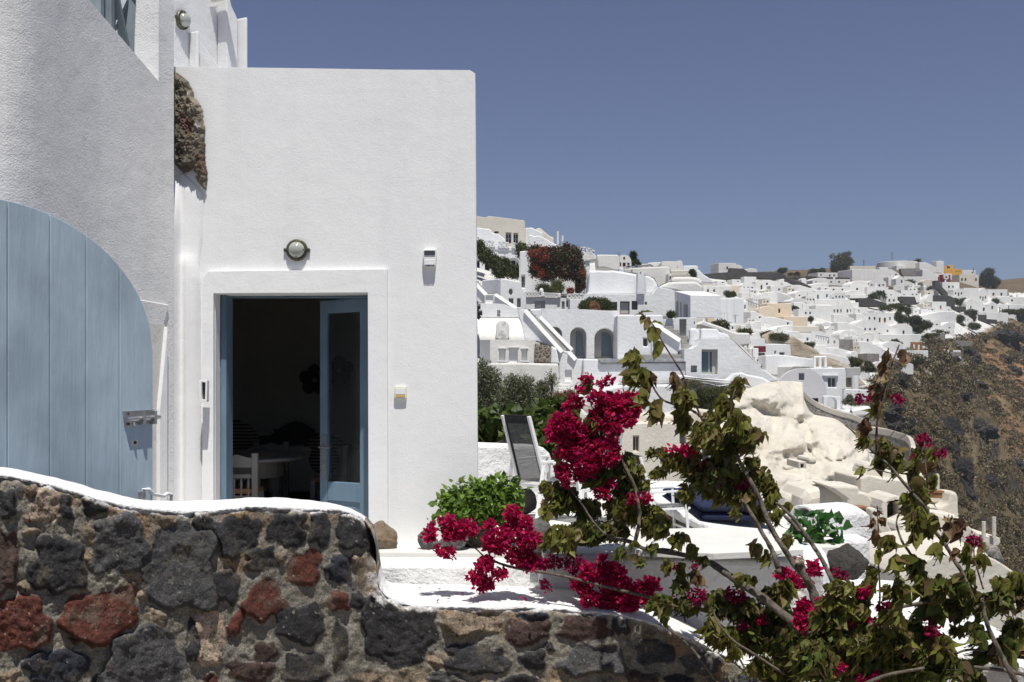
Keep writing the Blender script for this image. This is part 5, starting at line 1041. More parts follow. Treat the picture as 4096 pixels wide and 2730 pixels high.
# ============================================================ TERRAIN
K = 2.0                                             # metres per village distance unit
TU = [380, 470, 560, 640, 700, 760, 820, 880, 940, 1024, 1120, 1300]
TY = [12, 20, 30, 45, 60, 80, 110, 150, 220, 300, 420, 700]
TV = {380: [560, 470, 420, 385, 300, 245, 232, 235, 262, 282, 300, 330],
      470: [600, 490, 435, 395, 300, 246, 233, 238, 262, 282, 300, 330],
      560: [640, 520, 450, 400, 322, 268, 254, 256, 268, 282, 300, 330],
      640: [700, 580, 490, 425, 350, 292, 268, 268, 270, 277, 300, 330],
      700: [760, 640, 540, 455, 385, 338, 298, 283, 274, 276, 300, 330],
      760: [800, 690, 600, 490, 425, 372, 320, 295, 277, 271, 290, 330],
      820: [850, 720, 640, 540, 485, 420, 345, 308, 283, 268, 285, 330],
      880: [900, 760, 670, 620, 580, 450, 365, 322, 290, 265, 280, 320],
      940: [950, 820, 730, 700, 670, 590, 430, 348, 300, 270, 285, 320],
      1024: [1000, 900, 860, 830, 790, 700, 540, 420, 330, 300, 277, 296],
      1120: [1100, 980, 930, 900, 860, 780, 620, 480, 360, 315, 278, 296],
      1300: [1200, 1080, 1030, 1000, 950, 880, 720, 560, 400, 330, 290, 300]}
_tvz = np.array([[-(v-HV)/F*TY[j] for j, v in enumerate(TV[u])] for u in TU])     # heights in units
_lY = np.log(np.array(TY, float))
def terr_units(u, Yu):
    """terrain height in metres at view column u and distance unit Yu (arrays)"""
    u = np.asarray(u, float); ly = np.log(np.asarray(Yu, float))
    iu = np.clip(np.searchsorted(TU, u)-1, 0, len(TU)-2); iy = np.clip(np.searchsorted(_lY, ly)-1, 0, len(TY)-2)
    a = np.clip((u-np.array(TU)[iu])/(np.array(TU)[iu+1]-np.array(TU)[iu]), 0, 1); b = np.clip((ly-_lY[iy])/(_lY[iy+1]-_lY[iy]), 0, 1)
    z = (_tvz[iu, iy]*(1-a)+_tvz[iu+1, iy]*a)*(1-b)+(_tvz[iu, iy+1]*(1-a)+_tvz[iu+1, iy+1]*a)*b
    return z*K
def terr_Y(u, v, lo=58, hi=300):
    """distance (metres) where the hillside is seen at (u, v)"""
    Ys = np.geomspace(lo, hi, 200); z = terr_units(np.full(200, u), Ys); vv = HV-z/(Ys*K)*F
    ok = np.where(vv <= v)[0]; return float(Ys[ok[0]]*K) if len(ok) else hi*K
def vnoise(x, y, seed):
    r = np.random.default_rng(seed); G = r.random((256, 256)); xi = np.floor(x).astype(int); yi = np.floor(y).astype(int); fx = x-xi; fy = y-yi
    fx = fx*fx*(3-2*fx); fy = fy*fy*(3-2*fy); g = lambda a, b: G[a % 256, b % 256]
    return (g(xi, yi)*(1-fx)+g(xi+1, yi)*fx)*(1-fy)+(g(xi, yi+1)*(1-fx)+g(xi+1, yi+1)*fx)*fy
def fbm(x, y, s, seed, o=5, g=.5):
    t = 0; a = 1; n = 0
    for i in range(o): t = t+a*vnoise(x/s*2**i+17.3*i+40, y/s*2**i+5.1*i+40, seed+i); n += a; a *= g
    return t/n*2-1
def cliffmask(u, v):
    """1 where the slope is wild, 0 where it is built over"""
    edge = np.interp(v, [250, 292, 300, 318, 330, 346, 352, 372, 392, 420, 470, 560, 700], [1040, 1010, 1030, 1010, 985, 925, 905, 878, 862, 868, 880, 890, 880])
    return np.clip((u-edge)/14+.5, 0, 1)
tu = np.concatenate([np.arange(385, 840, 5.0), np.arange(840, 1045, 1.25), np.arange(1045, 1290, 5.0)]); ty = np.geomspace(12.5, 690, 330)
U, YY = np.meshgrid(tu, ty, indexing='ij'); Zt = terr_units(U, YY); Yt_ = YY*K; Xt = (U-512)/F*Yt_
V0 = HV-Zt/Yt_*F; cm = cliffmask(U, V0)*(YY > 60)*(YY < 300)
sx, sy = Xt*1.15+60, Zt*1.5+Yt_*.30+200
rid = 1-np.abs(fbm(sx, sy, 34, 301, 5, .55)); rg2 = fbm(sx, sy, 12, 311, 5, .6); strata = fbm(Zt*3+sx*.15, sx*.3, 9, 321, 4)
cliffy = np.clip((fbm(sx, sy, 46, 331, 4)+.10)*3.5, 0, 1)
disp = -2.2*cm*np.clip((YY-70)/40, 0, 1)+cm*(6.5*(rid-.62)+2.6*rg2+cliffy*(3.6*np.abs(strata)+2.4*np.abs(fbm(sx*1.4, Zt*2+sy*.4, 6, 341, 4, .65))))*np.clip((YY-55)/25, 0, 1)
Zt2 = Zt+disp+(1-cm)*.35*fbm(sx, sy, 6, 351, 3)-(1-cm)*.5
vv = np.stack([Xt, Yt_, Zt2], -1).reshape(-1, 3); nr = len(ty); a = (np.arange(len(tu)-1)[:, None]*nr+np.arange(nr-1)[None, :]).reshape(-1)
ff = np.stack([a, a+nr, a+nr+1, a+1], 1)
me = bpy.data.meshes.new('hillside'); me.from_pydata(vv.tolist(), [], ff.tolist()); me.polygons.foreach_set('use_smooth', [True]*len(me.polygons))
# ground kinds: paved town, dry scrub, bare soil, dark lava
soil = np.array([.24, .145, .08]); scr = np.array([.14, .108, .062]); lava = np.array([.058, .052, .047]); grn = np.array([.075, .09, .03]); town = np.array([.66, .65, .62]); tan = np.array([.15, .11, .07])
q = lambda x: np.clip(x, 0, 1)[..., None]
f1 = fbm(sx, sy, 9, 401, 5, .6); f2 = fbm(sx, sy, 26, 411, 4); f3 = fbm(sx, sy, 60, 421, 3)
gcol = scr*(1+.5*f1[..., None]); gcol = gcol*(1-q(f2*3+.15-.4*f3))+soil*(1+.4*f1[..., None])*q(f2*3+.15-.4*f3); gcol = gcol*(1-q(f3*4-.6))+grn*q(f3*4-.6)
sl = np.abs(np.gradient(Zt2, axis=1)/np.gradient(Yt_, axis=1)); dx = np.abs(np.gradient(Zt2, axis=0)/np.maximum(.2, np.abs(np.gradient(Xt, axis=0))))
steep = np.clip((np.hypot(sl, dx)-2.0)*1.2+f1*1.1-.15, 0, 1)[..., None]; gcol = gcol*(1-steep)+lava*(1+.8*f1[..., None])*steep
ridgecol = tan*(1+.4*f1[..., None]); gcol = np.where((YY > 230)[..., None], gcol*.4+ridgecol*.6, gcol)
wk = np.clip(fbm(sx, sy, 16, 431, 4)*4-.9, 0, 1)[..., None]; tw = town*(1-wk)+(tan*.8)*wk
gcol = tw*(1-cm[..., None])+gcol*cm[..., None]
far = ((YY > 215)*(V0 < 292))[..., None]; gcol = np.where(far & (cm[..., None] < .5), ridgecol*.9, gcol)
ca = me.color_attributes.new('ground_colour', 'FLOAT_COLOR', 'POINT'); ca.data.foreach_set('color', np.concatenate([np.clip(gcol, .01, .9).reshape(-1, 3), np.ones((vv.shape[0], 1))], 1).ravel())
m, n, b, o = nt('hillside_ground'); at = n.nodes.new('ShaderNodeVertexColor'); at.layer_name = 'ground_colour'; p = coords(n)
mm = n.nodes.new('ShaderNodeVectorMath'); mm.operation = 'MULTIPLY'; n.links.new(at.outputs[0], mm.inputs[0]); n.links.new(ramp(n, [(.3, (.55, .55, .55)), (.5, (1, 1, 1)), (.7, (1.45, 1.45, 1.45))], noise_(n, p, 1.1, 6, .7)), mm.inputs[1])
n.links.new(mm.outputs[0], b.inputs['Base Color']); b.inputs['Roughness'].default_value = 1; b.inputs['Specular IOR Level'].default_value = .05
bump(n, b, noise_(n, p, .9, 8, .7), .7); me.materials.append(m)
o = bpy.data.objects.new('hillside', me); C.objects.link(o); o['kind'] = 'structure'
# sea / base far below so that nothing is open underneath
mb = MB(); mb.add([(-3000, -60, -190), (4000, -60, -190), (4000, 5000, -190), (-3000, 5000, -190)], [(0, 1, 2, 3)]); 
m, n, b, o = nt('sea_water'); b.inputs['Base Color'].default_value = (.02, .06, .12, 1); b.inputs['Roughness'].default_value = .15; p = coords(n); bump(n, b, noise_(n, p, .12, 4), .5); struct('sea', mb, m, recalc=False)
mb = MB().add([(-14, -6, -2.6), (14, -6, -2.6), (14, 11, -2.7), (-14, 11, -2.7), (12, 27, -10.5), (-14, 27, -10.5), (-14, -6, -30), (14, -6, -30), (12, 27, -30), (-14, 27, -30)], [(0, 1, 2, 3), (3, 2, 4, 5), (0, 6, 7, 1), (1, 7, 8, 4, 2), (4, 8, 9, 5), (5, 9, 6, 0, 3)])
struct('ground', mb, W['pumice'])
# ============================================================ NEAR VILLAGE
def PV(u, Y, u1=None, Y1=None): return Plane(u, Y*K) if u1 is None else Plane(u, Y*K, u1, Y1*K)
def vill(name, label, cat, fn, poly, Y, D=3.0, mat='village', holes=(), group=None, bev=.12, reveal=.5, part='wall', plane=None):
    return wallthing(name, label, cat, fn, poly, plane or PV(500, Y), D, W[mat], holes, group, bev, None, part, reveal)
GV = 'white cave houses of the near village'
S_g = {'v': [.33], 'm': W['frame']}; S_2 = {'v': [.5], 'h': [.5], 'm': W['whiteframe']}; S_0 = {'m': W['whiteframe']}; S_b = {'m': W['brownstone']}
def band(fn, a, b, w, Y, T, mat='cap', up=.5):
    """sloping coping: a bright top strip from a to b in the picture"""
    (x0, y0), (x1, y1) = a, b; pa, pb = P(*fn(x0, y0), Y*K), P(*fn(x1, y1), Y*K)
    n_ = Vector((0, -1, 0)); mb = MB(); d = (pb-pa).normalized(); upv = Vector((-d.z, 0, d.x)); upv = upv if upv.z > 0 else -upv
    mb.hexa([pa-upv*w, pb-upv*w, pb-upv*w*.8+Vector((0, w, 0)), pa-upv*w*.8+Vector((0, w, 0)), pa-upv*w+n_*w*.9, pb-upv*w+n_*w*.9, pb+upv*.05, pa+upv*.05])
    return build('coping', mb, W[mat], T, bevel=.03)
# the arched main house
T = vill('arched_house', 'long white house with three tall arched windows in the near village', 'house', Z2, [(905, 460), (1500, 470), (1960, 492), (1962, 545), (1940, 1142), (1480, 1145), (1390, 1143), (1200, 1140), (905, 1140)], 50.4, 5, holes=[('window', archp(1297, 1520, 712, 1138, 14), W['paleglass'], S_g), ('window', archp(1628, 1915, 727, 1138, 14), W['paleglass'], S_g), ('window', archp(985, 1188, 705, 1100, 14), W['paleglass'], S_g)], group=GV, reveal=1.6)
# inner shutters on the left of each arch
for x0, x1, yt in ((1297, 1520, 712), (1628, 1915, 727)):
    w = (x1-x0); pts = [(x0+4, 1130)]+[(x0+w*.5-w*.5*math.cos(a_), yt+w*.5-w*.5*math.sin(a_)) for a_ in [.15, .4, .7, 1.0, 1.25]]+[(x0+w*.32, 1130)]
    build('shutter', MB().slab([P(*Z2(*p), 50.4*K+1.35) for p in pts], (0, 1, 0), .05), W['frame'], T)
# stairs in front of it
T = vill('stair_wall', 'big white wall carrying the long diagonal staircase', 'wall', Z2, [(590, 470), (715, 468), (1205, 1037), (1300, 1040), (1392, 1143), (1480, 1145), (1480, 2300), (1150, 2300), (1145, 1150), (1045, 965), (820, 900), (680, 870), (640, 680), (600, 570)], 48, .9, holes=[('hatch', rect(1227, 1302, 1316, 1446), W['trim'])], group='white walls of the near village', reveal=.25)
band(Z2, (700, 470), (1205, 1037), .32, 48, T); band(Z2, (1300, 1040), (1392, 1143), .32, 48, T)
T = vill('stair_parapet', 'thin diagonal white parapet on the far side of the long staircase', 'wall', Z2, [(745, 470), (905, 460), (905, 560), (1340, 1005), (1340, 1060), (1300, 1140), (1230, 1060), (780, 540)], 49.8, .5, group='white walls of the near village')
band(Z2, (905, 562), (1340, 1010), .30, 49.8, T)
T = thing('stone_stairs', 'long grey staircase descending right between two white parapets', 'stairs', P(*Z2(1000, 1040), 49*K), 'grey cement stairs of the near village')
for i in range(15):
    t = i/15; a = P(*Z2(800+430*t, 562+468*t), 49*K); build('step', MB().box((a.x+.09, a.y-.2, a.z-.9), (.089, 1.1, .9)), W['step'], T)
# left vaulted house with a blind arched door
T = thing('vaulted_house', 'white vaulted house with a weathered blind arched door', 'house', P(*Z2(350, 885), 50*K), GV)
lb = [(25, 640), (38, 720), (55, 800), (66, 885)]; rb_ = [(600, 572), (640, 680), (668, 780), (682, 885)]; tb = [(25, 580), (600, 572)]
mb = MB(); nr_ = 12
for i in range(nr_+1):
    t = i/nr_; y = 575+(885-575)*t; xl_ = 20+(66-20)*t**1.5; xr_ = interp(y, [(572, 590), (680, 640), (780, 668), (885, 682)]); Yd = 50+2.2*(1-t)**2*1.0
    for j in range(9): x = xl_+(xr_-xl_)*j/8; mb.v.append(tuple(P(*Z2(x, y), Yd*K)))
for i in range(nr_):
    for j in range(8): a = i*9+j; mb.f.append((a, a+1, a+10, a+9))
build('vault', mb, W['villwarm'], T, smooth=True)
build('door_case', MB().slab([P(*Z2(*p), 49.3*K) for p in archp(286, 466, 612, 872, 10)], (0, 1, 0), 4), W['villwarm'], T, bevel=.1)
m_, n_, b_, o_ = nt('weathered_white_door'); p_ = coords(n_); n_.links.new(ramp(n_, [(.42, (.42, .42, .41)), (.56, (.72, .72, .71))], noise_(n_, p_, 1.3, 7, .7)), b_.inputs['Base Color']); b_.inputs['Roughness'].default_value = .9; W['wdoor'] = m_
build('door', MB().slab([P(*Z2(*p), 49.3*K-.06) for p in archp(322, 441, 634, 870, 10)], (0, 1, 0), .05), W['wdoor'], T)
vill('white_wall', 'plain white wall with a small shuttered vent above the vaulted house', 'wall', Z2, [(-60, 385), (230, 388), (350, 392), (400, 400), (590, 470), (600, 580), (-60, 580)], 52, 3, holes=[('hatch', rect(301, 477, 345, 568), W['trim'])], group='white walls of the near village')
T = vill('shuttered_house', 'low white house with three white shuttered openings', 'house', Z2, [(205, 882), (800, 878), (832, 890), (818, 960), (815, 1202), (205, 1202)], 47, 4, 'villwarm', [('window', rect(328, 1000, 414, 1166), W['wplastic']), ('door', rect(463, 988, 582, 1198), W['wplastic']), ('window', rect(635, 1002, 712, 1166), W['wplastic'])], GV, reveal=.35)
for r in ((316, 984, 432, 1000), (445, 972, 604, 988), (622, 984, 730, 1002), (316, 1168, 432, 1184), (622, 1168, 730, 1184)): build('sill', MB().slab([P(*Z2(*p), 47*K-.08) for p in rect(*r)], (0, 1, 0), .1), W['trim'], T)
pl_ = PV(Z2(65, 0)[0], 48.5, Z2(205, 0)[0], 47); build('side_wall', MB().slab([pl_.at(*Z2(*p)) for p in [(65, 888), (204, 882), (204, 1202), (65, 1195)]], pl_.n, .4), W['villwarm'], T)
vill('rubble_wall', 'patch of bare rubble masonry beside the shuttered house', 'wall', Z2, [(815, 932), (1045, 972), (1030, 1210), (815, 1202)], 46.8, 2, 'rubble', group='bare stone walls')
vill('white_buttress', 'small white buttress right of the rubble masonry patch', 'wall', Z2, [(1035, 965), (1112, 1000), (1150, 1212), (1028, 1210)], 46.9, 1.4, group='white walls of the near village')
vill('retaining_wall', 'rough whitewashed retaining wall above the olive trees', 'wall', Z2, [(-60, 1206), (530, 1194), (900, 1204), (1120, 1208), (1142, 1225), (1148, 1430), (1190, 1560), (1200, 2300), (-60, 2300)], 45.6, 2, 'villwarm', group='white walls of the near village', bev=.25)
# mid left block with porthole
T = vill('porthole_house', 'white block house with an oval porthole and two small windows', 'house', Z2, [(350, 48), (630, 95), (642, 215), (692, 225), (700, 470), (590, 470), (350, 300)], 58, 4, holes=[('window', [(460+27+27*math.cos(a_), 230-42*math.sin(a_)) for a_ in [k*math.pi/7 for k in range(14)]], W['frame']), ('window', rect(460, 320, 522, 392), W['frame']), ('window', rect(573, 322, 622, 440), W['frame'])], group=GV, reveal=.7)
pl_ = PV(Z2(95, 0)[0], 60, Z2(350, 0)[0], 58); build('side_wall', MB().slab([pl_.at(*Z2(*p)) for p in [(92, 70), (350, 48), (350, 300), (280, 262), (92, 262)]], pl_.n, .4), W['village'], T, bevel=.1)
T = vill('diagonal_parapet', 'white wall with a sloping top falling right toward the staircase', 'wall', Z2, [(250, 262), (290, 252), (582, 447), (595, 475), (350, 400), (250, 392)], 56, .8, group='white walls of the near village'); band(Z2, (290, 252), (582, 447), .3, 56, T)
vill('doored_block', 'tiny white block with a closed pale door near the house corner', 'house', Z2, [(130, 268), (300, 262), (300, 395), (130, 392)], 56.5, 1.5, holes=[('door', rect(145, 275, 245, 385), W['trim'])], group=GV, reveal=.2)
T = vill('upper_stair_wall', 'white stair wall cut by the edge of the near white house', 'wall', Z2, [(-60, 20), (30, 105), (168, 258), (168, 272), (135, 385), (-60, 385)], 57, 1, group='white walls of the near village'); band(Z2, (0, 75), (168, 258), .35, 57, T)
T = thing('stone_stairs', 'short grey stair flight high at the left edge of the village', 'stairs', P(*Z2(100, 260), 58*K), 'grey cement stairs of the near village')
for i in range(6): a = P(*Z2(40+22*i, 90+30*i), 58.5*K); build('step', MB().box((a.x, a.y, a.z-1), (.082, .5, 1)), W['step'], T)
# terrace with crossed railing
T = vill('terrace_house', 'low white terrace front with lattice shutters below a crossed railing', 'house', Z2, [(692, 300), (880, 290), (1130, 305), (1390, 335), (1480, 340), (1480, 480), (692, 470)], 60, 3, holes=[('shutter', rect(812, 355, 886, 460), W['lattice']), ('shutter', rect(890, 350, 958, 456), W['lattice']), ('window', rect(1183, 358, 1222, 462), W['frame']), ('window', rect(1245, 357, 1272, 438), W['frame']), ('window', rect(1310, 370, 1344, 466), W['frame'])], group=GV, reveal=.4)
def xrail(fn, segs, Y, label, w=.16, group='white crossed railings'):
    T = thing('crossed_railing', label, 'railing', P(*fn(segs[0][0], segs[0][3]), Y*K), group)
    for (x0, x1, yt0, yb0, yt1, yb1, n_) in segs:
        A = P(*fn(x0, yt0), Y*K); B_ = P(*fn(x1, yt1), Y*K); A2 = P(*fn(x0, yb0), Y*K); B2 = P(*fn(x1, yb1), Y*K)
        build('rail', MB().bar(A, B_, w, w), W['whiteframe'], T); build('rail', MB().bar(A2, B2, w, w), W['whiteframe'], T)
        for i in range(n_):
            a, b_ = A.lerp(B_, i/n_), A.lerp(B_, (i+1)/n_); c_, d_ = A2.lerp(B2, i/n_), A2.lerp(B2, (i+1)/n_); mb = MB(); mb.bar(a, d_, w*.7, w*.5, up=Vector((0, 1, 0))); mb.bar(c_, b_, w*.7, w*.5, up=Vector((0, 1.0, 0))); build('crossed_panel', mb, W['whiteframe'], T)
            build('post', MB().bar(a, c_, w, w, up=Vector((0, 1, 0))), W['whiteframe'], T)
    return T
xrail(Z2, [(697, 900, 238, 292, 240, 286, 5), (948, 1130, 250, 295, 258, 300, 4), (1262, 1475, 268, 322, 258, 316, 4)], 59.9, 'long white crossed railing in front of the bougainvillea house')
for x0, x1, y0, y1 in ((642, 695, 218, 300), (898, 948, 232, 300), (1128, 1170, 248, 312)): vill('railing_pier', {642: 'left white pier of the long crossed railing', 898: 'middle white pier carrying a tiny model church', 1128: 'right white pier beside the small white gate'}[x0], 'pier', Z2, rect(x0, y0, x1, y1), 59.8, .7, group='white railing piers', bev=.08)
T = thing('model_church', 'tiny white domed model church on the middle railing pier', 'ornament', P(*Z2(905, 232), 59.8*K)); mb = MB().lathe(P(*Z2(905, 234), 59.9*K), [(.22, 0), (.22, .2), (.18, .32), (.1, .4), (.01, .44)], 12); build('dome', mb, W['whiteframe'], T)
# bougainvillea house behind
T = vill('bougainvillea_house', 'white house almost hidden under a huge orange and maroon bougainvillea', 'house', Z1, [(780, 720), (1200, 680), (1740, 680), (1812, 870), (2000, 880), (1985, 1440), (1780, 1480), (780, 1480)], 66, 4, holes=[('door', archp(1322, 1505, 1212, 1450, 10), W['dglass'], {'v': [.5], 'm': W['frame']}), ('door', rect(1742, 1300, 1850, 1450), W['dark']), ('window', rect(810, 1140, 870, 1360), W['dark'], S_2)], group=GV, reveal=.6)
xrail(Z1, [(1800, 1930, 660, 760, 650, 755, 1), (1950, 2090, 655, 760, 720, 790, 2)], 65.8, 'white crossed railing on the roof terrace corner against the sky')
vill('roof_terrace', 'white roof terrace corner with crossed railing right of the maroon bougainvillea', 'house', Z1, [(1745, 760), (1935, 755), (2115, 790), (2120, 870), (1990, 880), (1810, 872)], 66.2, 3, 'villwarm', group=GV)
# top left cream house
T = vill('cream_house', 'cream flat roofed house with two tall windows at the skyline', 'house', Z1, [(-120, 92), (30, 105), (182, 132), (240, 104), (540, 140), (850, 182), (870, 200), (880, 760), (-120, 760)], 75, 5, 'cream', [('window', rect(534, 394, 632, 580), W['dglass'], S_2), ('window', rect(668, 402, 752, 580), W['dglass'], S_2), ('window', rect(338, 372, 410, 410), W['frame'])], GV, reveal=.9)
vill('curved_wall', 'white wall with a wavy sloping top in front of the cream house', 'wall', Z1, [(-120, 300), (60, 305), (160, 322), (240, 325), (290, 360), (300, 400), (400, 415), (450, 450), (530, 515), (530, 620), (-120, 620)], 73, 1, group='white walls of the near village')
T = vill('arcade_house', 'white arcade house with a vine covered arch below the cream house', 'house', Z1, [(-120, 520), (160, 540), (160, 690), (700, 722), (780, 740), (800, 900), (870, 1450), (-120, 1450)], 71, 5, holes=[('window', archp(555, 785, 838, 1180, 10), W['dark'], {'h': [.5], 'v': [.3, .7], 'm': W['whiteframe']}), ('door', rect(170, 930, 250, 1060), W['dark']), ('door', rect(30, 880, 80, 1050), W['dark'])], group=GV, reveal=.9)
xrail(Z1, [(165, 345, 540, 632, 548, 634, 2), (415, 590, 555, 645, 570, 652, 2), (655, 755, 575, 655, 585, 665, 1)], 70.9, 'white crossed balcony railing under the cream house windows')
vill('parapet_band', 'plain white balcony parapet left of the maroon bougainvillea', 'wall', Z1, [(140, 600), (720, 640), (720, 730), (150, 690)], 70.95, .5, group='white walls of the near village')
vill('stepped_house', 'narrow white house right of the cream one against the sky', 'house', Z1, [(872, 312), (1000, 305), (1020, 320), (1180, 395), (1180, 640), (872, 640)], 76, 4, group=GV)
vill('quarter_vault', 'cream quarter vault roof at the skyline beside two white poles', 'house', Z1, [(1060, 330), (1100, 314), (1140, 318), (1310, 460), (1370, 475), (1378, 640), (1060, 640)], 77, 4, 'cream', group=GV)
vill('swooping_parapet', 'white parapet swooping down to the right above the bougainvillea', 'wall', Z1, [(940, 440), (975, 430), (1040, 455), (1110, 445), (1180, 470), (1390, 590), (1440, 600), (1490, 640), (1520, 680), (1540, 800), (940, 800)], 72, 1.5, group='white walls of the near village')
for x, yt, lb_ in ((1443, 370, 'taller white pole standing on the skyline roof'), (1525, 446, 'shorter white pole standing on the skyline roof')): solo('white_pole', lb_, 'pole', MB().tube([P(*Z1(x, 620), 72*K), P(*Z1(x, yt), 72*K)], .14, 10), W['villwarm'], 'white skyline poles')
T = thing('parasol', 'white parasol cut by the edge of the near white house', 'parasol', P(*Z1(20, 1000), 68*K)); build('canopy', MB().slab([P(*Z1(*p), 68*K) for p in [(-200, 640), (40, 720), (185, 778), (180, 830), (-200, 830)]], (0, 1, 0), 3), W['whiteframe'], T); build('pole', MB().tube([P(*Z1(-20, 830), 69*K), P(*Z1(-20, 1100), 69*K)], .1, 6), W['white'], T)
solo('lamp_post', 'thin white lamp post before the arcade arch', 'pole', MB().tube([P(*Z1(784, 1250), 64*K), P(*Z1(782, 880), 64*K)], .09, 8), W['whiteframe'])
T = thing('street_lantern', 'black wall lantern poking out at the house edge', 'lamp', P(*Z2(40, 600), 40*K)); build('lantern', MB().hexa([P(*Z2(x, y), 40*K+d) for x, y, d in ((20, 500, 0), (55, 500, 0), (55, 500, .6), (20, 500, .6), (20, 355, 0), (45, 355, 0), (45, 355, .6), (20, 355, .6))]), W['dark'], T)
build('bracket', MB().tube([P(*Z2(100, 517), 40*K), P(*Z2(45, 517), 40*K), P(*Z2(48, 560), 40*K), P(*Z2(25, 590), 40*K)], .2, 6), W['dark'], T); build('arm', MB().tube([P(*Z2(75, 432), 40*K), P(*Z2(20, 432), 40*K)], .2, 6), W['dark'], T)
# upper middle group
vill('upper_block', 'white windowless block house beside the red doored vault', 'house', Z3, [(340, 272), (400, 268), (690, 272), (697, 300), (698, 520), (610, 515), (470, 470), (360, 470)], 68, 4, 'villwarm', group=GV)
T = vill('red_door_house', 'white vaulted house with dark red doors and shutters', 'house', Z3, smooth_poly([(700, 460), (700, 292), (735, 275), (775, 270), (820, 282), (860, 312), (882, 348), (886, 462)], 1), 70, 6, 'villwarm', [('window', rect(757, 305, 787, 348), W['crimson']), ('door', rect(750, 393, 795, 455), W['crimson']), ('window', rect(820, 395, 857, 455), W['crimson']), ('window', rect(704, 390, 725, 450), W['crimson'])], GV, reveal=.3)
vill('big_vault_wall', 'large windowless white wall with rounded shoulder below the red doored vault', 'house', Z3, [(170, 905), (205, 850), (225, 600), (240, 525), (360, 515), (480, 520), (600, 515), (700, 530), (880, 560), (985, 585), (1090, 590), (1100, 900)], 57, 4, group=GV, bev=.4)
T = vill('chimney', 'square white chimney rising in front of the big vault wall', 'chimney', Z3, [(990, 542), (1085, 542), (1100, 885), (975, 885)], 55.6, 1.6, holes=[('flue', [(1029+11*math.cos(k*.785), 558+14*math.sin(k*.785)) for k in range(8)], W['dark'])], bev=.08, reveal=.4)
vill('quarter_buttress', 'white quarter round buttress right of the square chimney', 'wall', Z3, [(1088, 600), (1120, 597), (1180, 612), (1240, 650), (1280, 720), (1300, 775), (1215, 885), (1105, 885)], 56.4, 2, group='white walls of the near village', bev=.3)
T = vill('brown_framed_house', 'wide white house with brown stone framed door and windows', 'house', Z3, [(-80, 965), (130, 965), (140, 890), (180, 880), (985, 890), (1215, 885), (1300, 775), (1400, 795), (1500, 815), (1566, 838), (1566, 1255), (1380, 1235), (665, 1230), (-80, 1230)], 55.8, 4, holes=[('window', rect(592, 1010, 662, 1147), W['dglass'], S_b), ('door', rect(707, 1004, 856, 1207), W['frame'], S_b), ('window', rect(889, 996, 983, 1137), W['dglass'], S_b), ('window', rect(1093, 1010, 1131, 1057), W['frame'])], group=GV, reveal=.35)
pl_ = PV(Z3(1566, 0)[0], 55.8, Z3(1812, 0)[0], 53.5)
T = vill('angled_wing', 'angled white wing with a narrow arch and a pale glass door', 'house', Z3, [(1567, 840), (1811, 905), (1811, 1258), (1567, 1255)], 55, 3, holes=[('door', archp(1580, 1622, 990, 1249, 8, 1.5), W['frame']), ('window', rect(1645, 1012, 1672, 1244), W['trim']), ('door', rect(1700, 1045, 1768, 1246), W['teal'], S_0)], group=GV, plane=pl_, reveal=1.0)
vill('tall_block', 'tall white block with rough rounded top at the centre of the village', 'house', Z3, [(1300, 790), (1380, 740), (1465, 705), (1560, 692), (1880, 690), (1940, 712), (1990, 745), (2006, 775), (2012, 1300), (1990, 1420), (1820, 1420), (1811, 1262), (1811, 905), (1566, 838)], 57, 7, 'villwarm', group=GV, bev=.3)
T = vill('step_wall', 'broad white wall between the lattice panel and the grey roofed box', 'wall', Z3, [(890, 478), (1465, 452), (1482, 470), (1490, 560), (1480, 705), (1380, 745), (1300, 790), (1240, 650), (1090, 595), (900, 560)], 63, 4, 'villwarm', group='white walls of the near village')
vill('lattice_screen', 'white lattice screen on a low wall under the red doored vault', 'screen', Z3, rect(775, 497, 882, 562), 62.8, .2, 'lattice'); vill('low_parapet', 'low white parapet beside the lattice screen', 'wall', Z3, [(690, 470), (760, 470), (770, 560), (690, 560)], 62.9, 1, group='white walls of the near village')
T = vill('twin_vault_house', 'white twin vaulted house with small red door at the skyline', 'house', Z3, [(1360, 440), (1362, 380), (1400, 372), (1600, 372), (1618, 362), (1665, 360), (1685, 380), (1694, 440), (1698, 520), (1500, 520), (1495, 460)], 78, 5, 'villwarm', [('door', rect(1476, 460, 1496, 492), W['crimson']), ('window', rect(1604, 455, 1612, 480), W['dark'])], GV)
vill('grey_box_house', 'pale grey flat roofed box house behind the tall white block', 'house', Z3, [(1500, 508), (1760, 505), (1820, 520), (1820, 612), (1510, 612)], 70, 4, 'cream', group=GV)
vill('far_white_house', 'white house with stepped roof below the dark stone terrace', 'house', Z3, [(1696, 442), (1920, 438), (1935, 480), (1935, 620), (1696, 620)], 80, 4, group=GV)
T = vill('outer_stairs', 'long white outer stair ramp with railing sloping down right', 'stairs', Z3, [(1880, 590), (1940, 500), (2012, 575), (2160, 670), (2170, 720), (1960, 700)], 74, 1.5, group='white stair ramps')
vill('window_return', 'narrow white return wall with one tall window', 'wall', Z3, [(1466, 560), (1512, 565), (1515, 695), (1466, 695)], 62, 2, 'villwarm', [('window', rect(1480, 605, 1508, 690), W['dglass'])], 'white walls of the near village')
vill('rounded_roof', 'long rounded white roof right of the tall window', 'house', Z3, [(1512, 640), (1560, 615), (1800, 612), (1900, 625), (1960, 650), (2000, 700), (2000, 760), (1512, 720)], 61, 4, 'villwarm', group=GV, bev=.4)
vill('distant_low_roofs', 'long low grey white roof against the sky left of the twin vaults', 'house', Z3, [(1020, 418), (1150, 412), (1155, 395), (1362, 385), (1362, 460), (1020, 460)], 84, 4, 'villwarm', group=GV)
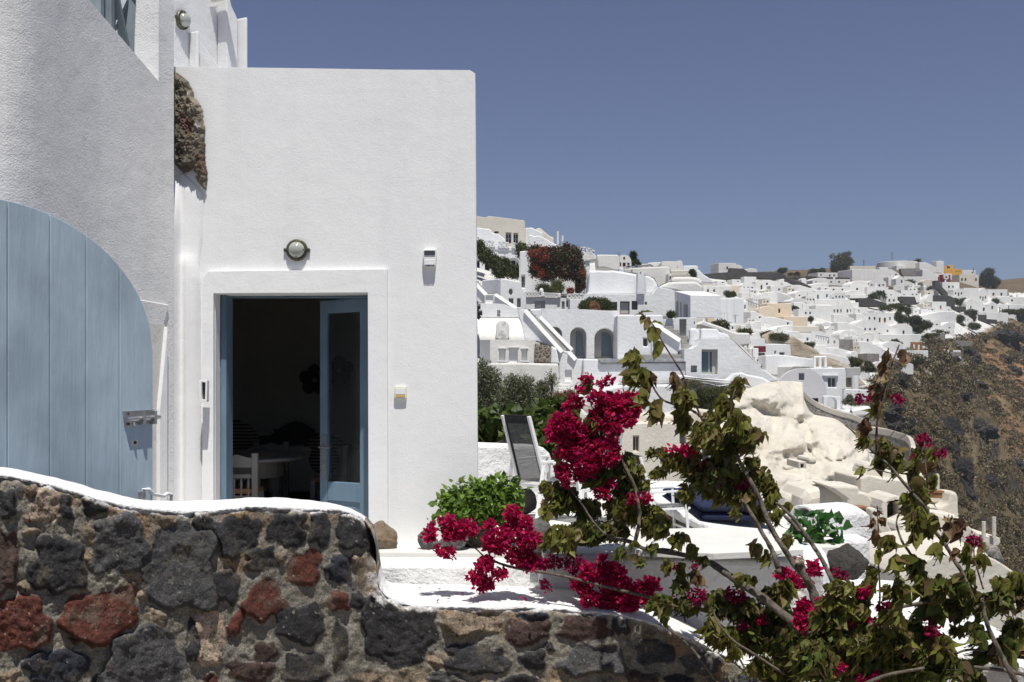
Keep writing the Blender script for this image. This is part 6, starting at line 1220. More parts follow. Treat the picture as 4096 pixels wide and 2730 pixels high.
T = thing('pergola', 'bare white metal pergola on the roof below the skyline', 'pergola', P(*Z3(1000, 470), 66*K))
for a, b_ in (((900, 462), (1180, 430)), ((1180, 430), (1220, 455)), ((800, 465), (900, 455))): build('beam', MB().bar(P(*Z3(*a), 66*K), P(*Z3(*b_), 66*K), .2), W['metal'], T)
for x in (960, 838): build('post', MB().bar(P(*Z3(x, 465), 66*K), P(*Z3(x, 425), 66*K), .2, up=Vector((0, 1, 0))), W['metal'], T)
# bastion, stairs, doorway
T = vill('bastion_house', 'rounded white bastion wall with one small square window', 'house', Z4, [(240, 208), (860, 206), (878, 225), (885, 340), (890, 420), (885, 770), (240, 830)], 49, 4, holes=[('window', rect(604, 531, 668, 647), W['dglass'], S_0)], group=GV, bev=.5, reveal=.6)
T = vill('stair_side_wall', 'white wall with a steep sloping top beside the grey curved stairs', 'wall', Z4, [(718, 276), (1130, 547), (1130, 712), (1090, 714), (1088, 765), (720, 765)], 47.9, .8, group='white walls of the near village'); band(Z4, (720, 276), (1130, 547), .35, 47.9, T)
T = thing('stone_stairs', 'wide grey curved stairs rising to the grey door', 'stairs', P(*Z4(1150, 860), 48*K), 'grey cement stairs of the near village')
for i, (x0, x1, y0, y1, Y) in enumerate([(905, 1020, 366, 411, 50.2), (930, 1100, 411, 456, 50), (980, 1110, 456, 501, 49.8), (1020, 1230, 501, 545, 49.6), (1130, 1285, 545, 584, 49.3), (1133, 1290, 584, 622, 49.1), (1133, 1322, 622, 666, 48.8), (1090, 1200, 666, 711, 48.5), (1088, 1200, 711, 758, 48.2), (560, 1196, 758, 812, 47.8)]):
    a = P(*Z4(x0, y0), Y*K); b_ = P(*Z4(x1, y1), Y*K); build('step', MB().box(((a.x+b_.x)/2, Y*K+.5, (a.z+b_.z)/2-.3), ((b_.x-a.x)/2, .5, (a.z-b_.z)/2+.3)), W['step'], T, bevel=.03)
T = vill('door_block', 'small white block with a tall grey door above the curved stairs', 'house', Z4, [(878, 268), (1100, 252), (1105, 242), (1345, 244), (1346, 400), (1250, 545), (1100, 545), (1020, 420), (878, 420)], 50.8, 3, holes=[('door', rect(1107, 267, 1205, 542), W['frame']), ('window', rect(1308, 298, 1320, 340), W['dark'])], group=GV, reveal=.6)
T = vill('curved_parapet', 'smooth white parapet curling round the grey stairs', 'wall', Z4, [(1250, 545), (1250, 392), (1330, 390), (1380, 425), (1408, 490), (1408, 545), (1380, 600), (1300, 665), (1195, 690), (1240, 620)], 48.9, .7, group='white walls of the near village', bev=.3)
T = vill('teal_door_house', 'low white house with a large teal glass door and sloping skirt', 'house', Z4, [(1175, 682), (1290, 676), (1360, 628), (1405, 560), (1414, 532), (1808, 538), (1830, 550), (2265, 965), (2258, 1090), (1640, 1100), (1195, 1100), (1195, 870), (1175, 865)], 47.2, 4, holes=[('door', rect(1416, 690, 1642, 1035), W['teal'], {'v': [.54], 'm': W['frame']}), ('vent', rect(1266, 915, 1354, 1010), W['lattice'])], group=GV, reveal=.7, bev=.25)
build('shutter', MB().slab([P(*Z4(*p), 47.2*K+.55) for p in rect(1560, 694, 1632, 1030)], (0, 1, 0), .05), W['frame'], T)
vill('upper_step_wall', 'low white step wall on the roof of the teal doored house', 'wall', Z4, [(1408, 395), (1642, 402), (1660, 440), (1780, 480), (1825, 545), (1408, 545)], 48.6, 3, group='white walls of the near village', bev=.2)
vill('slope_wall', 'broad white slope falling to the right below the poles', 'wall', Z4, [(1345, 345), (1440, 278), (1500, 310), (1700, 375), (1850, 440), (1905, 455), (2090, 460), (2092, 625), (1985, 640), (2270, 960), (1820, 560), (1640, 430)], 51, 3, 'villwarm', group='white walls of the near village', bev=.3)
T = vill('lower_terrace_wall', 'long white retaining wall under the arched windows', 'wall', ZE, [(905, 388), (1030, 390), (1052, 424), (1765, 418), (1765, 700), (1700, 900), (905, 900)], 47.3, 3, group='white walls of the near village')
vill('marble_bench', 'long grey marble bench slab below the arched windows', 'bench', ZE, [(1032, 390), (1735, 385), (1768, 412), (1052, 421)], 47.15, 1.2, 'marble', bev=.03)
vill('tile_grille', 'long grey pierced tile grille in the lower white wall', 'grille', ZE, [(1203, 568), (1660, 560), (1660, 592), (1232, 606)], 47.1, .3, 'lattice', bev=.02)
vill('low_white_wall', 'plain white wall behind the upper magenta flowers', 'wall', ZE, [(1010, 655), (1232, 604), (1690, 600), (1720, 920), (820, 920), (860, 700)], 46, 3, group='white walls of the near village', bev=.2)
T = thing('white_steps', 'small white steps near the rusty bush', 'stairs', P(*ZE(780, 680), 45*K))
for i, r in enumerate([(710, 600, 800, 625), (700, 625, 830, 650), (690, 650, 870, 700)]): build('step', MB().slab([P(*ZE(*p), (45.4-i*.3)*K) for p in rect(*r)], (0, 1, 0), 1.2), W['villwarm'], T, bevel=.05)
vill('terrace_lip', 'smooth white terrace lip curving over the ivy hedge', 'wall', Z4, [(1068, 1060), (1090, 1045), (1160, 1045), (1400, 1088), (1790, 1105), (1840, 1060), (1880, 1020), (1980, 1010), (2060, 1040), (2265, 1078), (2420, 1160), (2400, 1230), (2000, 1225), (1850, 1220), (1500, 1150), (1180, 1095), (1120, 1130), (1075, 1250)], 45.6, 1.5, group='white walls of the near village', bev=.25)
vill('planted_wall', 'grey retaining wall overgrown by the ivy hedge', 'wall', Z4, [(1075, 1100), (1850, 1222), (1900, 1568), (1900, 1900), (1075, 1900)], 45.8, 1.5, 'grey', group='bare stone walls')
T = thing('wire_rail', 'thin wire railing sagging along the white terrace lip', 'railing', P(*Z4(1600, 1200), 45.3*K)); build('wire', MB().tube([P(*Z4(*p), 45.3*K) for p in [(1175, 1090), (1610, 1145), (1800, 1160)]], .05, 5), W['metal'], T); build('wire', MB().tube([P(*Z4(*p), 45.3*K) for p in [(1400, 1150), (1500, 1165), (1640, 1205), (1760, 1190)]], .05, 5), W['metal'], T); build('post', MB().tube([P(*Z4(1608, 1145), 45.3*K), P(*Z4(1608, 1215), 45.3*K)], .06, 5), W['metal'], T)
# ---------------- vegetation helper
def bush(name, label, cat, fn, sc, blobs, Y, mats, n, leaf, group=None, tmpl=LEAFS, trunk=None, shell=.5, droop=0.0, seed=1, kind=None):
    if Y > 18: leaf = leaf*.30; n = int(n*2.6)
    rg_ = np.random.default_rng(seed); k = Y*K/F/sc/4; bl = []
    for (x, y, rx, ry) in blobs: c = P(*fn(x, y), Y*K); bl.append(((c.x, c.y+rg_.normal()*.1*rx*k, c.z), (rx*k, max(rx, ry)*k*.8, ry*k)))
    if Y > 60 and cat == 'tree' or (Y > 60 and 'shrub' in cat and len(bl) < 3):
        nb = []
        for c_, r_ in bl:
            nb.append((c_, tuple(q*.72 for q in r_)))
            for _ in range(4): o_ = rg_.normal(size=3)*.5; nb.append(((c_[0]+o_[0]*r_[0], c_[1]+o_[1]*r_[1]*.6, c_[2]+o_[2]*r_[2]*.9), tuple(q*rg_.uniform(.28, .5) for q in r_)))
        bl = nb
    base = Vector((np.mean([b[0][0] for b in bl]), Y*K, min(b[0][2]-b[1][2] for b in bl)))
    T = thing(name, label, cat, base, group)
    if trunk:
        mb = MB()
        for b_ in bl[:trunk]: mb.tube([base+Vector((rg_.normal()*.1, 0, -.5)), (base+Vector(b_[0]))/2+Vector((rg_.normal()*.3, 0, 0)), Vector(b_[0])], [leaf*.9, leaf*.6, leaf*.3], 6)
        build('trunk', mb, W['trunk'], T, smooth=True)
    tot = sum(m_[1] for m_ in mats)
    for mt, w in mats:
        nn2 = int(n*w/tot); pt, uu = crown_pts(nn2, bl, rg_, shell); pt += rg_.normal(size=pt.shape)*leaf*.7
        d = uu*.6+rg_.normal(size=pt.shape)*.6; d[:, 2] -= droop
        foliage('crown' if name.endswith('tree') else 'leaves', scatter(MB(), tmpl, pt, d, rg_.uniform(.6, 1.3, nn2)*leaf, rng=rg_, roll=uu+rg_.normal(size=pt.shape)*.7), W[mt], T)
    return T
bush('climbing_bougainvillea', 'huge maroon and orange bougainvillea draped over the white terrace house', 'shrub', Z1, 4.356, [(1450, 850, 330, 200), (1700, 850, 160, 210), (1250, 780, 180, 120), (1050, 760, 120, 140), (1150, 950, 200, 150), (1600, 1050, 250, 150), (1780, 1050, 110, 200), (1250, 1100, 180, 120), (1580, 660, 60, 70), (1850, 1250, 60, 160), (1080, 1060, 120, 100)], 64, [('maroon', 9), ('shrub', 5), ('redflower', .9)], 15000, .75, shell=.3, seed=3)
bush('flower_spray', 'orange red flower spray on the upper left of the huge bougainvillea', 'shrub', Z1, 4.356, [(1080, 760, 120, 60), (1160, 830, 110, 60), (1180, 700, 60, 40), (1050, 980, 60, 20), (1880, 1110, 50, 40), (1150, 1100, 40, 60)], 63, [('redflower', 5), ('maroon', 3)], 1400, .6, shell=.4, seed=4)
bush('climbing_vine', 'bright green vine hanging across the arcade arch', 'plant', Z1, 4.356, [(80, 640, 70, 110), (180, 800, 110, 120), (330, 900, 120, 110), (450, 1040, 150, 140), (520, 920, 80, 80), (680, 1080, 110, 110), (780, 640, 50, 60), (830, 720, 90, 130)], 67, [('yshrub', 4), ('shrub', 3)], 6500, .7, shell=.3, seed=5)
bush('terrace_plant', 'spiky green terrace plant left of the arched doorway', 'plant', Z2, 3.408, [(930, 185, 80, 45), (1000, 215, 40, 25)], 61.5, [('yshrub', 3), ('shrub', 2)], 900, .8, tmpl=LEAFN, seed=6, group='potted plants behind the crossed railing')
bush('potted_palm', 'small potted palm in front of the arched doorway', 'plant', Z2, 3.408, [(1130, 160, 45, 35)], 61, [('yshrub', 1)], 160, 1.3, tmpl=LEAFN, trunk=1, seed=7, group='potted plants behind the crossed railing')
bush('potted_plant', 'low orange flowered potted plant right of the small gate', 'plant', Z2, 3.408, [(1300, 215, 40, 24)], 61, [('redflower', 1), ('shrub', 1)], 260, .5, seed=8, group='potted plants behind the crossed railing')
bush('terrace_shrub', 'wide olive green shrub with a dead tan patch on the arched house roof', 'shrub', Z3, 3.922, [(180, 1065, 100, 60), (270, 1010, 90, 50), (420, 1030, 110, 60), (540, 1075, 60, 50), (430, 1085, 100, 50), (150, 1090, 80, 40)], 53, [('shrub', 5), ('yshrub', 2)], 5200, .5, seed=9, shell=.4)
bush('dead_shrub', 'tan dead patch in the middle of the roof shrub', 'shrub', Z3, 3.922, [(310, 1080, 55, 55)], 52.3, [('rustbush', 1)], 700, .45, seed=10)
bush('potted_shrub', 'round shrub in a dark pot on the white door block', 'plant', Z4, 3.485, [(990, 195, 50, 28)], 50.5, [('yshrub', 2), ('shrub', 2)], 500, .4, seed=11)
solo('plant_pot', 'dark round pot under the shrub on the white door block', 'pot', MB().lathe(P(*Z4(982, 254), 50.6*K), [(.18, 0), (.34, .2), (.37, .36), (.30, .36)], 14), W['dark'])
bush('ivy_hedge', 'dense olive ivy hedge hanging below the white terrace lip', 'hedge', Z4, 3.485, [(1500, 1310, 190, 90), (1650, 1290, 160, 70), (1400, 1400, 130, 130), (1560, 1450, 180, 100), (1750, 1380, 110, 110), (1820, 1300, 80, 60)], 44.8, [('shrub', 4), ('yshrub', 2), ('rustbush', .5)], 9000, .32, seed=12, shell=.3)
bush('grey_shrub', 'grey green wispy shrub on top of the ivy hedge', 'shrub', Z4, 3.485, [(1250, 1160, 130, 40), (1180, 1210, 100, 60), (1350, 1180, 80, 40)], 44.6, [('olive', 3), ('scrub', 2)], 2600, .4, tmpl=LEAFN, seed=13)
# Norfolk pine
T = thing('norfolk_pine_tree', 'slender tiered conifer on the skyline beside the red doored vault', 'tree', P(*Z3(915, 470), 74*K)); build('trunk', MB().tube([P(*Z3(915, 470), 74*K), P(*Z3(915, 238), 74*K)], [.35, .08], 7), W['trunk'], T)
mb = MB(); rg_ = np.random.default_rng(2)
for y, r in ((255, 10), (288, 24), (318, 14), (345, 36), (385, 46), (415, 50)):
    for a in np.linspace(0, 6.28, 9)[:-1]+y:
        c = P(*Z3(915, y), 74*K); L_ = r*74*K/F/3.922/4; e = c+Vector((math.cos(a)*L_, math.sin(a)*L_, L_*.12)); k_ = 14; t = rg_.random((k_, 1)); pt = np.array(c)+(np.array(e-c))*t+rg_.normal(size=(k_, 3))*.06
        scatter(mb, LEAFN, pt, rg_.normal(size=(k_, 3))*.6+np.array(e-c)[None, :]/max(L_, .01)*.7, np.full(k_, .55), rng=rg_)
foliage('crown', mb, W['shrub'], T)
bush('skyline_bush', 'dark green bush at the foot of the tiered conifer', 'shrub', Z3, 3.922, [(955, 405, 40, 26), (975, 430, 45, 28), (930, 440, 35, 20)], 73, [('shrub', 3), ('yshrub', 1)], 1200, .6, seed=14)
bush('corner_bush', 'small dark bush between the grey box house and the stair ramp', 'shrub', Z3, 3.922, [(1842, 545, 36, 30), (1858, 580, 30, 28)], 69, [('shrub', 3)], 800, .55, seed=15)
# olive trees and figs just past the house
def olive(label, fn, sc, blobs, Y, n, seed, trunks=3):
    return bush('olive_tree', label, 'tree', fn, sc, blobs, Y, [('olive', 4), ('shrub', 1)], int(n*1.7), .095, 'olive trees beside the house', LEAFN, trunks, .25, -.35, seed)
olive('tall olive tree rising against the house edge', ZE, 2.091, [(60, 530, 90, 130), (120, 610, 120, 150), (60, 760, 100, 160), (200, 780, 120, 140), (180, 900, 110, 70)], 16, 7500, 31)
olive('middle olive tree with sprays reaching over the white wall', ZE, 2.091, [(320, 620, 75, 95), (300, 750, 125, 140), (430, 630, 60, 95), (420, 780, 110, 130), (350, 880, 170, 90)], 15, 6500, 32)
olive('right hand olive tree beside the rusty bush', ZE, 2.091, [(560, 640, 60, 50), (640, 570, 26, 40), (560, 740, 60, 90), (500, 860, 100, 90)], 16, 3600, 33)
def fig(label, fn, sc, blobs, Y, n, seed, s=.26): return bush('fig_bush', label, 'shrub', fn, sc, blobs, Y, [('fig', 3), ('yshrub', 1.2)], int(n*2.2), s*.5, 'broad leaved fig bushes', LOBE, 2, .4, .2, seed)
fig('broad leaved fig bush beside the house edge behind the low wall', ZE, 2.091, [(80, 1010, 100, 60), (200, 960, 110, 70), (120, 930, 80, 40)], 7.5, 420, 41)
fig('broad leaved fig bush behind the deck chair back', ZE, 2.091, [(430, 1010, 90, 50), (560, 1000, 80, 60), (590, 1090, 60, 80), (500, 960, 60, 30)], 7.2, 420, 42)
fig('darker fig bush right below the rusty grass clump', ZE, 2.091, [(680, 850, 70, 50), (640, 920, 60, 70), (620, 1120, 50, 80)], 8.5, 380, 43)
bush('rusty_bush', 'rusty orange dry grass clump with a green tuft', 'shrub', ZE, 2.091, [(690, 730, 70, 50), (790, 700, 50, 40), (720, 770, 80, 20)], 22, [('rustbush', 4), ('yshrub', .7)], 2600, .3, tmpl=LEAFN, seed=16, droop=-.8, shell=.2)
T = vill('garden_wall', 'low pale garden wall under the rusty grass clump', 'wall', ZE, [(560, 790), (860, 786), (900, 810), (1000, 900), (1000, 1100), (560, 1100)], 21, 1, 'villwarm', group='white walls of the near village')
# ============================================================ CREAM ROCK AND CAVE HOUSES
def rockform():
    top = smooth_poly(px(ZB, [(225, 790), (260, 740), (300, 690), (330, 650), (400, 620), (480, 600), (600, 560), (700, 545), (860, 548), (866, 580), (862, 640), (880, 700), (920, 770), (1000, 785), (1090, 800), (1150, 850), (1300, 930), (1310, 1080), (1340, 1200)]), 2)
    ua, ub = top[0][0], top[-1][0]; us = np.arange(ua, ub, .8); tv = np.interp(us, [p[0] for p in top], [p[1] for p in top])
    n1, n2 = 200, 26; s = np.concatenate([np.linspace(-1, 0, n2, endpoint=False), np.linspace(0, 1, n1)])
    U, S = np.meshgrid(us, s, indexing='ij'); TVv = tv[:, None]+0*S; bot = 590.0
    S1 = np.clip(S, 0, 1); V = np.where(S > 0, np.maximum(TVv, 372+(bot-372)*S1), TVv); S1 = np.clip((V-TVv)/(bot-TVv), 0, 1); Sp = np.clip((V-370)/220, 0, 1)
    a = fbm(U, V*1.2, 60, 501, 3, .4); b = 1-np.abs(fbm(U*.9, V*1.1, 46, 511, 4, .5)); c = fbm(U*.8, V*1.4, 20, 521, 2, .4); d = fbm(U, V, 120, 531, 3)
    ca = fbm(U, V*1.5, 44, 541, 2)
    Y = 44.5-11.5*Sp-1.6*a*np.minimum(1, Sp*4+.2)-1.5*(b-.6)-.55*c-2.2*d+.28*np.clip(1-np.abs(fbm(U, V*1.3, 52, 551, 4, .5))*9, 0, 1)*np.minimum(1, Sp*6+.3)-.22*fbm(U, V, 9, 561, 3)+np.clip(-ca-.12, 0, 1)*1.6
    Y += 2.4*np.clip((U-745)/60, 0, 1)
    back = np.clip(-S, 0, 1); Y = Y+back*7+(.9*np.clip(1-S1*12, 0, 1)**2)
    X3 = (U-512)/F*Y*K; Yk = Y*K; Z3_ = (HV-V)/F*Yk
    i0 = n2; Zt0 = Z3_[:, i0:i0+1]; Z3_[:, :n2] = Zt0-8*back[:, :n2]**1.6
    v = np.stack([X3, Yk, Z3_], -1); nr = v.shape[1]; a_ = (np.arange(len(us)-1)[:, None]*nr+np.arange(nr-1)[None, :]).reshape(-1)
    f = np.stack([a_, a_+1, a_+nr+1, a_+nr], 1); loc = Vector(v.reshape(-1, 3).mean(0).tolist()); loc.z = -16
    me = bpy.data.meshes.new('cream_rock'); me.from_pydata((v.reshape(-1, 3)-np.array(loc)).tolist(), [], f.tolist()); me.polygons.foreach_set('use_smooth', [True]*len(me.polygons))
    m, n, bs, o = nt('limewashed_rock'); p = coords(n)
    base = ramp(n, [(.3, (.54, .50, .425)), (.7, (.63, .59, .51))], noise_(n, p, .5, 4)); st = ramp(n, [(.55, (0, 0, 0)), (.72, (.55, .55, .55))], noise_(n, p, .30, 7, .6))
    n.links.new(mixc(n, st, base, (.40, .33, .24)), bs.inputs['Base Color']); bs.inputs['Roughness'].default_value = .95; bump(n, bs, noise_(n, p, .9, 7, .6), .35); me.materials.append(m)
    o = bpy.data.objects.new('limewashed_rock', me); C.objects.link(o); o.location = loc; tag(o, 'great cream limewashed rock outcrop with hollows and folds', 'rock'); return o
rockform()
GC = 'cream cave houses below the rock'
T = vill('cream_cave_house', 'cream house with two windows behind the bougainvillea twigs', 'house', ZE, [(1170, 1040), (1195, 990), (1250, 950), (1330, 930), (1500, 925), (1900, 935), (1900, 1420), (1470, 1430), (1170, 1420)], 33, 5, 'cream', [('window', rect(1322, 1032, 1372, 1165), W['dglass'], {'v': [.55], 'm': W['beige']}), ('window', rect(1712, 1008, 1766, 1100), W['paleglass'], {'m': W['beige']})], GC, reveal=.4, bev=.3)
vill('cream_roof_mound', 'smooth white and cream roof mound above the cream cave house', 'house', ZE, smooth_poly([(1100, 900), (1180, 850), (1300, 830), (1500, 850), (1700, 860), (1850, 800), (2000, 820), (2000, 960), (1100, 1000)], 1), 35, 6, 'cream', group=GC, bev=.5)
def cream(name, label, cat, poly, Y, D=3, mat='cream', holes=(), bev=.8, reveal=.5, fn=ZC, group=GC): return vill(name, label, cat, fn, poly, Y, D, mat, holes, group, bev, reveal)
cream('cave_roof', 'low cream domed cave roof at the foot of the rock outcrop', 'house', smooth_poly([(690, 560), (700, 400), (740, 365), (800, 352), (850, 372), (860, 400), (900, 420), (900, 560)], 1), 31, 3)
cream('angular_roof', 'angular cream house roof right of the domed cave roof', 'house', [(800, 385), (850, 340), (1000, 312), (1060, 320), (1152, 372), (1154, 500), (1150, 560), (800, 560)], 30, 5)
cream('square_house', 'plain square cream house left of the courtyard stairs', 'house', [(960, 303), (1178, 312), (1182, 345), (1240, 360), (1285, 430), (1290, 520), (1240, 640), (1100, 640), (1100, 400)], 29.5, 3)
cream('courtyard_house', 'long cream courtyard house with sloping parapet behind the arched doorway', 'house', [(1186, 262), (1240, 240), (1320, 262), (1600, 285), (1640, 270), (1700, 330), (1700, 420), (1500, 420), (1240, 372), (1190, 350)], 30.5, 5, holes=[('door', rect(1252, 372, 1302, 420), W['wood'])])
cream('sloping_parapet', 'cream sloping parapet under the round tower', 'wall', smooth_poly([(1190, 262), (1205, 190), (1240, 150), (1320, 190), (1520, 260), (1570, 215), (1600, 240), (1605, 330), (1190, 290)], 1), 31.5, 2)
T = cream('arched_doorway', 'cream arched doorway block with dark brown opening', 'house', [(1318, 600), (1322, 450), (1335, 405), (1370, 380), (1420, 370), (1470, 392), (1540, 410), (1545, 640)], 28.6, 3, holes=[('door', archp(1362, 1436, 408, 540, 10), W['darkwood'])], reveal=1.0)
T = thing('courtyard_stairs', 'grey and cream courtyard stairs climbing left of the arched doorway', 'stairs', P(*ZC(1300, 800), 26.5*K))
for i in range(11):
    y0 = 800-i*24; a = P(*ZC(1236-i*3, y0-12), (26.4+i*.22)*K); b_ = P(*ZC(1392-i*9, y0), (26.4+i*.22)*K); build('step', MB().box(((a.x+b_.x)/2, a.y+.5, b_.z-.3), ((b_.x-a.x)/2, .5, .3+(a.z-b_.z))), W['grey'], T, bevel=.02)
cream('stair_parapet', 'cream parapet descending along the courtyard stairs', 'wall', smooth_poly([(1250, 460), (1290, 452), (1330, 500), (1400, 620), (1500, 760), (1510, 830), (1440, 830), (1390, 740), (1262, 520)], 1), 26.3, .8)
cream('stair_wall', 'rough cream wall on the left of the courtyard stairs', 'wall', smooth_poly([(1150, 560), (1180, 520), (1215, 540), (1220, 600), (1260, 660), (1270, 760), (1290, 860), (1150, 860)], 1), 26.2, 1.5)
cream('courtyard_wall', 'curved cream courtyard wall under the round tower terrace', 'wall', smooth_poly([(1440, 600), (1455, 560), (1500, 545), (1560, 505), (1640, 460), (1700, 480), (1830, 500), (1840, 620), (1850, 800), (1500, 820), (1480, 740)], 1), 27.5, 3)
cream('round_tower', 'round cream tower terrace with parapet at the cliff edge', 'house', [(1500, 520), (1560, 440), (1620, 450), (1655, 430), (1700, 445), (1745, 420), (1770, 352), (1800, 352), (1812, 380), (1820, 520), (1790, 560), (1500, 620)], 30, 6, bev=.5)
cream('tower_parapet', 'back parapet of the round cream tower terrace', 'wall', smooth_poly([(1640, 352), (1680, 338), (1740, 336), (1790, 345), (1812, 372), (1812, 420), (1780, 420), (1770, 365), (1740, 352), (1640, 372)], 1), 31.8, .5)
cream('cliff_terrace', 'cream terrace ledge with two thin posts at the cliff edge', 'wall', smooth_poly([(1800, 520), (1830, 510), (1870, 560), (1920, 600), (1970, 630), (2080, 632), (2088, 690), (2020, 705), (2010, 730), (1800, 730)], 1), 28.5, 3)
for x, y0, y1, lb_ in ((1976, 538, 650, 'shorter thin cream post on the cliff terrace ledge'), (2042, 508, 640, 'taller thin cream post on the cliff terrace ledge'), (1680, 232, 340, 'thin cream post on the round tower parapet')): solo('thin_post', lb_, 'post', MB().tube([P(*ZC(x, y1), 28.4*K), P(*ZC(x, y0), 28.4*K)], .10, 8), W['cream'], 'thin cream posts')
cream('dark_retaining_wall', 'dark rubble wall under the cliff terrace ledge', 'wall', [(1980, 705), (2080, 690), (2105, 760), (2130, 810), (2000, 800)], 27.8, 2, 'greystone', group='bare stone walls')
cream('big_roof_dome', 'great smooth cream roof dome behind the right hand branches', 'house', smooth_poly([(1450, 900), (1490, 850), (1560, 800), (1640, 772), (1750, 745), (1900, 735), (2020, 765), (2100, 810), (2170, 860), (2300, 960), (2500, 1200), (2500, 1500), (1450, 1300)], 2), 22, 7, bev=.8)
cream('roof_step', 'small cream chimney block with square opening beside the big dome', 'house', [(1618, 708), (1650, 702), (1700, 712), (1702, 790), (1618, 785)], 24, 1.2, holes=[('vent', rect(1634, 718, 1648, 770), W['beige'])], bev=.06)
cream('roof_terrace', 'flat cream roof terrace between the stairs and the big dome', 'house', [(1480, 770), (1620, 772), (1900, 700), (2000, 720), (2040, 800), (1600, 900), (1100, 960), (1150, 830), (1400, 830)], 25.5, 4)
for x, y, w, h, lb_ in ((1182, 472, 58, 44, 'brown wooden bench box on the cream square house terrace'), (1664, 366, 60, 34, 'brown wooden bench box on the round tower terrace')):
    a = P(*ZC(x, y), 28.5*K); T = thing('wooden_box', lb_, 'bench', a, 'wooden boxes on the cave house terraces'); s_ = 28.5*K/F/1.6/4; build('crate', MB().box(a, (w*s_/2, .4, h*s_/2)), W['wood'], T, bevel=.03); build('lid', MB().box(a+Vector((0, 0, h*s_/2+.05)), (w*s_/2+.06, .45, .05)), W['wood'], T)
# small wall niches in the rock are built as little cream boxes with dark openings
for x, y, lb_ in ((860, 1112, 'tiny cream box with dark window on the rock outcrop'), (930, 1085, 'tiny cream ledge block right of the dark rock window')): cream('rock_niche', lb_, 'wall niche', rect(x-28, y-22, x+26, y+24), 34.8, 3, holes=[('window', rect(x-12, y-6, x+8, y+20), W['darkwood'])] if x == 860 else (), fn=ZB, bev=.15)
# ============================================================ RIGHT CLUSTER (vault, flat house, gate, rubble wall)
GR = 'white houses above the rock outcrop'
pl_ = PV(Z7(1070, 0)[0], 73.5, Z7(1700, 0)[0], 73)
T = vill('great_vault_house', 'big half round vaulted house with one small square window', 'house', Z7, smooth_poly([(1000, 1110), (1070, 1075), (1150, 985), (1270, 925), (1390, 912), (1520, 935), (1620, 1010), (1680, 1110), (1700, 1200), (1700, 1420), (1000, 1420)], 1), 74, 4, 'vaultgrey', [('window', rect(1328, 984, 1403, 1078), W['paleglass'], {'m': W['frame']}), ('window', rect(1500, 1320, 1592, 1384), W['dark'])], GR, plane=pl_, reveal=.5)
T = vill('flat_white_house', 'flat roofed white house with a two pane window right of the big vault', 'house', Z7, [(1480, 912), (1955, 914), (1966, 1000), (1966, 1200), (1920, 1210), (1920, 1460), (1480, 1460)], 76, 5, holes=[('window', rect(1722, 1040, 1834, 1173), W['dglass'], {'v': [.5], 'm': W['whiteframe']})], group=GR, reveal=.5)
build('window_hood', MB().slab([P(*Z7(*p), 76*K-.3) for p in [(1650, 1005), (1866, 1005), (1866, 1022), (1650, 1022)]], (0, 1, 0), .3), W['village'], T)
T = wallthing('arched_gateway', 'slim white arched gateway in front of the flat white house', 'gate', Z7, [(1663, 1290), (1740, 1285), (1887, 1297), (1892, 1600), (1663, 1600)], PV(500, 70), 1.2, W['village'], [], GR, .1)
T = T; bpy.data.objects.remove(T.children[0]); build('arch', MB().slab([P(*Z7(*p), 70*K) for p in [(1663, 1290), (1740, 1285), (1887, 1297), (1892, 1600), (1663, 1600)]], (0, 1, 0), 1.2, [[P(*Z7(*p), 70*K) for p in archp(1702, 1842, 1312, 1592, 10)]], 1.2), W['village'], T, bevel=.1)
vill('lower_white_terrace', 'low white terrace wall beside the arched gateway', 'wall', Z7, [(1890, 1470), (2000, 1500), (2353, 1430), (2353, 1640), (1890, 1640)], 69, 4, group=GR)
vill('white_ledge', 'long white ledge above the small garden right of the flat house', 'wall', Z7, [(1925, 1195), (2250, 1205), (2300, 1230), (2300, 1330), (1925, 1400)], 77, 3, group=GR)
vill('ramp_wall', 'white ramp wall sloping down from the big vault to the gateway', 'wall', Z7, smooth_poly([(1378, 1245), (1420, 1262), (1600, 1390), (1670, 1400), (1700, 1560), (1560, 1560), (1378, 1420)], 1), 69, 1, group=GR)
T = vill('pale_grey_wall', 'pale grey cement wall right of the flat white house', 'wall', Z7, [(1957, 906), (2160, 905), (2165, 1000), (2100, 1040), (1966, 1050)], 78, 3, 'grey', group=GR)
T = vill('upper_flat_house', 'white flat house with double window and red pipe', 'house', Z7, [(670, 512), (870, 515), (880, 595), (1215, 598), (1222, 750), (1060, 760), (880, 760), (790, 700), (670, 620)], 86, 6, holes=[('window', rect(1068, 704, 1138, 740), W['dglass'], {'v': [.5], 'm': W['whiteframe']}), ('window', rect(1000, 684, 1024, 724), W['frame'])], group=GR)
solo('red_pipe', 'short brick red pipe standing by the small stone pillar', 'pipe', MB().tube([P(*Z7(803, 700), 84*K), P(*Z7(803, 622), 84*K)], .9, 10), W['crimson'])
vill('stone_pillar', 'dark rubble pillar under the brick red pipe', 'pillar', Z7, [(775, 705), (875, 708), (880, 960), (830, 930), (775, 790)], 83, 2, 'drystone', group='bare stone walls')
vill('sloping_white_roof', 'long sloping white roof in front of the upper flat house', 'house', Z7, [(880, 740), (1065, 735), (1530, 790), (1536, 915), (1250, 915), (1070, 1010), (880, 1010)], 80, 5, group=GR)
vill('lower_grey_terrace', 'shaded pale wall left of the big vault', 'wall', Z7, [(900, 892), (1260, 890), (1190, 960), (1090, 1062), (960, 1010)], 79, 3, 'villwarm', group=GR, plane=PV(Z7(900, 0)[0], 81, Z7(1260, 0)[0], 78.5))
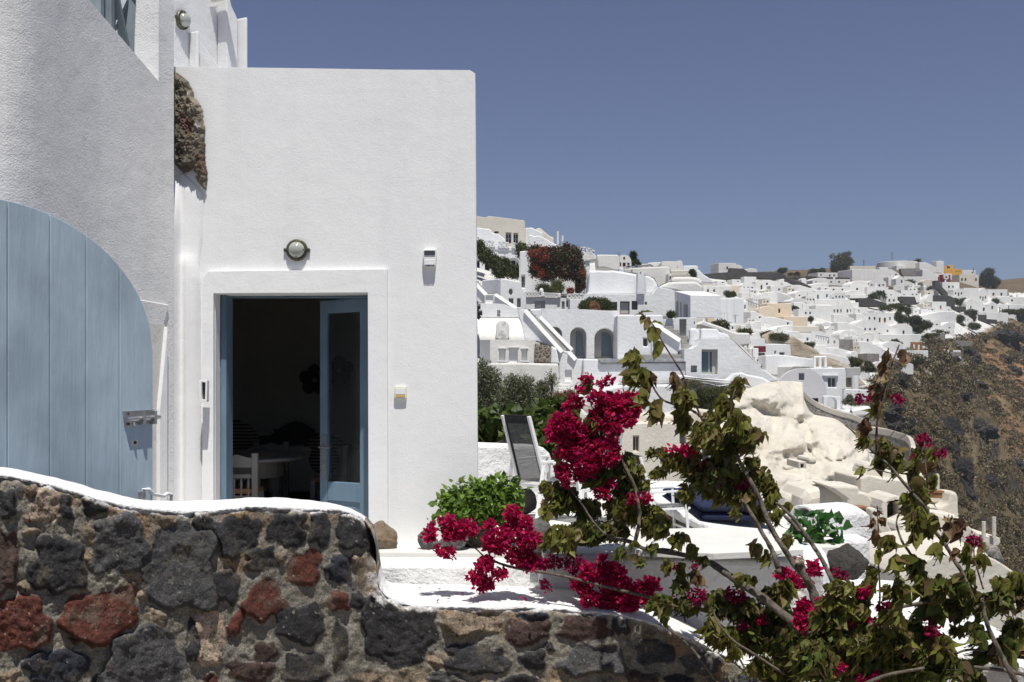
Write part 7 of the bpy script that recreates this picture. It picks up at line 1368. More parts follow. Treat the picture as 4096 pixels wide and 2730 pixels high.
vill('white_cone_wall', 'small white buttress with curved foot left of the big vault', 'wall', Z7, smooth_poly([(815, 1010), (830, 930), (880, 940), (950, 1000), (1040, 1060), (1060, 1100), (815, 1100)], 1), 60, 2, group=GR)
# curved rubble walls with white coping
def ribbon(name, label, fn, top, bot, Ys, mat, thick=1.0, cop='cream'):
    T = thing(name, label, 'wall', P(*fn(*bot[len(bot)//2]), Ys[0]*K), 'bare stone walls'); n_ = len(top); mb = MB(); cb = MB()
    for i in range(n_):
        Y = (Ys[0]+(Ys[1]-Ys[0])*i/(n_-1))*K; a = P(*fn(*top[i]), Y); b_ = P(*fn(*bot[i]), Y-.3); b_ = Vector((a.x, b_.y, b_.z)) if False else b_
        mb.v += [tuple(b_), tuple(a), (a.x, a.y+thick, a.z), (b_.x, b_.y+thick, b_.z)]
        cb.v += [tuple(a+Vector((0, -.18, -.15))), tuple(a+Vector((0, -.18, .5))), (a.x, a.y+thick+.1, a.z+.55), (a.x, a.y+thick+.1, a.z-.1)]
    for i in range(n_-1):
        for j in range(4): a = i*4; b2 = a+4; mb.f.append((a+j, a+(j+1) % 4, b2+(j+1) % 4, b2+j)); cb.f.append((a+j, a+(j+1) % 4, b2+(j+1) % 4, b2+j))
    build('masonry', mb, W[mat], T); build('coping', cb, W[cop], T, bevel=.08); return T
ribbon('curved_rubble_wall', 'curving brown rubble wall running down behind the rock outcrop', Z9, smooth_poly([(15, 470), (60, 520), (160, 590), (320, 650), (460, 680), (560, 740), (640, 820)], 1), smooth_poly([(15, 560), (60, 620), (160, 660), (320, 750), (460, 830), (560, 900), (640, 980)], 1), (66, 60), 'greystone')
ribbon('lower_rubble_wall', 'lower rubble wall ending in a white coped end at the cliff', Z9, smooth_poly([(560, 790), (700, 800), (820, 835), (910, 860), (950, 900), (965, 980)], 1), smooth_poly([(560, 900), (700, 990), (820, 1040), (900, 1080), (940, 1100), (960, 1120)], 1), (56, 50), 'greystone')
vill('gully_wall', 'pale stone block above the lower rubble wall', 'wall', Z9, [(480, 650), (660, 640), (665, 740), (560, 740)], 68, 3, 'greystone', group='bare stone walls')
# the walking man
def man(c, h):
    T = thing('person', 'man in a white shirt and dark trousers walking by the gateway', 'person', c); s = h/1.75
    J = [(0, 0, .93, .13), (0, 0, 1.18, .14), (0, 0, 1.42, .15), (0, 0, 1.52, .06), (0, 0, 1.60, .09), (0, 0, 1.70, .08), (.20, 0, 1.40, .06), (.26, .06, 1.12, .045), (.22, -.12, .92, .04), (-.20, 0, 1.40, .06), (-.26, -.03, 1.12, .045), (-.25, -.14, .90, .04), (.10, -.02, .88, .09), (.13, -.12, .48, .065), (.13, -.06, .06, .05), (.13, -.18, .03, .04), (-.10, .02, .88, .09), (-.12, .04, .48, .065), (-.12, .20, .08, .05), (-.12, .10, .03, .04)]
    E = [(0, 1), (1, 2), (2, 3), (3, 4), (4, 5), (2, 6), (6, 7), (7, 8), (2, 9), (9, 10), (10, 11), (0, 12), (12, 13), (13, 14), (14, 15), (0, 16), (16, 17), (17, 18), (18, 19)]
    me = bpy.data.meshes.new('body'); me.from_pydata([(x*s, y*s, z*s) for x, y, z, r in J], E, []); o = bpy.data.objects.new('body', me); C.objects.link(o); o.parent = T
    md = o.modifiers.new('skin', 'SKIN'); 
    for i, (x, y, z, r) in enumerate(J): me.skin_vertices[0].data[i].radius = (r*s, r*s*.8)
    me.skin_vertices[0].data[0].use_root = True
    o.modifiers.new('sub', 'SUBSURF').levels = 1; o.modifiers['sub'].render_levels = 2
    m, n, b, o_ = nt('man_clothes_and_skin'); tc = n.nodes.new('ShaderNodeTexCoord'); sp = n.nodes.new('ShaderNodeSeparateXYZ'); n.links.new(tc.outputs['Object'], sp.inputs[0])
    mr = n.nodes.new('ShaderNodeMath'); mr.operation = 'DIVIDE'; mr.inputs[1].default_value = h; n.links.new(sp.outputs['Z'], mr.inputs[0]); r = ramp(n, [(0, (.05, .05, .06)), (.54, (.70, .68, .66)), (.865, (.35, .19, .12)), (.93, (.03, .02, .015))], mr.outputs[0]); r.node.color_ramp.interpolation = 'CONSTANT'
    n.links.new(r, b.inputs['Base Color']); b.inputs['Roughness'].default_value = .8; me.materials.append(m)
man(P(*Z9(427, 652), 69*K), P(*Z9(427, 572), 69*K).z-P(*Z9(427, 652), 69*K).z)
bush('garden_shrub', 'small grey green garden shrub on the ledge beside the gateway', 'shrub', Z7, 3.361, [(2010, 1330, 50, 60), (1960, 1370, 50, 30), (2080, 1380, 80, 25)], 75, [('olive', 2), ('shrub', 1)], 800, .5, seed=51)
bush('garden_hedge', 'low green plants along the edge of the white ledge', 'shrub', Z7, 3.361, [(2150, 1390, 90, 18), (2050, 1395, 100, 14)], 74, [('olive', 1), ('yshrub', 1)], 500, .45, seed=52)
for (x, y, rx, ry, Y, lb_, sd) in ((1030, 490, 130, 50, 88, 'scrubby green plants on the bare bank above the red pipe', 53), (880, 465, 90, 30, 90, 'low cactus clump left of the scrubby bank', 54), (270, 335, 95, 45, 58, 'round dark bush below the yellow stairs', 55), (600, 425, 80, 18, 66, 'small leafy plants along the slope wall', 56), (2090, 830, 90, 60, 82, 'rust and green thicket at the edge of the cliff', 57), (2270, 900, 90, 80, 82, 'cactus thicket at the cliff top right of the grey wall', 58), (1450, 600, 60, 30, 92, 'dark red brown shrub on the bare bank', 59)):
    bush('hillside_bush', lb_, 'shrub', Z7, 3.361, [(x, y, rx, ry), (x+rx*.5, y+ry*.3, rx*.5, ry*.6)], Y, [('shrub', 2), ('yshrub', 1.2), ('scrub', 1)], int(500+rx*ry*.16), .6, 'bushes among the houses', seed=sd)
for (pts, Y, lb_) in (([(875, 540), (1000, 480), (1180, 540), (1330, 560), (1480, 660), (1620, 720), (1600, 780), (1420, 790), (1215, 745), (1215, 600), (880, 590)], 88, 'bare tan earth bank between the white houses'), ([(1536, 800), (1700, 800), (1960, 900), (1540, 905)], 80, 'pale rocky bank behind the white railing posts'), ([(1965, 1040), (2090, 1030), (2250, 1150), (1965, 1185)], 79, 'pale rubble slope beside the flat white house')):
    uv = px(Z7, pts); mb = MB(); n_ = 26
    poly3 = [P(u, v, Y*K+(v-uv[0][1])*-.06) for u, v in uv]; mb.slab(poly3, (0, 1, .3), 3)
    solo('earth_bank', lb_, 'bank', mb, W['pumice'], 'bare banks among the houses', bevel=.3)
T = thing('post_railing', 'white post railing on the edge of the pale rocky bank', 'railing', P(*Z7(1600, 900), 78.5*K))
for x in (1540, 1613, 1688): build('post', MB().tube([P(*Z7(x, 905), 78.5*K), P(*Z7(x, 768), 78.5*K)], .22, 6), W['whiteframe'], T)
build('rail', MB().tube([P(*Z7(1535, 770), 78.5*K), P(*Z7(1690, 768), 78.5*K)], .18, 6), W['whiteframe'], T)
solo('white_post', 'tall thin white post right of the flat white house', 'pole', MB().tube([P(*Z7(2086, 1195), 74*K), P(*Z7(2086, 1015), 74*K)], .45, 8), W['whiteframe'])
# ============================================================ FAR TOWN
HOUSES = []
def fh(fn, x0, y0, x1, y1, wins='', style='flat', mat='town', label=None, name=None, ang=18, Y=None, D=None, wm=None):
    u0, v0 = fn(x0, y0); u1, v1 = fn(x1, y1); um = (u0+u1)/2
    if Y is None: Y = terr_Y(um, v1+1.0)-2
    else: Y = Y*K
    wpx = u1-u0; Wm = wpx*Y/F; a = math.radians(ang)
    # front plane: right end goes farther when ang > 0
    dY = Wm*math.tan(a); pl = Plane(u0, Y, u1, Y+dY) if wpx > .5 else Plane(um, Y)
    vb = v1+6
    h = (v1-v0)
    if style == 'vault': top = [(u0, v0+h*.45)]+[(u0+wpx*(.5-.5*math.cos(t)), v0+h*.45*(1-math.sin(t))) for t in [k*math.pi/8 for k in range(1, 8)]]+[(u1, v0+h*.45)]
    elif style == 'slopeR': top = [(u0, v0), (u0+wpx*.35, v0), (u1, v0+h*.6)]
    elif style == 'slopeL': top = [(u0, v0+h*.6), (u1-wpx*.35, v0), (u1, v0)]
    elif style == 'step': top = [(u0, v0+h*.25), (u0+wpx*.4, v0+h*.25), (u0+wpx*.4, v0), (u1, v0)]
    elif style == 'gable': top = [(u0, v0+h*.3), (u0+wpx*.5, v0), (u1, v0+h*.3)]
    else: top = [(u0, v0), (u1, v0+.2)]
    outer = [(u0, vb)]+top+[(u1, vb)]
    holes = []; ops = []
    n_ = len(wins)
    base_h = v1-(v0+h*(.45 if style in ('vault', 'slopeR', 'slopeL') else .12))
    for i, ch in enumerate(wins):
        if ch == '.': continue
        c = u0+wpx*(i+.75)/(n_+.5); w_ = min(wpx/(n_+1)*.55, 1.9 if ch != 'A' else 3.6); 
        if ch in 'dDA': t_, b_ = v1-base_h*.62, v1-.3
        else: t_, b_ = v1-base_h*.68, v1-base_h*.32
        mt = {'w': 'dark', 'd': 'dark', 'b': 'bluetown', 'D': 'bluetown', 'A': 'wood', 'a': 'dglass', 'g': 'frame', 'r': 'crimson'}[ch]
        pts = rect(c-w_/2, t_, c+w_/2, b_) if ch not in 'Aa' else archp(c-w_/2, c+w_/2, t_, b_, 6)
        holes.append(pts); ops.append(('door' if ch in 'dDA' else 'window', mt))
    hp = [[pl.at(*p) for p in h_] for h_ in holes]; nv = pl.n; D = D or min(9, max(3.0, Wm*.8))
    mb = MB().slab([pl.at(*p) for p in outer], nv, D, hp, .35)
    b = base_of(mb); T = thing(name or {'vault': 'vaulted_house', 'gable': 'gabled_house'}.get(style, 'flat_roofed_house'), '', 'house', b, 'houses of the far town')
    build('wall', mb, W[mat], T, bevel=.12)
    for q_, (pn, mt) in zip(hp, ops): build(pn, MB().slab([p+nv*.33 for p in q_], nv, .05), W[mt], T)
    if style == 'flat' and R.random() < .5 and not label:
        c = pl.at(u0+wpx*R.uniform(.2, .8), v0, 1.2); s_ = R.uniform(.35, .6); build('chimney', MB().box(c+Vector((0, 0, s_)), (s_*.7, s_*.7, s_*1.2)), W[mat], T, bevel=.08)
    HOUSES.append(dict(T=T, u=um, v=(v0+v1)/2, w=wpx, h=h, style=style, mat=mat, wins=wins.replace('.', ''), label=label, ang=ang))
    if label: T['label'] = label
    return T
LM = []
def lm(fn, x, y, text): u, v = fn(x, y); LM.append((u, v, text))
Q = 'town'
for r in [
    # Z5: left part of the far town
    (Z5, 587, 175, 822, 298, '.w.', 'flat', Q, 'white house with one dark window on the dark stone terrace at the skyline'), (Z5, 760, 196, 908, 290, '', 'vault', Q, 'white barrel vault attached to the skyline house with one window'), (Z5, 945, 245, 1105, 298, '', 'vault', Q, 'low white dome at the right end of the dark stone terrace'),
    (Z5, 1920, 302, 2185, 360, 'w.dd', 'flat', Q, 'small white flat hut with two dark doors below the tall bare tree'),
    (Z5, 930, 358, 1095, 420, '..', 'flat', Q, 'white cube house just under the middle of the dark stone terrace'), (Z5, 565, 412, 680, 462, '.b', 'flat', Q, 'small white house with a blue window left below the dark terrace'), (Z5, 770, 395, 885, 445, '.w', 'flat', Q), (Z5, 360, 425, 560, 475, '', 'slopeR', 'cream', 'cream sloping roof beside a brown heap'), (Z5, 890, 440, 1080, 530, 'www', 'vault', Q), (Z5, 1080, 420, 1200, 535, '.d', 'flat', Q), (Z5, 1180, 400, 1300, 500, 'w', 'flat', Q), (Z5, 1270, 415, 1420, 505, '.aa', 'vault', Q), (Z5, 1285, 475, 1450, 580, '.g', 'flat', Q), (Z5, 385, 480, 760, 600, 'ww..', 'flat', Q, 'long white house with two dark windows left of the yellow green bushes'), (Z5, 700, 475, 870, 560, '', 'flat', 'beige', 'pale beige wall block behind the yellow green bushes'), (Z5, 840, 505, 1000, 575, '', 'flat', Q), (Z5, 900, 570, 1145, 650, '', 'slopeR', Q), (Z5, 1140, 565, 1380, 660, '', 'vault', Q), (Z5, 1290, 560, 1560, 660, '', 'slopeR', Q), (Z5, 1450, 430, 1600, 520, '', 'slopeR', Q), (Z5, 1390, 390, 1470, 470, '', 'step', Q),
    (Z5, 1560, 470, 1900, 580, '', 'slopeR', Q), (Z5, 1620, 540, 1880, 640, 'w..', 'vault', Q), (Z5, 1700, 375, 1770, 430, '.', 'vault', Q), (Z5, 1850, 372, 2070, 450, 'a..', 'vault', Q), (Z5, 2060, 390, 2353, 460, 'w.w.a', 'flat', Q), (Z5, 1780, 440, 2060, 500, '', 'slopeL', Q), (Z5, 1960, 495, 2100, 545, 'w', 'flat', Q), (Z5, 2090, 492, 2353, 560, 'w.w.', 'flat', Q, 'long white house with two small windows below the row of roof vaults'),
    (Z5, 1560, 650, 1800, 740, 'a.ga', 'vault', Q, 'white house with a dark arched door and an arched window above the beige houses'), (Z5, 1880, 540, 2090, 680, 'D.b', 'flat', Q, 'white house with two blue openings right of the pale roof slope'), (Z5, 2090, 575, 2290, 670, '.bbb', 'flat', Q, 'white house with three bright blue windows'), (Z5, 2100, 580, 2150, 665, 'D', 'vault', Q), (Z5, 1880, 660, 2353, 760, '', 'flat', Q, 'long plain white terrace wall under the blue windows'), (Z5, 1890, 740, 2120, 900, '', 'flat', Q, 'large plain white cube below the long terrace wall'), (Z5, 2110, 740, 2353, 880, 'gwg.w', 'flat', Q), (Z5, 1660, 790, 1860, 890, '.bb', 'flat', Q), (Z5, 1600, 700, 1890, 800, '', 'slopeR', Q),
    (Z5, 1240, 715, 1570, 900, '.w.', 'flat', 'beige', 'large beige flat house with a brown slit window'), (Z5, 1130, 750, 1340, 905, '', 'vault', 'beige', 'pale beige barrel vault attached left of the large beige house'), (Z5, 1465, 890, 1785, 1008, '', 'flat', 'beige', 'lower beige terrace wall in front of the large beige house'),
    (Z5, 385, 650, 800, 1010, '', 'flat', 'village', 'tall plain white house front right of the tall rounded block'), (Z5, 800, 642, 925, 1010, '', 'flat', 'village', 'right hand return of the tall plain white house'), (Z5, 905, 690, 985, 800, 'D', 'flat', Q, 'small white doorway with a big blue door'), (Z5, 980, 700, 1140, 800, '', 'slopeR', 'cream'), (Z5, 920, 830, 1020, 925, '', 'flat', 'grey', 'small grey cement panel wall below the blue door'), (Z5, 1010, 820, 1200, 940, '.w', 'slopeR', Q), (Z5, 1180, 900, 1590, 1008, '...d', 'slopeR', Q, 'white house with a tall dark door below the beige houses'), (Z5, 450, 780, 560, 1008, '', 'slopeR', Q),
    # Z7 middle
    (Z7, 690, 400, 850, 520, '', 'flat', Q), (Z7, 945, 340, 1250, 450, '', 'slopeL', Q), (Z7, 1055, 430, 1200, 515, '.w', 'flat', Q), (Z7, 1250, 350, 1600, 430, '', 'flat', 'cream', 'long cream barrel roof ending in a grey round gable'), (Z7, 1590, 340, 1672, 425, 'a', 'vault', 'grey', 'grey round gable with a small arched window'), (Z7, 1500, 420, 1870, 620, 'g.gg', 'slopeR', Q, 'white house with sloping top and one square grey window'), (Z7, 1330, 450, 1500, 590, '.b', 'flat', Q, 'low white house with a bright blue shutter panel'), (Z7, 1180, 420, 1340, 540, '', 'flat', Q), (Z7, 1880, 400, 2110, 560, '', 'vault', Q), (Z7, 2050, 480, 2130, 600, 'ww', 'flat', Q), (Z7, 2130, 500, 2320, 610, 'ww.', 'slopeR', Q), (Z7, 1490, 600, 1700, 720, '', 'flat', Q), (Z7, 1680, 640, 2120, 760, '', 'slopeR', Q), (Z7, 1600, 720, 2100, 870, '', 'slopeR', Q), (Z7, 1870, 525, 2060, 660, '', 'flat', 'greystone', 'bare grey stone block with an orange patch'), (Z7, 2200, 720, 2400, 800, '', 'flat', 'pumice'), (Z7, 1560, 60, 1770, 220, '', 'flat', Q), (Z7, 1770, 70, 2060, 200, 'gwg.g', 'flat', Q, 'white house with a row of four openings beneath the plain cube'), (Z7, 2080, 100, 2260, 175, 'a.', 'flat', Q, 'white box house with one grey arch niche'), (Z7, 2090, 180, 2400, 300, '..ww', 'flat', Q), (Z7, 1800, 190, 2080, 300, '', 'slopeR', Q), (Z7, 2110, 260, 2400, 440, '.aaw', 'vault', Q), (Z7, 1850, 300, 2200, 440, '', 'slopeR', Q), (Z7, 1640, 290, 1760, 370, '', 'vault', Q), (Z7, 1360, 120, 1560, 220, 'bb', 'flat', Q),
    # Z6: right hand hill
    (Z6, 0, 480, 255, 640, '.w.d', 'vault', Q), (Z6, 255, 470, 490, 565, 'wwdw', 'vault', Q, 'white vaulted house with four openings on the upper right slope'), (Z6, 30, 330, 410, 470, '', 'flat', Q, 'big plain white wall below the right hand skyline ridge'), (Z6, 400, 300, 520, 460, '', 'flat', Q), (Z6, 515, 330, 670, 430, 'ww', 'slopeR', Q), (Z6, 520, 430, 630, 530, 'w', 'flat', Q), (Z6, 625, 410, 735, 560, '.w', 'gable', Q, 'white gabled house with a single framed window'), (Z6, 730, 425, 990, 500, '', 'flat', Q), (Z6, 630, 278, 762, 320, '', 'flat', Q, 'tiny white hut under the round water tank'), (Z6, 0, 285, 350, 345, '', 'flat', 'cream', 'long pale wall on the ridge left of the water tank'), (Z6, 230, 565, 520, 680, '.ww', 'flat', Q), (Z6, 520, 605, 700, 700, 'a..', 'slopeR', Q), (Z6, 690, 610, 945, 690, 'a.ww', 'slopeR', Q), (Z6, 490, 690, 640, 795, 'ww', 'flat', Q, 'small white house with two dark windows above the long green garden'), (Z6, 0, 665, 225, 715, '', 'flat', Q), (Z6, 980, 330, 1190, 470, '', 'slopeR', Q), (Z6, 940, 232, 1170, 345, '', 'slopeR', Q), (Z6, 870, 270, 960, 320, '', 'slopeR', Q),
    (Z6, 1170, 215, 1270, 350, '', 'flat', Q, 'white chapel belfry base on the right hand hilltop'), (Z6, 1270, 270, 1400, 340, '', 'step', 'ochre', 'ochre church wall beside the small blue dome'), (Z6, 1375, 322, 1512, 382, '.gg', 'flat', 'ochre', 'long ochre fronted building with white trim on the hilltop'), (Z6, 1515, 338, 1700, 400, '..w', 'flat', Q, 'white flat house at the right end of the hilltop buildings'), (Z6, 1100, 400, 1222, 470, 'g.', 'flat', 'red', 'oxide red facade with a white arch, left one'), (Z6, 1240, 400, 1360, 495, '.d.', 'flat', 'red', 'oxide red facade with a round white window, right one'), (Z6, 1090, 385, 1380, 402, '', 'flat', Q, 'white roof band above the red facades'), (Z6, 985, 460, 1145, 560, '', 'vault', 'cream'), (Z6, 1250, 500, 1480, 620, '.wg.', 'flat', Q), (Z6, 1400, 600, 1540, 700, 'wdw', 'flat', Q), (Z6, 1540, 580, 1740, 740, '', 'flat', Q), (Z6, 1480, 400, 1740, 520, 'ww..w', 'flat', 'cream', 'cream hotel front stepping up to the hilltop'), (Z6, 1740, 580, 1860, 760, 'wdw', 'vault', Q, 'white vaulted house with two windows and a door, right slope'), (Z6, 1570, 725, 1705, 890, '.w.', 'vault', Q, 'white vault house with one high window standing over the cliff'), (Z6, 1700, 750, 1860, 900, '.d', 'slopeR', Q), (Z6, 1850, 760, 2000, 915, '.w.', 'gable', Q), (Z6, 1860, 600, 2130, 720, 'ww', 'flat', Q), (Z6, 1970, 800, 2400, 900, '', 'flat', Q, 'long white terrace wall at the far right over the cliff'), (Z6, 1990, 700, 2400, 790, '.w.', 'flat', Q), (Z6, 1845, 905, 1985, 1000, '', 'flat', Q, 'plain white bastion over the cliff, left one'), (Z6, 1980, 915, 2135, 1050, '', 'flat', Q, 'plain white bastion over the cliff, right one'), (Z6, 2130, 930, 2260, 975, '', 'slopeR', Q),
    (Z6, 1000, 665, 1120, 800, '', 'slopeL', Q, 'white curved ramp wall above the arched cave houses'), (Z6, 1110, 765, 1305, 880, '..A.', 'flat', Q, 'white cave house with a brown wooden arch door'), (Z6, 1300, 830, 1368, 890, 'A', 'vault', Q, 'tiny white vault with a brown arch door'), (Z6, 960, 870, 1240, 985, 'A...', 'slopeR', Q, 'white cave house with a low brown arch window'), (Z6, 850, 900, 1420, 1040, 'w..', 'slopeL', Q), (Z6, 1240, 895, 1540, 1000, '', 'slopeR', Q), (Z6, 1320, 960, 1410, 1050, 'A', 'slopeR', Q), (Z6, 1190, 1040, 1415, 1150, '.a', 'slopeL', Q, 'lowest white cave house with an arched window above dark rock'), (Z6, 1120, 595, 1290, 670, 'r', 'slopeR', Q),
    (Z8, 0, 30, 120, 140, '', 'flat', Q), (Z8, 75, 96, 246, 182, 'a.', 'flat', Q), (Z8, 215, 175, 592, 310, '.wdAg', 'flat', Q, 'large white house with an arch and three openings over the lower terrace'), (Z8, 270, 300, 660, 460, 'a.a.', 'slopeR', Q, 'white house with two tiny arched windows left of the green thicket'), (Z8, 540, 320, 845, 465, 'g.d.', 'vault', Q, 'rounded white house with a creeper on its front wall'), (Z8, 80, 180, 270, 340, 'w', 'slopeR', Q), (Z8, 230, 460, 945, 600, '', 'flat', Q, 'long plain white terrace wall with small red niches'), (Z8, 0, 400, 100, 560, 'ww', 'vault', Q), (Z8, 100, 470, 300, 600, 'ww', 'flat', Q), (Z8, 730, 585, 860, 680, '.gg', 'flat', Q, 'white house with a striped blind beside the wooden pergola'), (Z8, 430, 560, 720, 680, '', 'vault', Q), (Z8, 850, 590, 1060, 690, '', 'slopeR', Q), (Z8, 1060, 600, 1290, 700, '', 'vault', Q), (Z8, 600, 680, 1060, 800, '...d', 'flat', Q, 'white terrace house with a dark doorway near the cliff'), (Z8, 1060, 680, 1500, 720, '', 'flat', Q), (Z8, 560, 790, 860, 930, '', 'slopeR', Q, 'white stepped wall at the lowest point of the town'), (Z8, 120, 560, 440, 700, '', 'slopeR', Q), (Z8, 340, 660, 640, 800, '', 'slopeR', Q), (Z8, 0, 690, 110, 830, '', 'vault', Q), (Z8, 230, 720, 400, 860, '', 'flat', 'greystone')]:
    fh(*r[:6], style=r[6], mat=r[7], label=r[8] if len(r) > 8 else None, ang=R.choice([10, 16, 22, 26]) if r[7] not in ('red', 'ochre') else 3)
# landmarks for describing the smaller houses
for a in [(Z5, 700, 230, 'skyline house with one window'), (Z5, 900, 340, 'dark stone terrace'), (Z5, 1400, 800, 'large beige house'), (Z5, 2050, 330, 'white hut under the tall bare tree'), (Z5, 2200, 620, 'house with three blue windows'), (Z5, 920, 740, 'big blue door'), (Z5, 740, 590, 'yellow green bushes'), (Z7, 1630, 380, 'grey round gable'), (Z7, 1400, 480, 'bright blue shutter panel'), (Z7, 1960, 590, 'grey stone block with the orange patch'), (Z6, 1220, 280, 'white belfry'), (Z6, 1230, 440, 'red facades'), (Z6, 640, 220, 'round water tank'), (Z6, 360, 730, 'dark palm and trees'), (Z6, 1850, 450, 'big round tree'), (Z6, 1200, 840, 'brown arch door'), (Z6, 2050, 960, 'white cliff bastions'), (Z8, 1020, 550, 'lone palm tree'), (Z8, 600, 520, 'long terrace wall with red niches'), (Z8, 450, 230, 'large house with the arch'), (Z8, 950, 300, 'green thicket'), (Z5, 1700, 600, 'arched door house'), (Z6, 580, 740, 'long green garden'), (Z5, 1250, 480, 'two arched roof windows')]: lm(*a)
# fillers: smaller roofs, terraces and boxes tucked between the listed houses
rf = random.Random(44); placed = [(h['u'], h['v'], h['w'], h['h']) for h in HOUSES]; cnt = 0
for _ in range(4000):
    if cnt >= 85: break
    u = rf.uniform(695, 1015); vlo = interp(u, [(690, 290), (760, 288), (830, 286), (870, 276), (940, 276), (985, 295), (1020, 305)]); vhi = interp(u, [(690, 345), (760, 372), (830, 388), (868, 385), (905, 348), (960, 322), (1020, 318)])
    v = vlo+(vhi-vlo)*rf.random()
    if float(cliffmask(np.array(u), np.array(v))) > .1: continue
    sc_ = interp(v, [(270, .6), (390, 1.15)]); w = rf.uniform(7, 17)*sc_; h = rf.uniform(4, 9)*sc_
    if any(abs(u-p[0]) < (w+p[2])*.32 and abs(v-p[1]) < (h+p[3])*.34 for p in placed): continue
    placed.append((u, v, w, h)); cnt += 1
    fh(lambda x, y: (x, y), u-w/2, v-h/2, u+w/2, v+h/2, rf.choice(['', '', 'w', 'ww', 'w.', 'wd', 'a', 'b', 'gw', 'w.w', 'www', 'dw', 'aw']), style=rf.choice(['flat', 'flat', 'vault', 'slopeR', 'step', 'flat', 'slopeL']), mat=rf.choice(['town', 'town', 'town', 'town', 'cream']), ang=rf.choice([8, 14, 20, 26, -8]))
SN = {'flat': 'flat roofed', 'vault': 'vaulted', 'slopeR': 'right sloping', 'slopeL': 'left sloping', 'step': 'stepped', 'gable': 'gabled'}
WN = {'w': 'dark window', 'd': 'dark door', 'b': 'blue window', 'D': 'blue door', 'a': 'arched window', 'A': 'brown arch door', 'g': 'grey window', 'r': 'red window'}
used = set(h['label'] for h in HOUSES if h['label'])
num = {1: 'one', 2: 'two', 3: 'three', 4: 'four'}
def rel(h, k):
    c = sorted(LM, key=lambda l: (l[0]-h['u'])**2+((l[1]-h['v'])*1.6)**2)[k]; dx, dy = h['u']-c[0], h['v']-c[1]
    if abs(dx) > abs(dy)*1.3: w = 'right of' if dx > 0 else 'left of'
    else: w = 'below' if dy > 0 else 'above'
    if abs(dx) > 12 and abs(dy) > 12: w = ('lower ' if dy > 0 else 'upper ')+('right of' if dx > 0 else 'left of')
    return w+' the '+c[2]
for h in HOUSES:
    if h['label']: continue
    s = 'tiny' if h['w']*h['h'] < 45 else 'small' if h['w']*h['h'] < 90 else 'wide' if h['w'] > h['h']*2.6 else 'tall' if h['h'] > h['w'] else 'middling'
    colr = {'town': 'white', 'cream': 'cream', 'beige': 'beige', 'village': 'white', 'grey': 'grey', 'greystone': 'bare stone', 'pumice': 'pale stone'}.get(h['mat'], 'white')
    w = h['wins']
    if not w: op = 'windowless '
    else: op = ''
    tail = ''
    if w: tail = ' with '+' and '.join(f"{num[min(4, w.count(c))]} {WN[c]}{'s' if w.count(c) > 1 else ''}" for c in dict.fromkeys(w))
    base = f"{s} {op}{colr} {SN[h['style']]} house{tail}"
    for k in range(5):
        lab = base+' '+rel(h, k)
        if lab not in used and len(lab.split()) <= 16: break
    else: lab = f"{s} {op}{colr} {SN[h['style']]} house {rel(h, 0)}"
    q_ = 0
    while lab in used and q_ < 9: lab = f"{['second', 'third', 'fourth', 'fifth', 'sixth', 'next', 'further', 'another', 'outer'][q_]} {op}{colr} {SN[h['style']]} house {rel(h, 0)}"; q_ += 1
    used.add(lab); h['T']['label'] = lab
# ---------------- special far features
def drywall(label, fn, poly, mat='drystone', Y=None, D=3, bev=.1):
    uv = px(fn, poly); um = sum(p[0] for p in uv)/len(uv); vb = max(p[1] for p in uv); Yq = Y*K if Y else terr_Y(um, vb)-1.5
    return wallthing('dry_stone_wall', label, 'wall', fn, poly, Plane(um, Yq), D, W[mat], [], 'dark dry stone terrace walls', bev)
drywall('long dark dry stone terrace wall on the skyline', Z5, [(385, 325), (500, 312), (730, 296), (735, 240), (925, 252), (985, 296), (1390, 300), (1490, 340), (1490, 372), (1380, 400), (1100, 378), (930, 400), (720, 405), (560, 400), (450, 378)])
drywall('dark sloping dry stone wall below the white hut', Z5, [(1430, 372), (1500, 380), (1700, 430), (1850, 500), (1800, 505), (1640, 470), (1480, 420)])
drywall('dark stone wall strip under the right hand hut', Z5, [(1450, 372), (1820, 350), (1930, 360), (2353, 370), (2353, 405), (1900, 375), (1820, 385), (1450, 395)])
drywall('brown dry stone field wall below the water tank', Z6, [(685, 318), (935, 312), (975, 345), (975, 420), (720, 422), (690, 370)], 'greystone')
drywall('dark stone wall beneath the small two windowed house', Z6, [(520, 578), (900, 566), (960, 600), (900, 610), (520, 600)])
drywall('dark stone arch wall in the middle of the right slope', Z6, [(680, 695), (880, 700), (900, 770), (930, 800), (760, 810), (680, 740)])
drywall('dark stone wall behind the palm and trees', Z6, [(0, 720), (250, 715), (500, 790), (480, 830), (120, 835), (110, 740), (0, 735)])
drywall('dark curved rock wall between the red facades and cave houses', Z6, [(1145, 480), (1190, 480), (1240, 560), (1320, 640), (1330, 700), (1280, 690), (1200, 600), (1150, 560)])
drywall('grey layered stone terraces left of the dark thicket', Z6, [(1115, 680), (1330, 680), (1420, 720), (1420, 830), (1310, 830), (1305, 765), (1120, 765)], 'drystone')
drywall('dark stone wall beneath the right slope vault house', Z6, [(1400, 830), (1570, 830), (1570, 900), (1400, 900)])
drywall('dark stone wall under the white cliff bastions', Z6, [(1720, 940), (1850, 945), (1850, 1000), (1990, 1010), (1990, 1060), (1730, 1060)])
drywall('grey stone terrace wall beside the lone palm tree', Z8, [(945, 450), (1290, 445), (1290, 520), (1280, 590), (1110, 540), (945, 520)], 'greystone')
drywall('grey stone retaining wall under the lowest white terrace', Z8, [(1000, 735), (1240, 725), (1250, 700), (1500, 705), (1510, 760), (1200, 790), (1010, 790)], 'greystone')
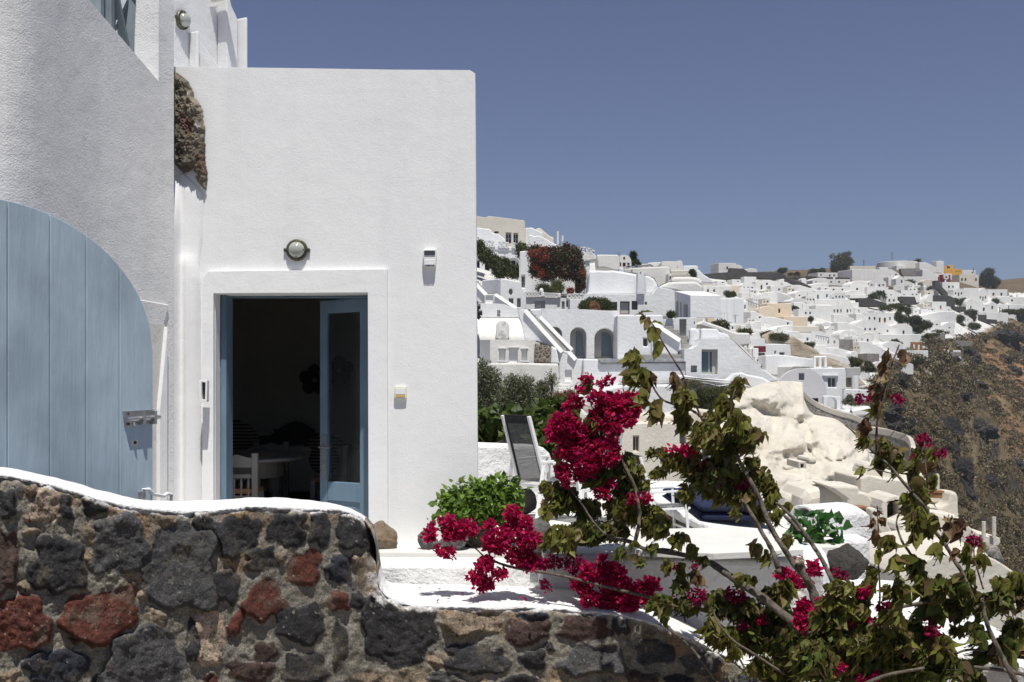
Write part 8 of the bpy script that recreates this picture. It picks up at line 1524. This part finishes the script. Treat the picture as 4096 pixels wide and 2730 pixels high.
drywall('small grey stone wall right of the lone palm tree', Z8, [(1290, 520), (1480, 550), (1660, 560), (1660, 620), (1450, 640), (1290, 600)], 'greystone')
T = thing('water_tank', 'large round pale water tank on the ridge', 'water tank', P(*Z6(640, 260), 290*K)); c = P(*Z6(640, 262), 292*K); rx = 265/3.381/4*292*K/F; hz_ = 75/3.381/4*292*K/F
build('tank_wall', MB().lathe((c.x, c.y, c.z-3), [(rx, 0), (rx, hz_+.8), (rx*.97, hz_+.95), (rx*.3, hz_+1.6), (.1, hz_+1.7)], 40), W['villwarm'], T, smooth=False)
T = thing('belfry', 'white triple belfry on the right hand hilltop', 'belfry', P(*Z6(1220, 280), terr_Y(Z6(1220, 0)[0], Z6(0, 350)[1])-4)); Yb = terr_Y(Z6(1220, 0)[0], Z6(0, 350)[1])-4
pl_ = Plane(Z6(1220, 0)[0], Yb); build('bell_wall', MB().slab([pl_.at(*Z6(*p)) for p in [(1175, 290), (1175, 228), (1205, 225), (1212, 210), (1232, 210), (1238, 222), (1265, 225), (1265, 290)]], (0, 1, 0), 1.5, [[pl_.at(*Z6(*p)) for p in archp(1194, 1210, 240, 275, 6)], [pl_.at(*Z6(*p)) for p in archp(1228, 1244, 240, 275, 6)]], 1.5), W['town'], T); build('dome', MB().lathe(pl_.at(*Z6(1222, 345), off=-3), [(.75, 0), (.75, .7), (.62, 1.2), (.35, 1.5), (.05, 1.6)], 16), W['town'], T, smooth=True)
T = thing('church_dome', 'small bright blue church dome beside the ochre church', 'dome', P(*Z6(1332, 300), Yb+4)); build('dome', MB().lathe(P(*Z6(1332, 292), Yb+2), [(.72, -.8), (.72, 0), (.62, .35), (.36, .6), (.05, .7)], 16), W['bluetown'], T, smooth=True)
for x, y, lb_ in ((1297, 434, 'white ring window on the right red facade'), (1165, 430, 'white arch relief on the left red facade')):
    u, v = Z6(x, y); Yr = terr_Y(Z6(1300 if x > 1200 else 1161, 0)[0], Z6(0, 495 if x > 1200 else 470)[1]+1)-3.2; mb = MB(); rr2 = 1.7*Yr/F
    for k in range(14):
        a, b_ = k*2*math.pi/14, (k+1)*2*math.pi/14
        if x < 1200 and k >= 7: continue
        c = P(u, v, Yr); mb.bar(c+Vector((math.cos(a)*rr2, 0, math.sin(a)*rr2)), c+Vector((math.cos(b_)*rr2, 0, math.sin(b_)*rr2)), .9, .9, up=Vector((0, 1, 0)))
    solo('facade_ring', lb_, 'ornament', mb, W['town'], 'white reliefs on the red facades')
# trees of the far town
def ftree(name, label, fn, sc, blobs, Y=None, mats=(('shrub', 3), ('yshrub', .6)), n=1500, leaf=1.0, trunk=0, seed=1, cat='tree', tmpl=LEAFS, droop=0):
    x, y = blobs[0][0], max(b[1]+b[3] for b in blobs); u, v = fn(x, y); blobs = [(b[0], b[1]-b[3]*.15, b[2]*1.25, b[3]*1.28) for b in blobs]; n = int(n*1.3); Yk = (terr_Y(u, v)-2.5)/K if Y is None else Y
    return bush(name, label, cat, fn, sc, blobs, Yk, mats, n, leaf*Yk/150, 'trees and shrubs of the far town', tmpl, trunk, .35, droop, seed)
ftree('eucalyptus_tree', 'tall loose crowned tree standing alone on the skyline', Z5, 3.361, [(2160, 195, 75, 60), (2230, 130, 60, 50), (2300, 120, 50, 55), (2260, 200, 90, 70), (2150, 245, 50, 40), (2290, 60, 26, 22), (2340, 160, 30, 50)], None, (('shrub', 3), ('olive', 1.5)), 3600, 1.0, 4, 61)
ftree('round_tree', 'big round dark green tree at the right end of the skyline', Z6, 3.381, [(1850, 440, 90, 100), (1860, 380, 60, 60), (1920, 500, 80, 70), (1790, 490, 60, 70), (1980, 510, 50, 50)], None, (('shrub', 5), ('yshrub', .6)), 4500, .95, 2, 62)
for i, (fn, sc, bl, nn2, lb_) in enumerate([
    (Z5, 3.361, [(1445, 280, 60, 30)], 900, 'small round dark tree on the skyline left of the palms'), (Z5, 3.361, [(1960, 285, 65, 24)], 700, 'low flat topped tree beside the skyline palm'), (Z5, 3.361, [(700, 590, 55, 40), (770, 605, 55, 40)], 1100, 'yellow green bush pair on a white roof'), (Z5, 3.361, [(1610, 800, 45, 35)], 600, 'green bush right of the beige house'), (Z5, 3.361, [(1960, 855, 45, 40)], 500, 'small bushy tree on a white terrace'), (Z5, 3.361, [(1820, 930, 35, 26)], 350, 'rounded olive green shrub below the small bushy tree'), (Z6, 3.381, [(290, 730, 65, 70), (330, 780, 60, 40)], 1700, 'dark clustered trees left of the garden palm'), (Z6, 3.381, [(810, 510, 70, 36)], 900, 'dark green shrub behind the gabled house'), (Z6, 3.381, [(1080, 610, 50, 40)], 700, 'dark tree left of the small red window'), (Z6, 3.381, [(470, 850, 90, 30), (640, 840, 90, 36), (720, 870, 80, 40), (560, 820, 60, 20)], 2200, 'long green and gold garden on the right slope'), (Z6, 3.381, [(790, 900, 40, 44)], 600, 'dark rounded tree at the end of the long garden'), (Z6, 3.381, [(1460, 780, 50, 40), (1520, 780, 50, 50)], 1200, 'dark trees left of the cliff vault house'), (Z6, 3.381, [(1640, 920, 70, 50), (1650, 1000, 60, 40)], 1300, 'dark trees below the cliff vault house'), (Z6, 3.381, [(1490, 1000, 60, 50)], 900, 'dark tree right of the cave houses'), (Z8, 3.381, [(700, 260, 80, 60), (850, 290, 110, 70), (1000, 350, 110, 70), (900, 390, 150, 50), (640, 230, 60, 60)], 6500, 'large dark green thicket between the white houses'), (Z8, 3.381, [(1190, 430, 100, 18)], 600, 'low green hedge right of the dark thicket'), (Z8, 3.381, [(1240, 570, 100, 16), (1150, 550, 50, 20)], 600, 'yellow green strip of plants beside the lone palm'), (Z8, 3.381, [(610, 575, 70, 40), (570, 620, 40, 20)], 900, 'dark umbrella shaped tree behind the copper leaves'), (Z8, 3.381, [(660, 750, 45, 24)], 400, 'small grey green bush on the white stepped roof'), (Z8, 3.381, [(840, 880, 60, 50), (960, 830, 50, 50)], 1100, 'grey green shrubs at the cliff top below the town'), (Z8, 3.381, [(1680, 360, 90, 50)], 1100, 'spiky green shrubs on the cliff below the bastions'), (Z6, 3.381, [(2200, 910, 130, 30), (2310, 980, 60, 80)], 1900, 'green hedge at the far right cliff top'), (Z6, 3.381, [(1980, 690, 60, 18), (2110, 670, 30, 20)], 500, 'small trees between the far right terraces'), (Z6, 3.381, [(1970, 765, 40, 30)], 400, 'small bush over the far right terrace'), (Z5, 3.361, [(730, 405, 40, 16)], 260, 'dull green scrub beneath the dark stone terrace'), (Z6, 3.381, [(890, 240, 50, 26), (930, 205, 22, 14)], 500, 'brown scrub bush at the right of the water tank')]):
    ftree('bushy_tree', lb_, fn, sc, bl, None, (('shrub', 3), ('yshrub', 2 if any(w in lb_ for w in ('yellow', 'garden', 'gold')) else .5)), nn2, .8, 1 if 'tree' in lb_ else 0, 70+i)
def palm(label, fn, x, y, r, h, seed, Y=None):
    u, v = fn(x, y+h); Yk = (terr_Y(u, v)-2.5) if Y is None else Y*K; c = P(*fn(x, y), Yk); s_ = Yk/F/3.37/4; T = thing('palm_tree', label, 'tree', Vector((c.x, c.y, c.z-h*s_)), 'palm trees of the far town')
    build('trunk', MB().tube([c-Vector((0, 0, h*s_)), c], [r*s_*.16, r*s_*.12], 8), W['trunk'], T); mb = MB(); rg_ = np.random.default_rng(seed)
    for k in range(34):
        a = rg_.uniform(0, 6.28); el = rg_.uniform(-.5, 1.2); L_ = r*s_*rg_.uniform(.8, 1.1); prev = c
        for t in np.linspace(.12, 1, 9):
            p = c+Vector((math.cos(a)*math.cos(el)*t, math.sin(a)*math.cos(el)*t, math.sin(el)*t-.6*t*t))*L_; d = np.array(p-prev); pt = np.array([p]*4)+rg_.normal(size=(4, 3))*.03*L_
            scatter(mb, LEAFN, pt, d[None, :]/np.linalg.norm(d)+rg_.normal(size=(4, 3))*.7, np.full(4, L_*.34), rng=rg_); prev = p
    foliage('crown', mb, W['shrub' if seed != 83 else 'yshrub'], T)
palm('skyline palm nearest the low flat topped tree', Z5, 1860, 285, 75, 60, 81); palm('left one of the skyline palm pair', Z5, 1555, 325, 45, 30, 82); palm('right one of the skyline palm pair', Z5, 1640, 315, 48, 36, 84)
palm('garden palm among dark trees on the right slope', Z6, 400, 660, 85, 110, 85); palm('lone golden green palm tree beside the cliff terraces', Z8, 1040, 490, 80, 170, 83)
# small rooftop and roadside things
for fn, x, y0, y1, lb_, r_ in ((Z6, 567, 190, 95, 'thin mast on the water tank', .25), (Z6, 187, 285, 200, 'thin mast on the ridge left of the water tank', .25), (Z5, 2125, 110, 40, 'bare twig mast above the tall loose crowned tree', .2), (Z6, 1668, 345, 305, 'short aerial on the hilltop flat house', .2), (Z6, 2145, 895, 818, 'street lamp pole over the long right terrace wall', .22), (Z6, 2025, 910, 840, 'curved lamp pole left on the long right terrace wall', .22), (Z5, 810, 965, 870, 'thin pole before the tall plain white house', .12), (Z5, 728, 1005, 965, 'short thin pole left of the tall plain white house front', .12), (Z3, 681, 272, 238, 'tiny aerial on the windowless block house', .1), (Z5, 270, 240, 195, 'small forked aerial on the stepped white roof', .12)):
    u, v = fn(x, y0); Yq = terr_Y(u, v)-6 if fn in (Z6,) else (86*K if fn is Z5 else 67*K); a = P(u, v+1, Yq); b_ = P(*fn(x, y1), Yq); T = thing('aerial_mast', lb_, 'mast', a, 'thin masts and aerials'); build('pole', MB().tube([a, b_], r_*Yq/500+.03, 5), W['metal'], T)
    build('cross_bar', MB().bar(a.lerp(b_, .86)-Vector((.4, 0, 0)), a.lerp(b_, .86)+Vector((.4, 0, 0)), .08), W['metal'], T)
def rail_of(fn, x0, y0, x1, y1, h, n_, Y, lb_, mt='whiteframe'):
    A, B_ = P(*fn(x0, y0), Y), P(*fn(x1, y1), Y); hh = h/fnsc[fn]/4*Y/F; T = thing('terrace_railing', lb_, 'railing', A, 'thin terrace railings'); build('rail', MB().bar(A+Vector((0, 0, hh)), B_+Vector((0, 0, hh)), .1), W[mt], T)
    for i in range(n_+1): p = A.lerp(B_, i/n_); build('post', MB().bar(p, p+Vector((0, 0, hh)), .08, up=Vector((0, 1, 0))), W[mt], T)
fnsc = {Z5: 3.361, Z7: 3.361, Z4: 3.485, Z8: 3.381, Z6: 3.381}
rail_of(Z5, 575, 940, 710, 945, 95, 3, 61*K, 'white framed railing panel on the terrace of the tall plain house')
rail_of(Z5, 985, 745, 1130, 790, 55, 4, 84*K, 'white railing stepping down beside the big blue door', 'metal'); rail_of(Z7, 1560, 515, 1730, 545, 40, 5, 90*K, 'thin railing on the roof by the grey window', 'metal'); rail_of(Z8, 660, 690, 860, 690, 22, 6, 79*K, 'low railing before the striped blind house', 'metal')
T = thing('wooden_pergola', 'brown wooden pergola beside the striped blind house', 'pergola', P(*Z8(900, 680), 82*K))
for x in (835, 900, 962): build('post', MB().bar(P(*Z8(x, 682), 82*K), P(*Z8(x, 585), 82*K), .3, up=Vector((0, 1, 0))), W['wood'], T)
build('beam', MB().bar(P(*Z8(825, 583), 82*K), P(*Z8(970, 588), 82*K), .35), W['wood'], T)
T = thing('yellow_stairs', 'short pale yellow stair flight at the foot of the tall plain house', 'stairs', P(*Z5(495, 970), 60*K))
for i in range(4): build('step', MB().slab([P(*Z5(*p), (60.5-i*.15)*K) for p in rect(442-i*3, 895+i*19, 520+i*8, 912+i*19)], (0, 1, 0), .8), W['beige'], T)
# ============================================================ CLIFF ROCKS AND SCRUB
def cliff_pt(u, v):
    iu = int(np.argmin(np.abs(tu-u))); vv_ = HV-Zt2[iu]/Yt_[iu]*F; ok = np.where((vv_ <= v) & (ty > 58))[0]
    if len(ok): return float(Yt_[iu, ok[0]])
    z = None; Ys = np.geomspace(60, 290, 260); zz = terr_units(np.full(260, u), Ys); vv_ = HV-zz/(Ys*K)*F; ok = np.where(vv_ <= v)[0]; Y = float(Ys[ok[0]]*K) if len(ok) else 290*K; return Y
for i, (x, y, rx, ry, lb_) in enumerate([(2100, 560, 190, 170, 'largest black lava outcrop with a deep shaded face'), (1760, 560, 90, 40, 'flat dark rock ledge left of the black outcrop'), (1620, 780, 110, 110, 'dark rock shoulder under the grey stone wall'), (1350, 820, 110, 120, 'dark rock face below the lowest white terrace'), (1500, 880, 60, 110, 'pale streaked rock pillar right of the dark face'), (1060, 1040, 40, 70, 'small pale rock spike among green scrub'), (1700, 1140, 140, 80, 'square fractured dark boulder in the middle of the slope'), (2080, 830, 120, 70, 'dark grey slab above the scrub slope'), (2200, 960, 110, 60, 'long dark boulder near the right edge'), (650, 1100, 110, 90, 'dark rocks left beside the copper leaf stem'), (1900, 930, 90, 60, 'small dark stone cluster on the upper slope'), (2290, 700, 90, 60, 'grey cracked slab at the far right'), (2170, 1160, 70, 60, 'lone dark boulder lower right of the slope'), (880, 1150, 60, 90, 'narrow black rock under the pale spike'), (560, 1480, 130, 70, 'dark rocks below the white garden ledge'), (1500, 1330, 120, 100, 'grey jagged rock rib in the scrub')]):
    u, v = Z8(x, y); Y = cliff_pt(u, v); s_ = Y/F/3.381/4
    mb = ico(P(u, v, Y-1), (rx*s_*1.2, max(rx, ry)*s_*.8, ry*s_*1.15), 5, .5, 1.6, 100+i, True); solo('rock_outcrop', lb_, 'rock', mb, W['cliffrock' if 'pale' not in lb_ else 'pumice'], 'lava rocks on the cliff slope', smooth=False)
for i, (x, y, rx, ry, lb_) in enumerate([(720, 700, 110, 90, 'black rock face directly above the lower rubble wall'), (1250, 780, 90, 110, 'dark rock tower left of the big lava block'), (1480, 790, 120, 90, 'big dark lava block with ridged face'), (1240, 960, 70, 130, 'long dark rock rib behind the flower stems'), (1340, 1150, 80, 130, 'dark rock rib under the flower stems'), (1820, 1070, 70, 50, 'dark boulder near the right picture edge'), (1560, 1200, 70, 60, 'rounded grey boulder on the orange soil'), (1400, 1350, 60, 90, 'dark rock column beside the round tower'), (880, 760, 60, 90, 'grey cliff corner right of the black face'), (1780, 60, 0, 0, '')]):
    if not rx: continue
    u, v = Z9(x, y); Y = cliff_pt(u, v); s_ = Y/F/2.09/4
    mb = ico(P(u, v, Y-1), (rx*s_*1.2, max(rx, ry)*s_*.7, ry*s_*1.15), 5, .5, 1.6, 140+i, True); solo('rock_outcrop', lb_, 'rock', mb, W['cliffrock'], 'lava rocks on the cliff slope', smooth=False)
# scrub carpet
rg_ = np.random.default_rng(77); mbs = MB(); n_ = 0; pts = []; szs = []
tx = Xt.ravel(); tyv = Yt_.ravel(); tz = Zt2.ravel(); cmr = cm.ravel(); ur = U.ravel(); f1r = f1.ravel(); f2r = f2.ravel()
vvr = HV-tz/tyv*F; cand = np.where((cmr > .6) & (ur < 1060) & (vvr > 300) & (vvr < 600) & (steep.ravel() < .45))[0]
wgt = np.exp(2.0*fbm(sx, sy, 14, 441, 3).ravel()[cand])*tyv[cand]**.3; wgt /= wgt.sum(); sel = rg_.choice(cand, 4200, p=wgt)
for i in sel:
    s_ = (.45+1.5*rg_.random()**2.2)*(tyv[i]/150)**.5; k_ = int(20+22*s_); c = np.array([tx[i], tyv[i], tz[i]]); uu = rg_.normal(size=(k_, 3)); uu[:, 2] = np.abs(uu[:, 2]); uu /= np.linalg.norm(uu, axis=1, keepdims=True); pts.append(c+uu*s_*np.array([1, 1, .6])*.7); szs.append(np.full(k_, .14+s_*.13))
pts = np.concatenate(pts); szs = np.concatenate(szs); scatter(mbs, TRI, pts, rg_.normal(size=pts.shape)+np.array([0, 0, .6]), szs, rng=rg_)
o = foliage('scrub', mbs, W['scrub'], None); o['kind'] = 'stuff'
# ============================================================ AIR
mb = MB().box((150, 640, 0), (900, 700, 200)); mb.v = [(x, max(-62, y), max(z, -194) if z < 0 else 110) for x, y, z in mb.v]
m = bpy.data.materials.new('thin_haze'); m.use_nodes = True; n = m.node_tree; n.nodes.clear(); o = n.nodes.new('ShaderNodeOutputMaterial'); pv = n.nodes.new('ShaderNodeVolumePrincipled')
pv.inputs['Color'].default_value = (.86, .92, 1, 1); pv.inputs['Density'].default_value = .0002; pv.inputs['Anisotropy'].default_value = .2; n.links.new(pv.outputs[0], o.inputs['Volume'])
hz = build('haze', mb, m); hz['kind'] = 'stuff'
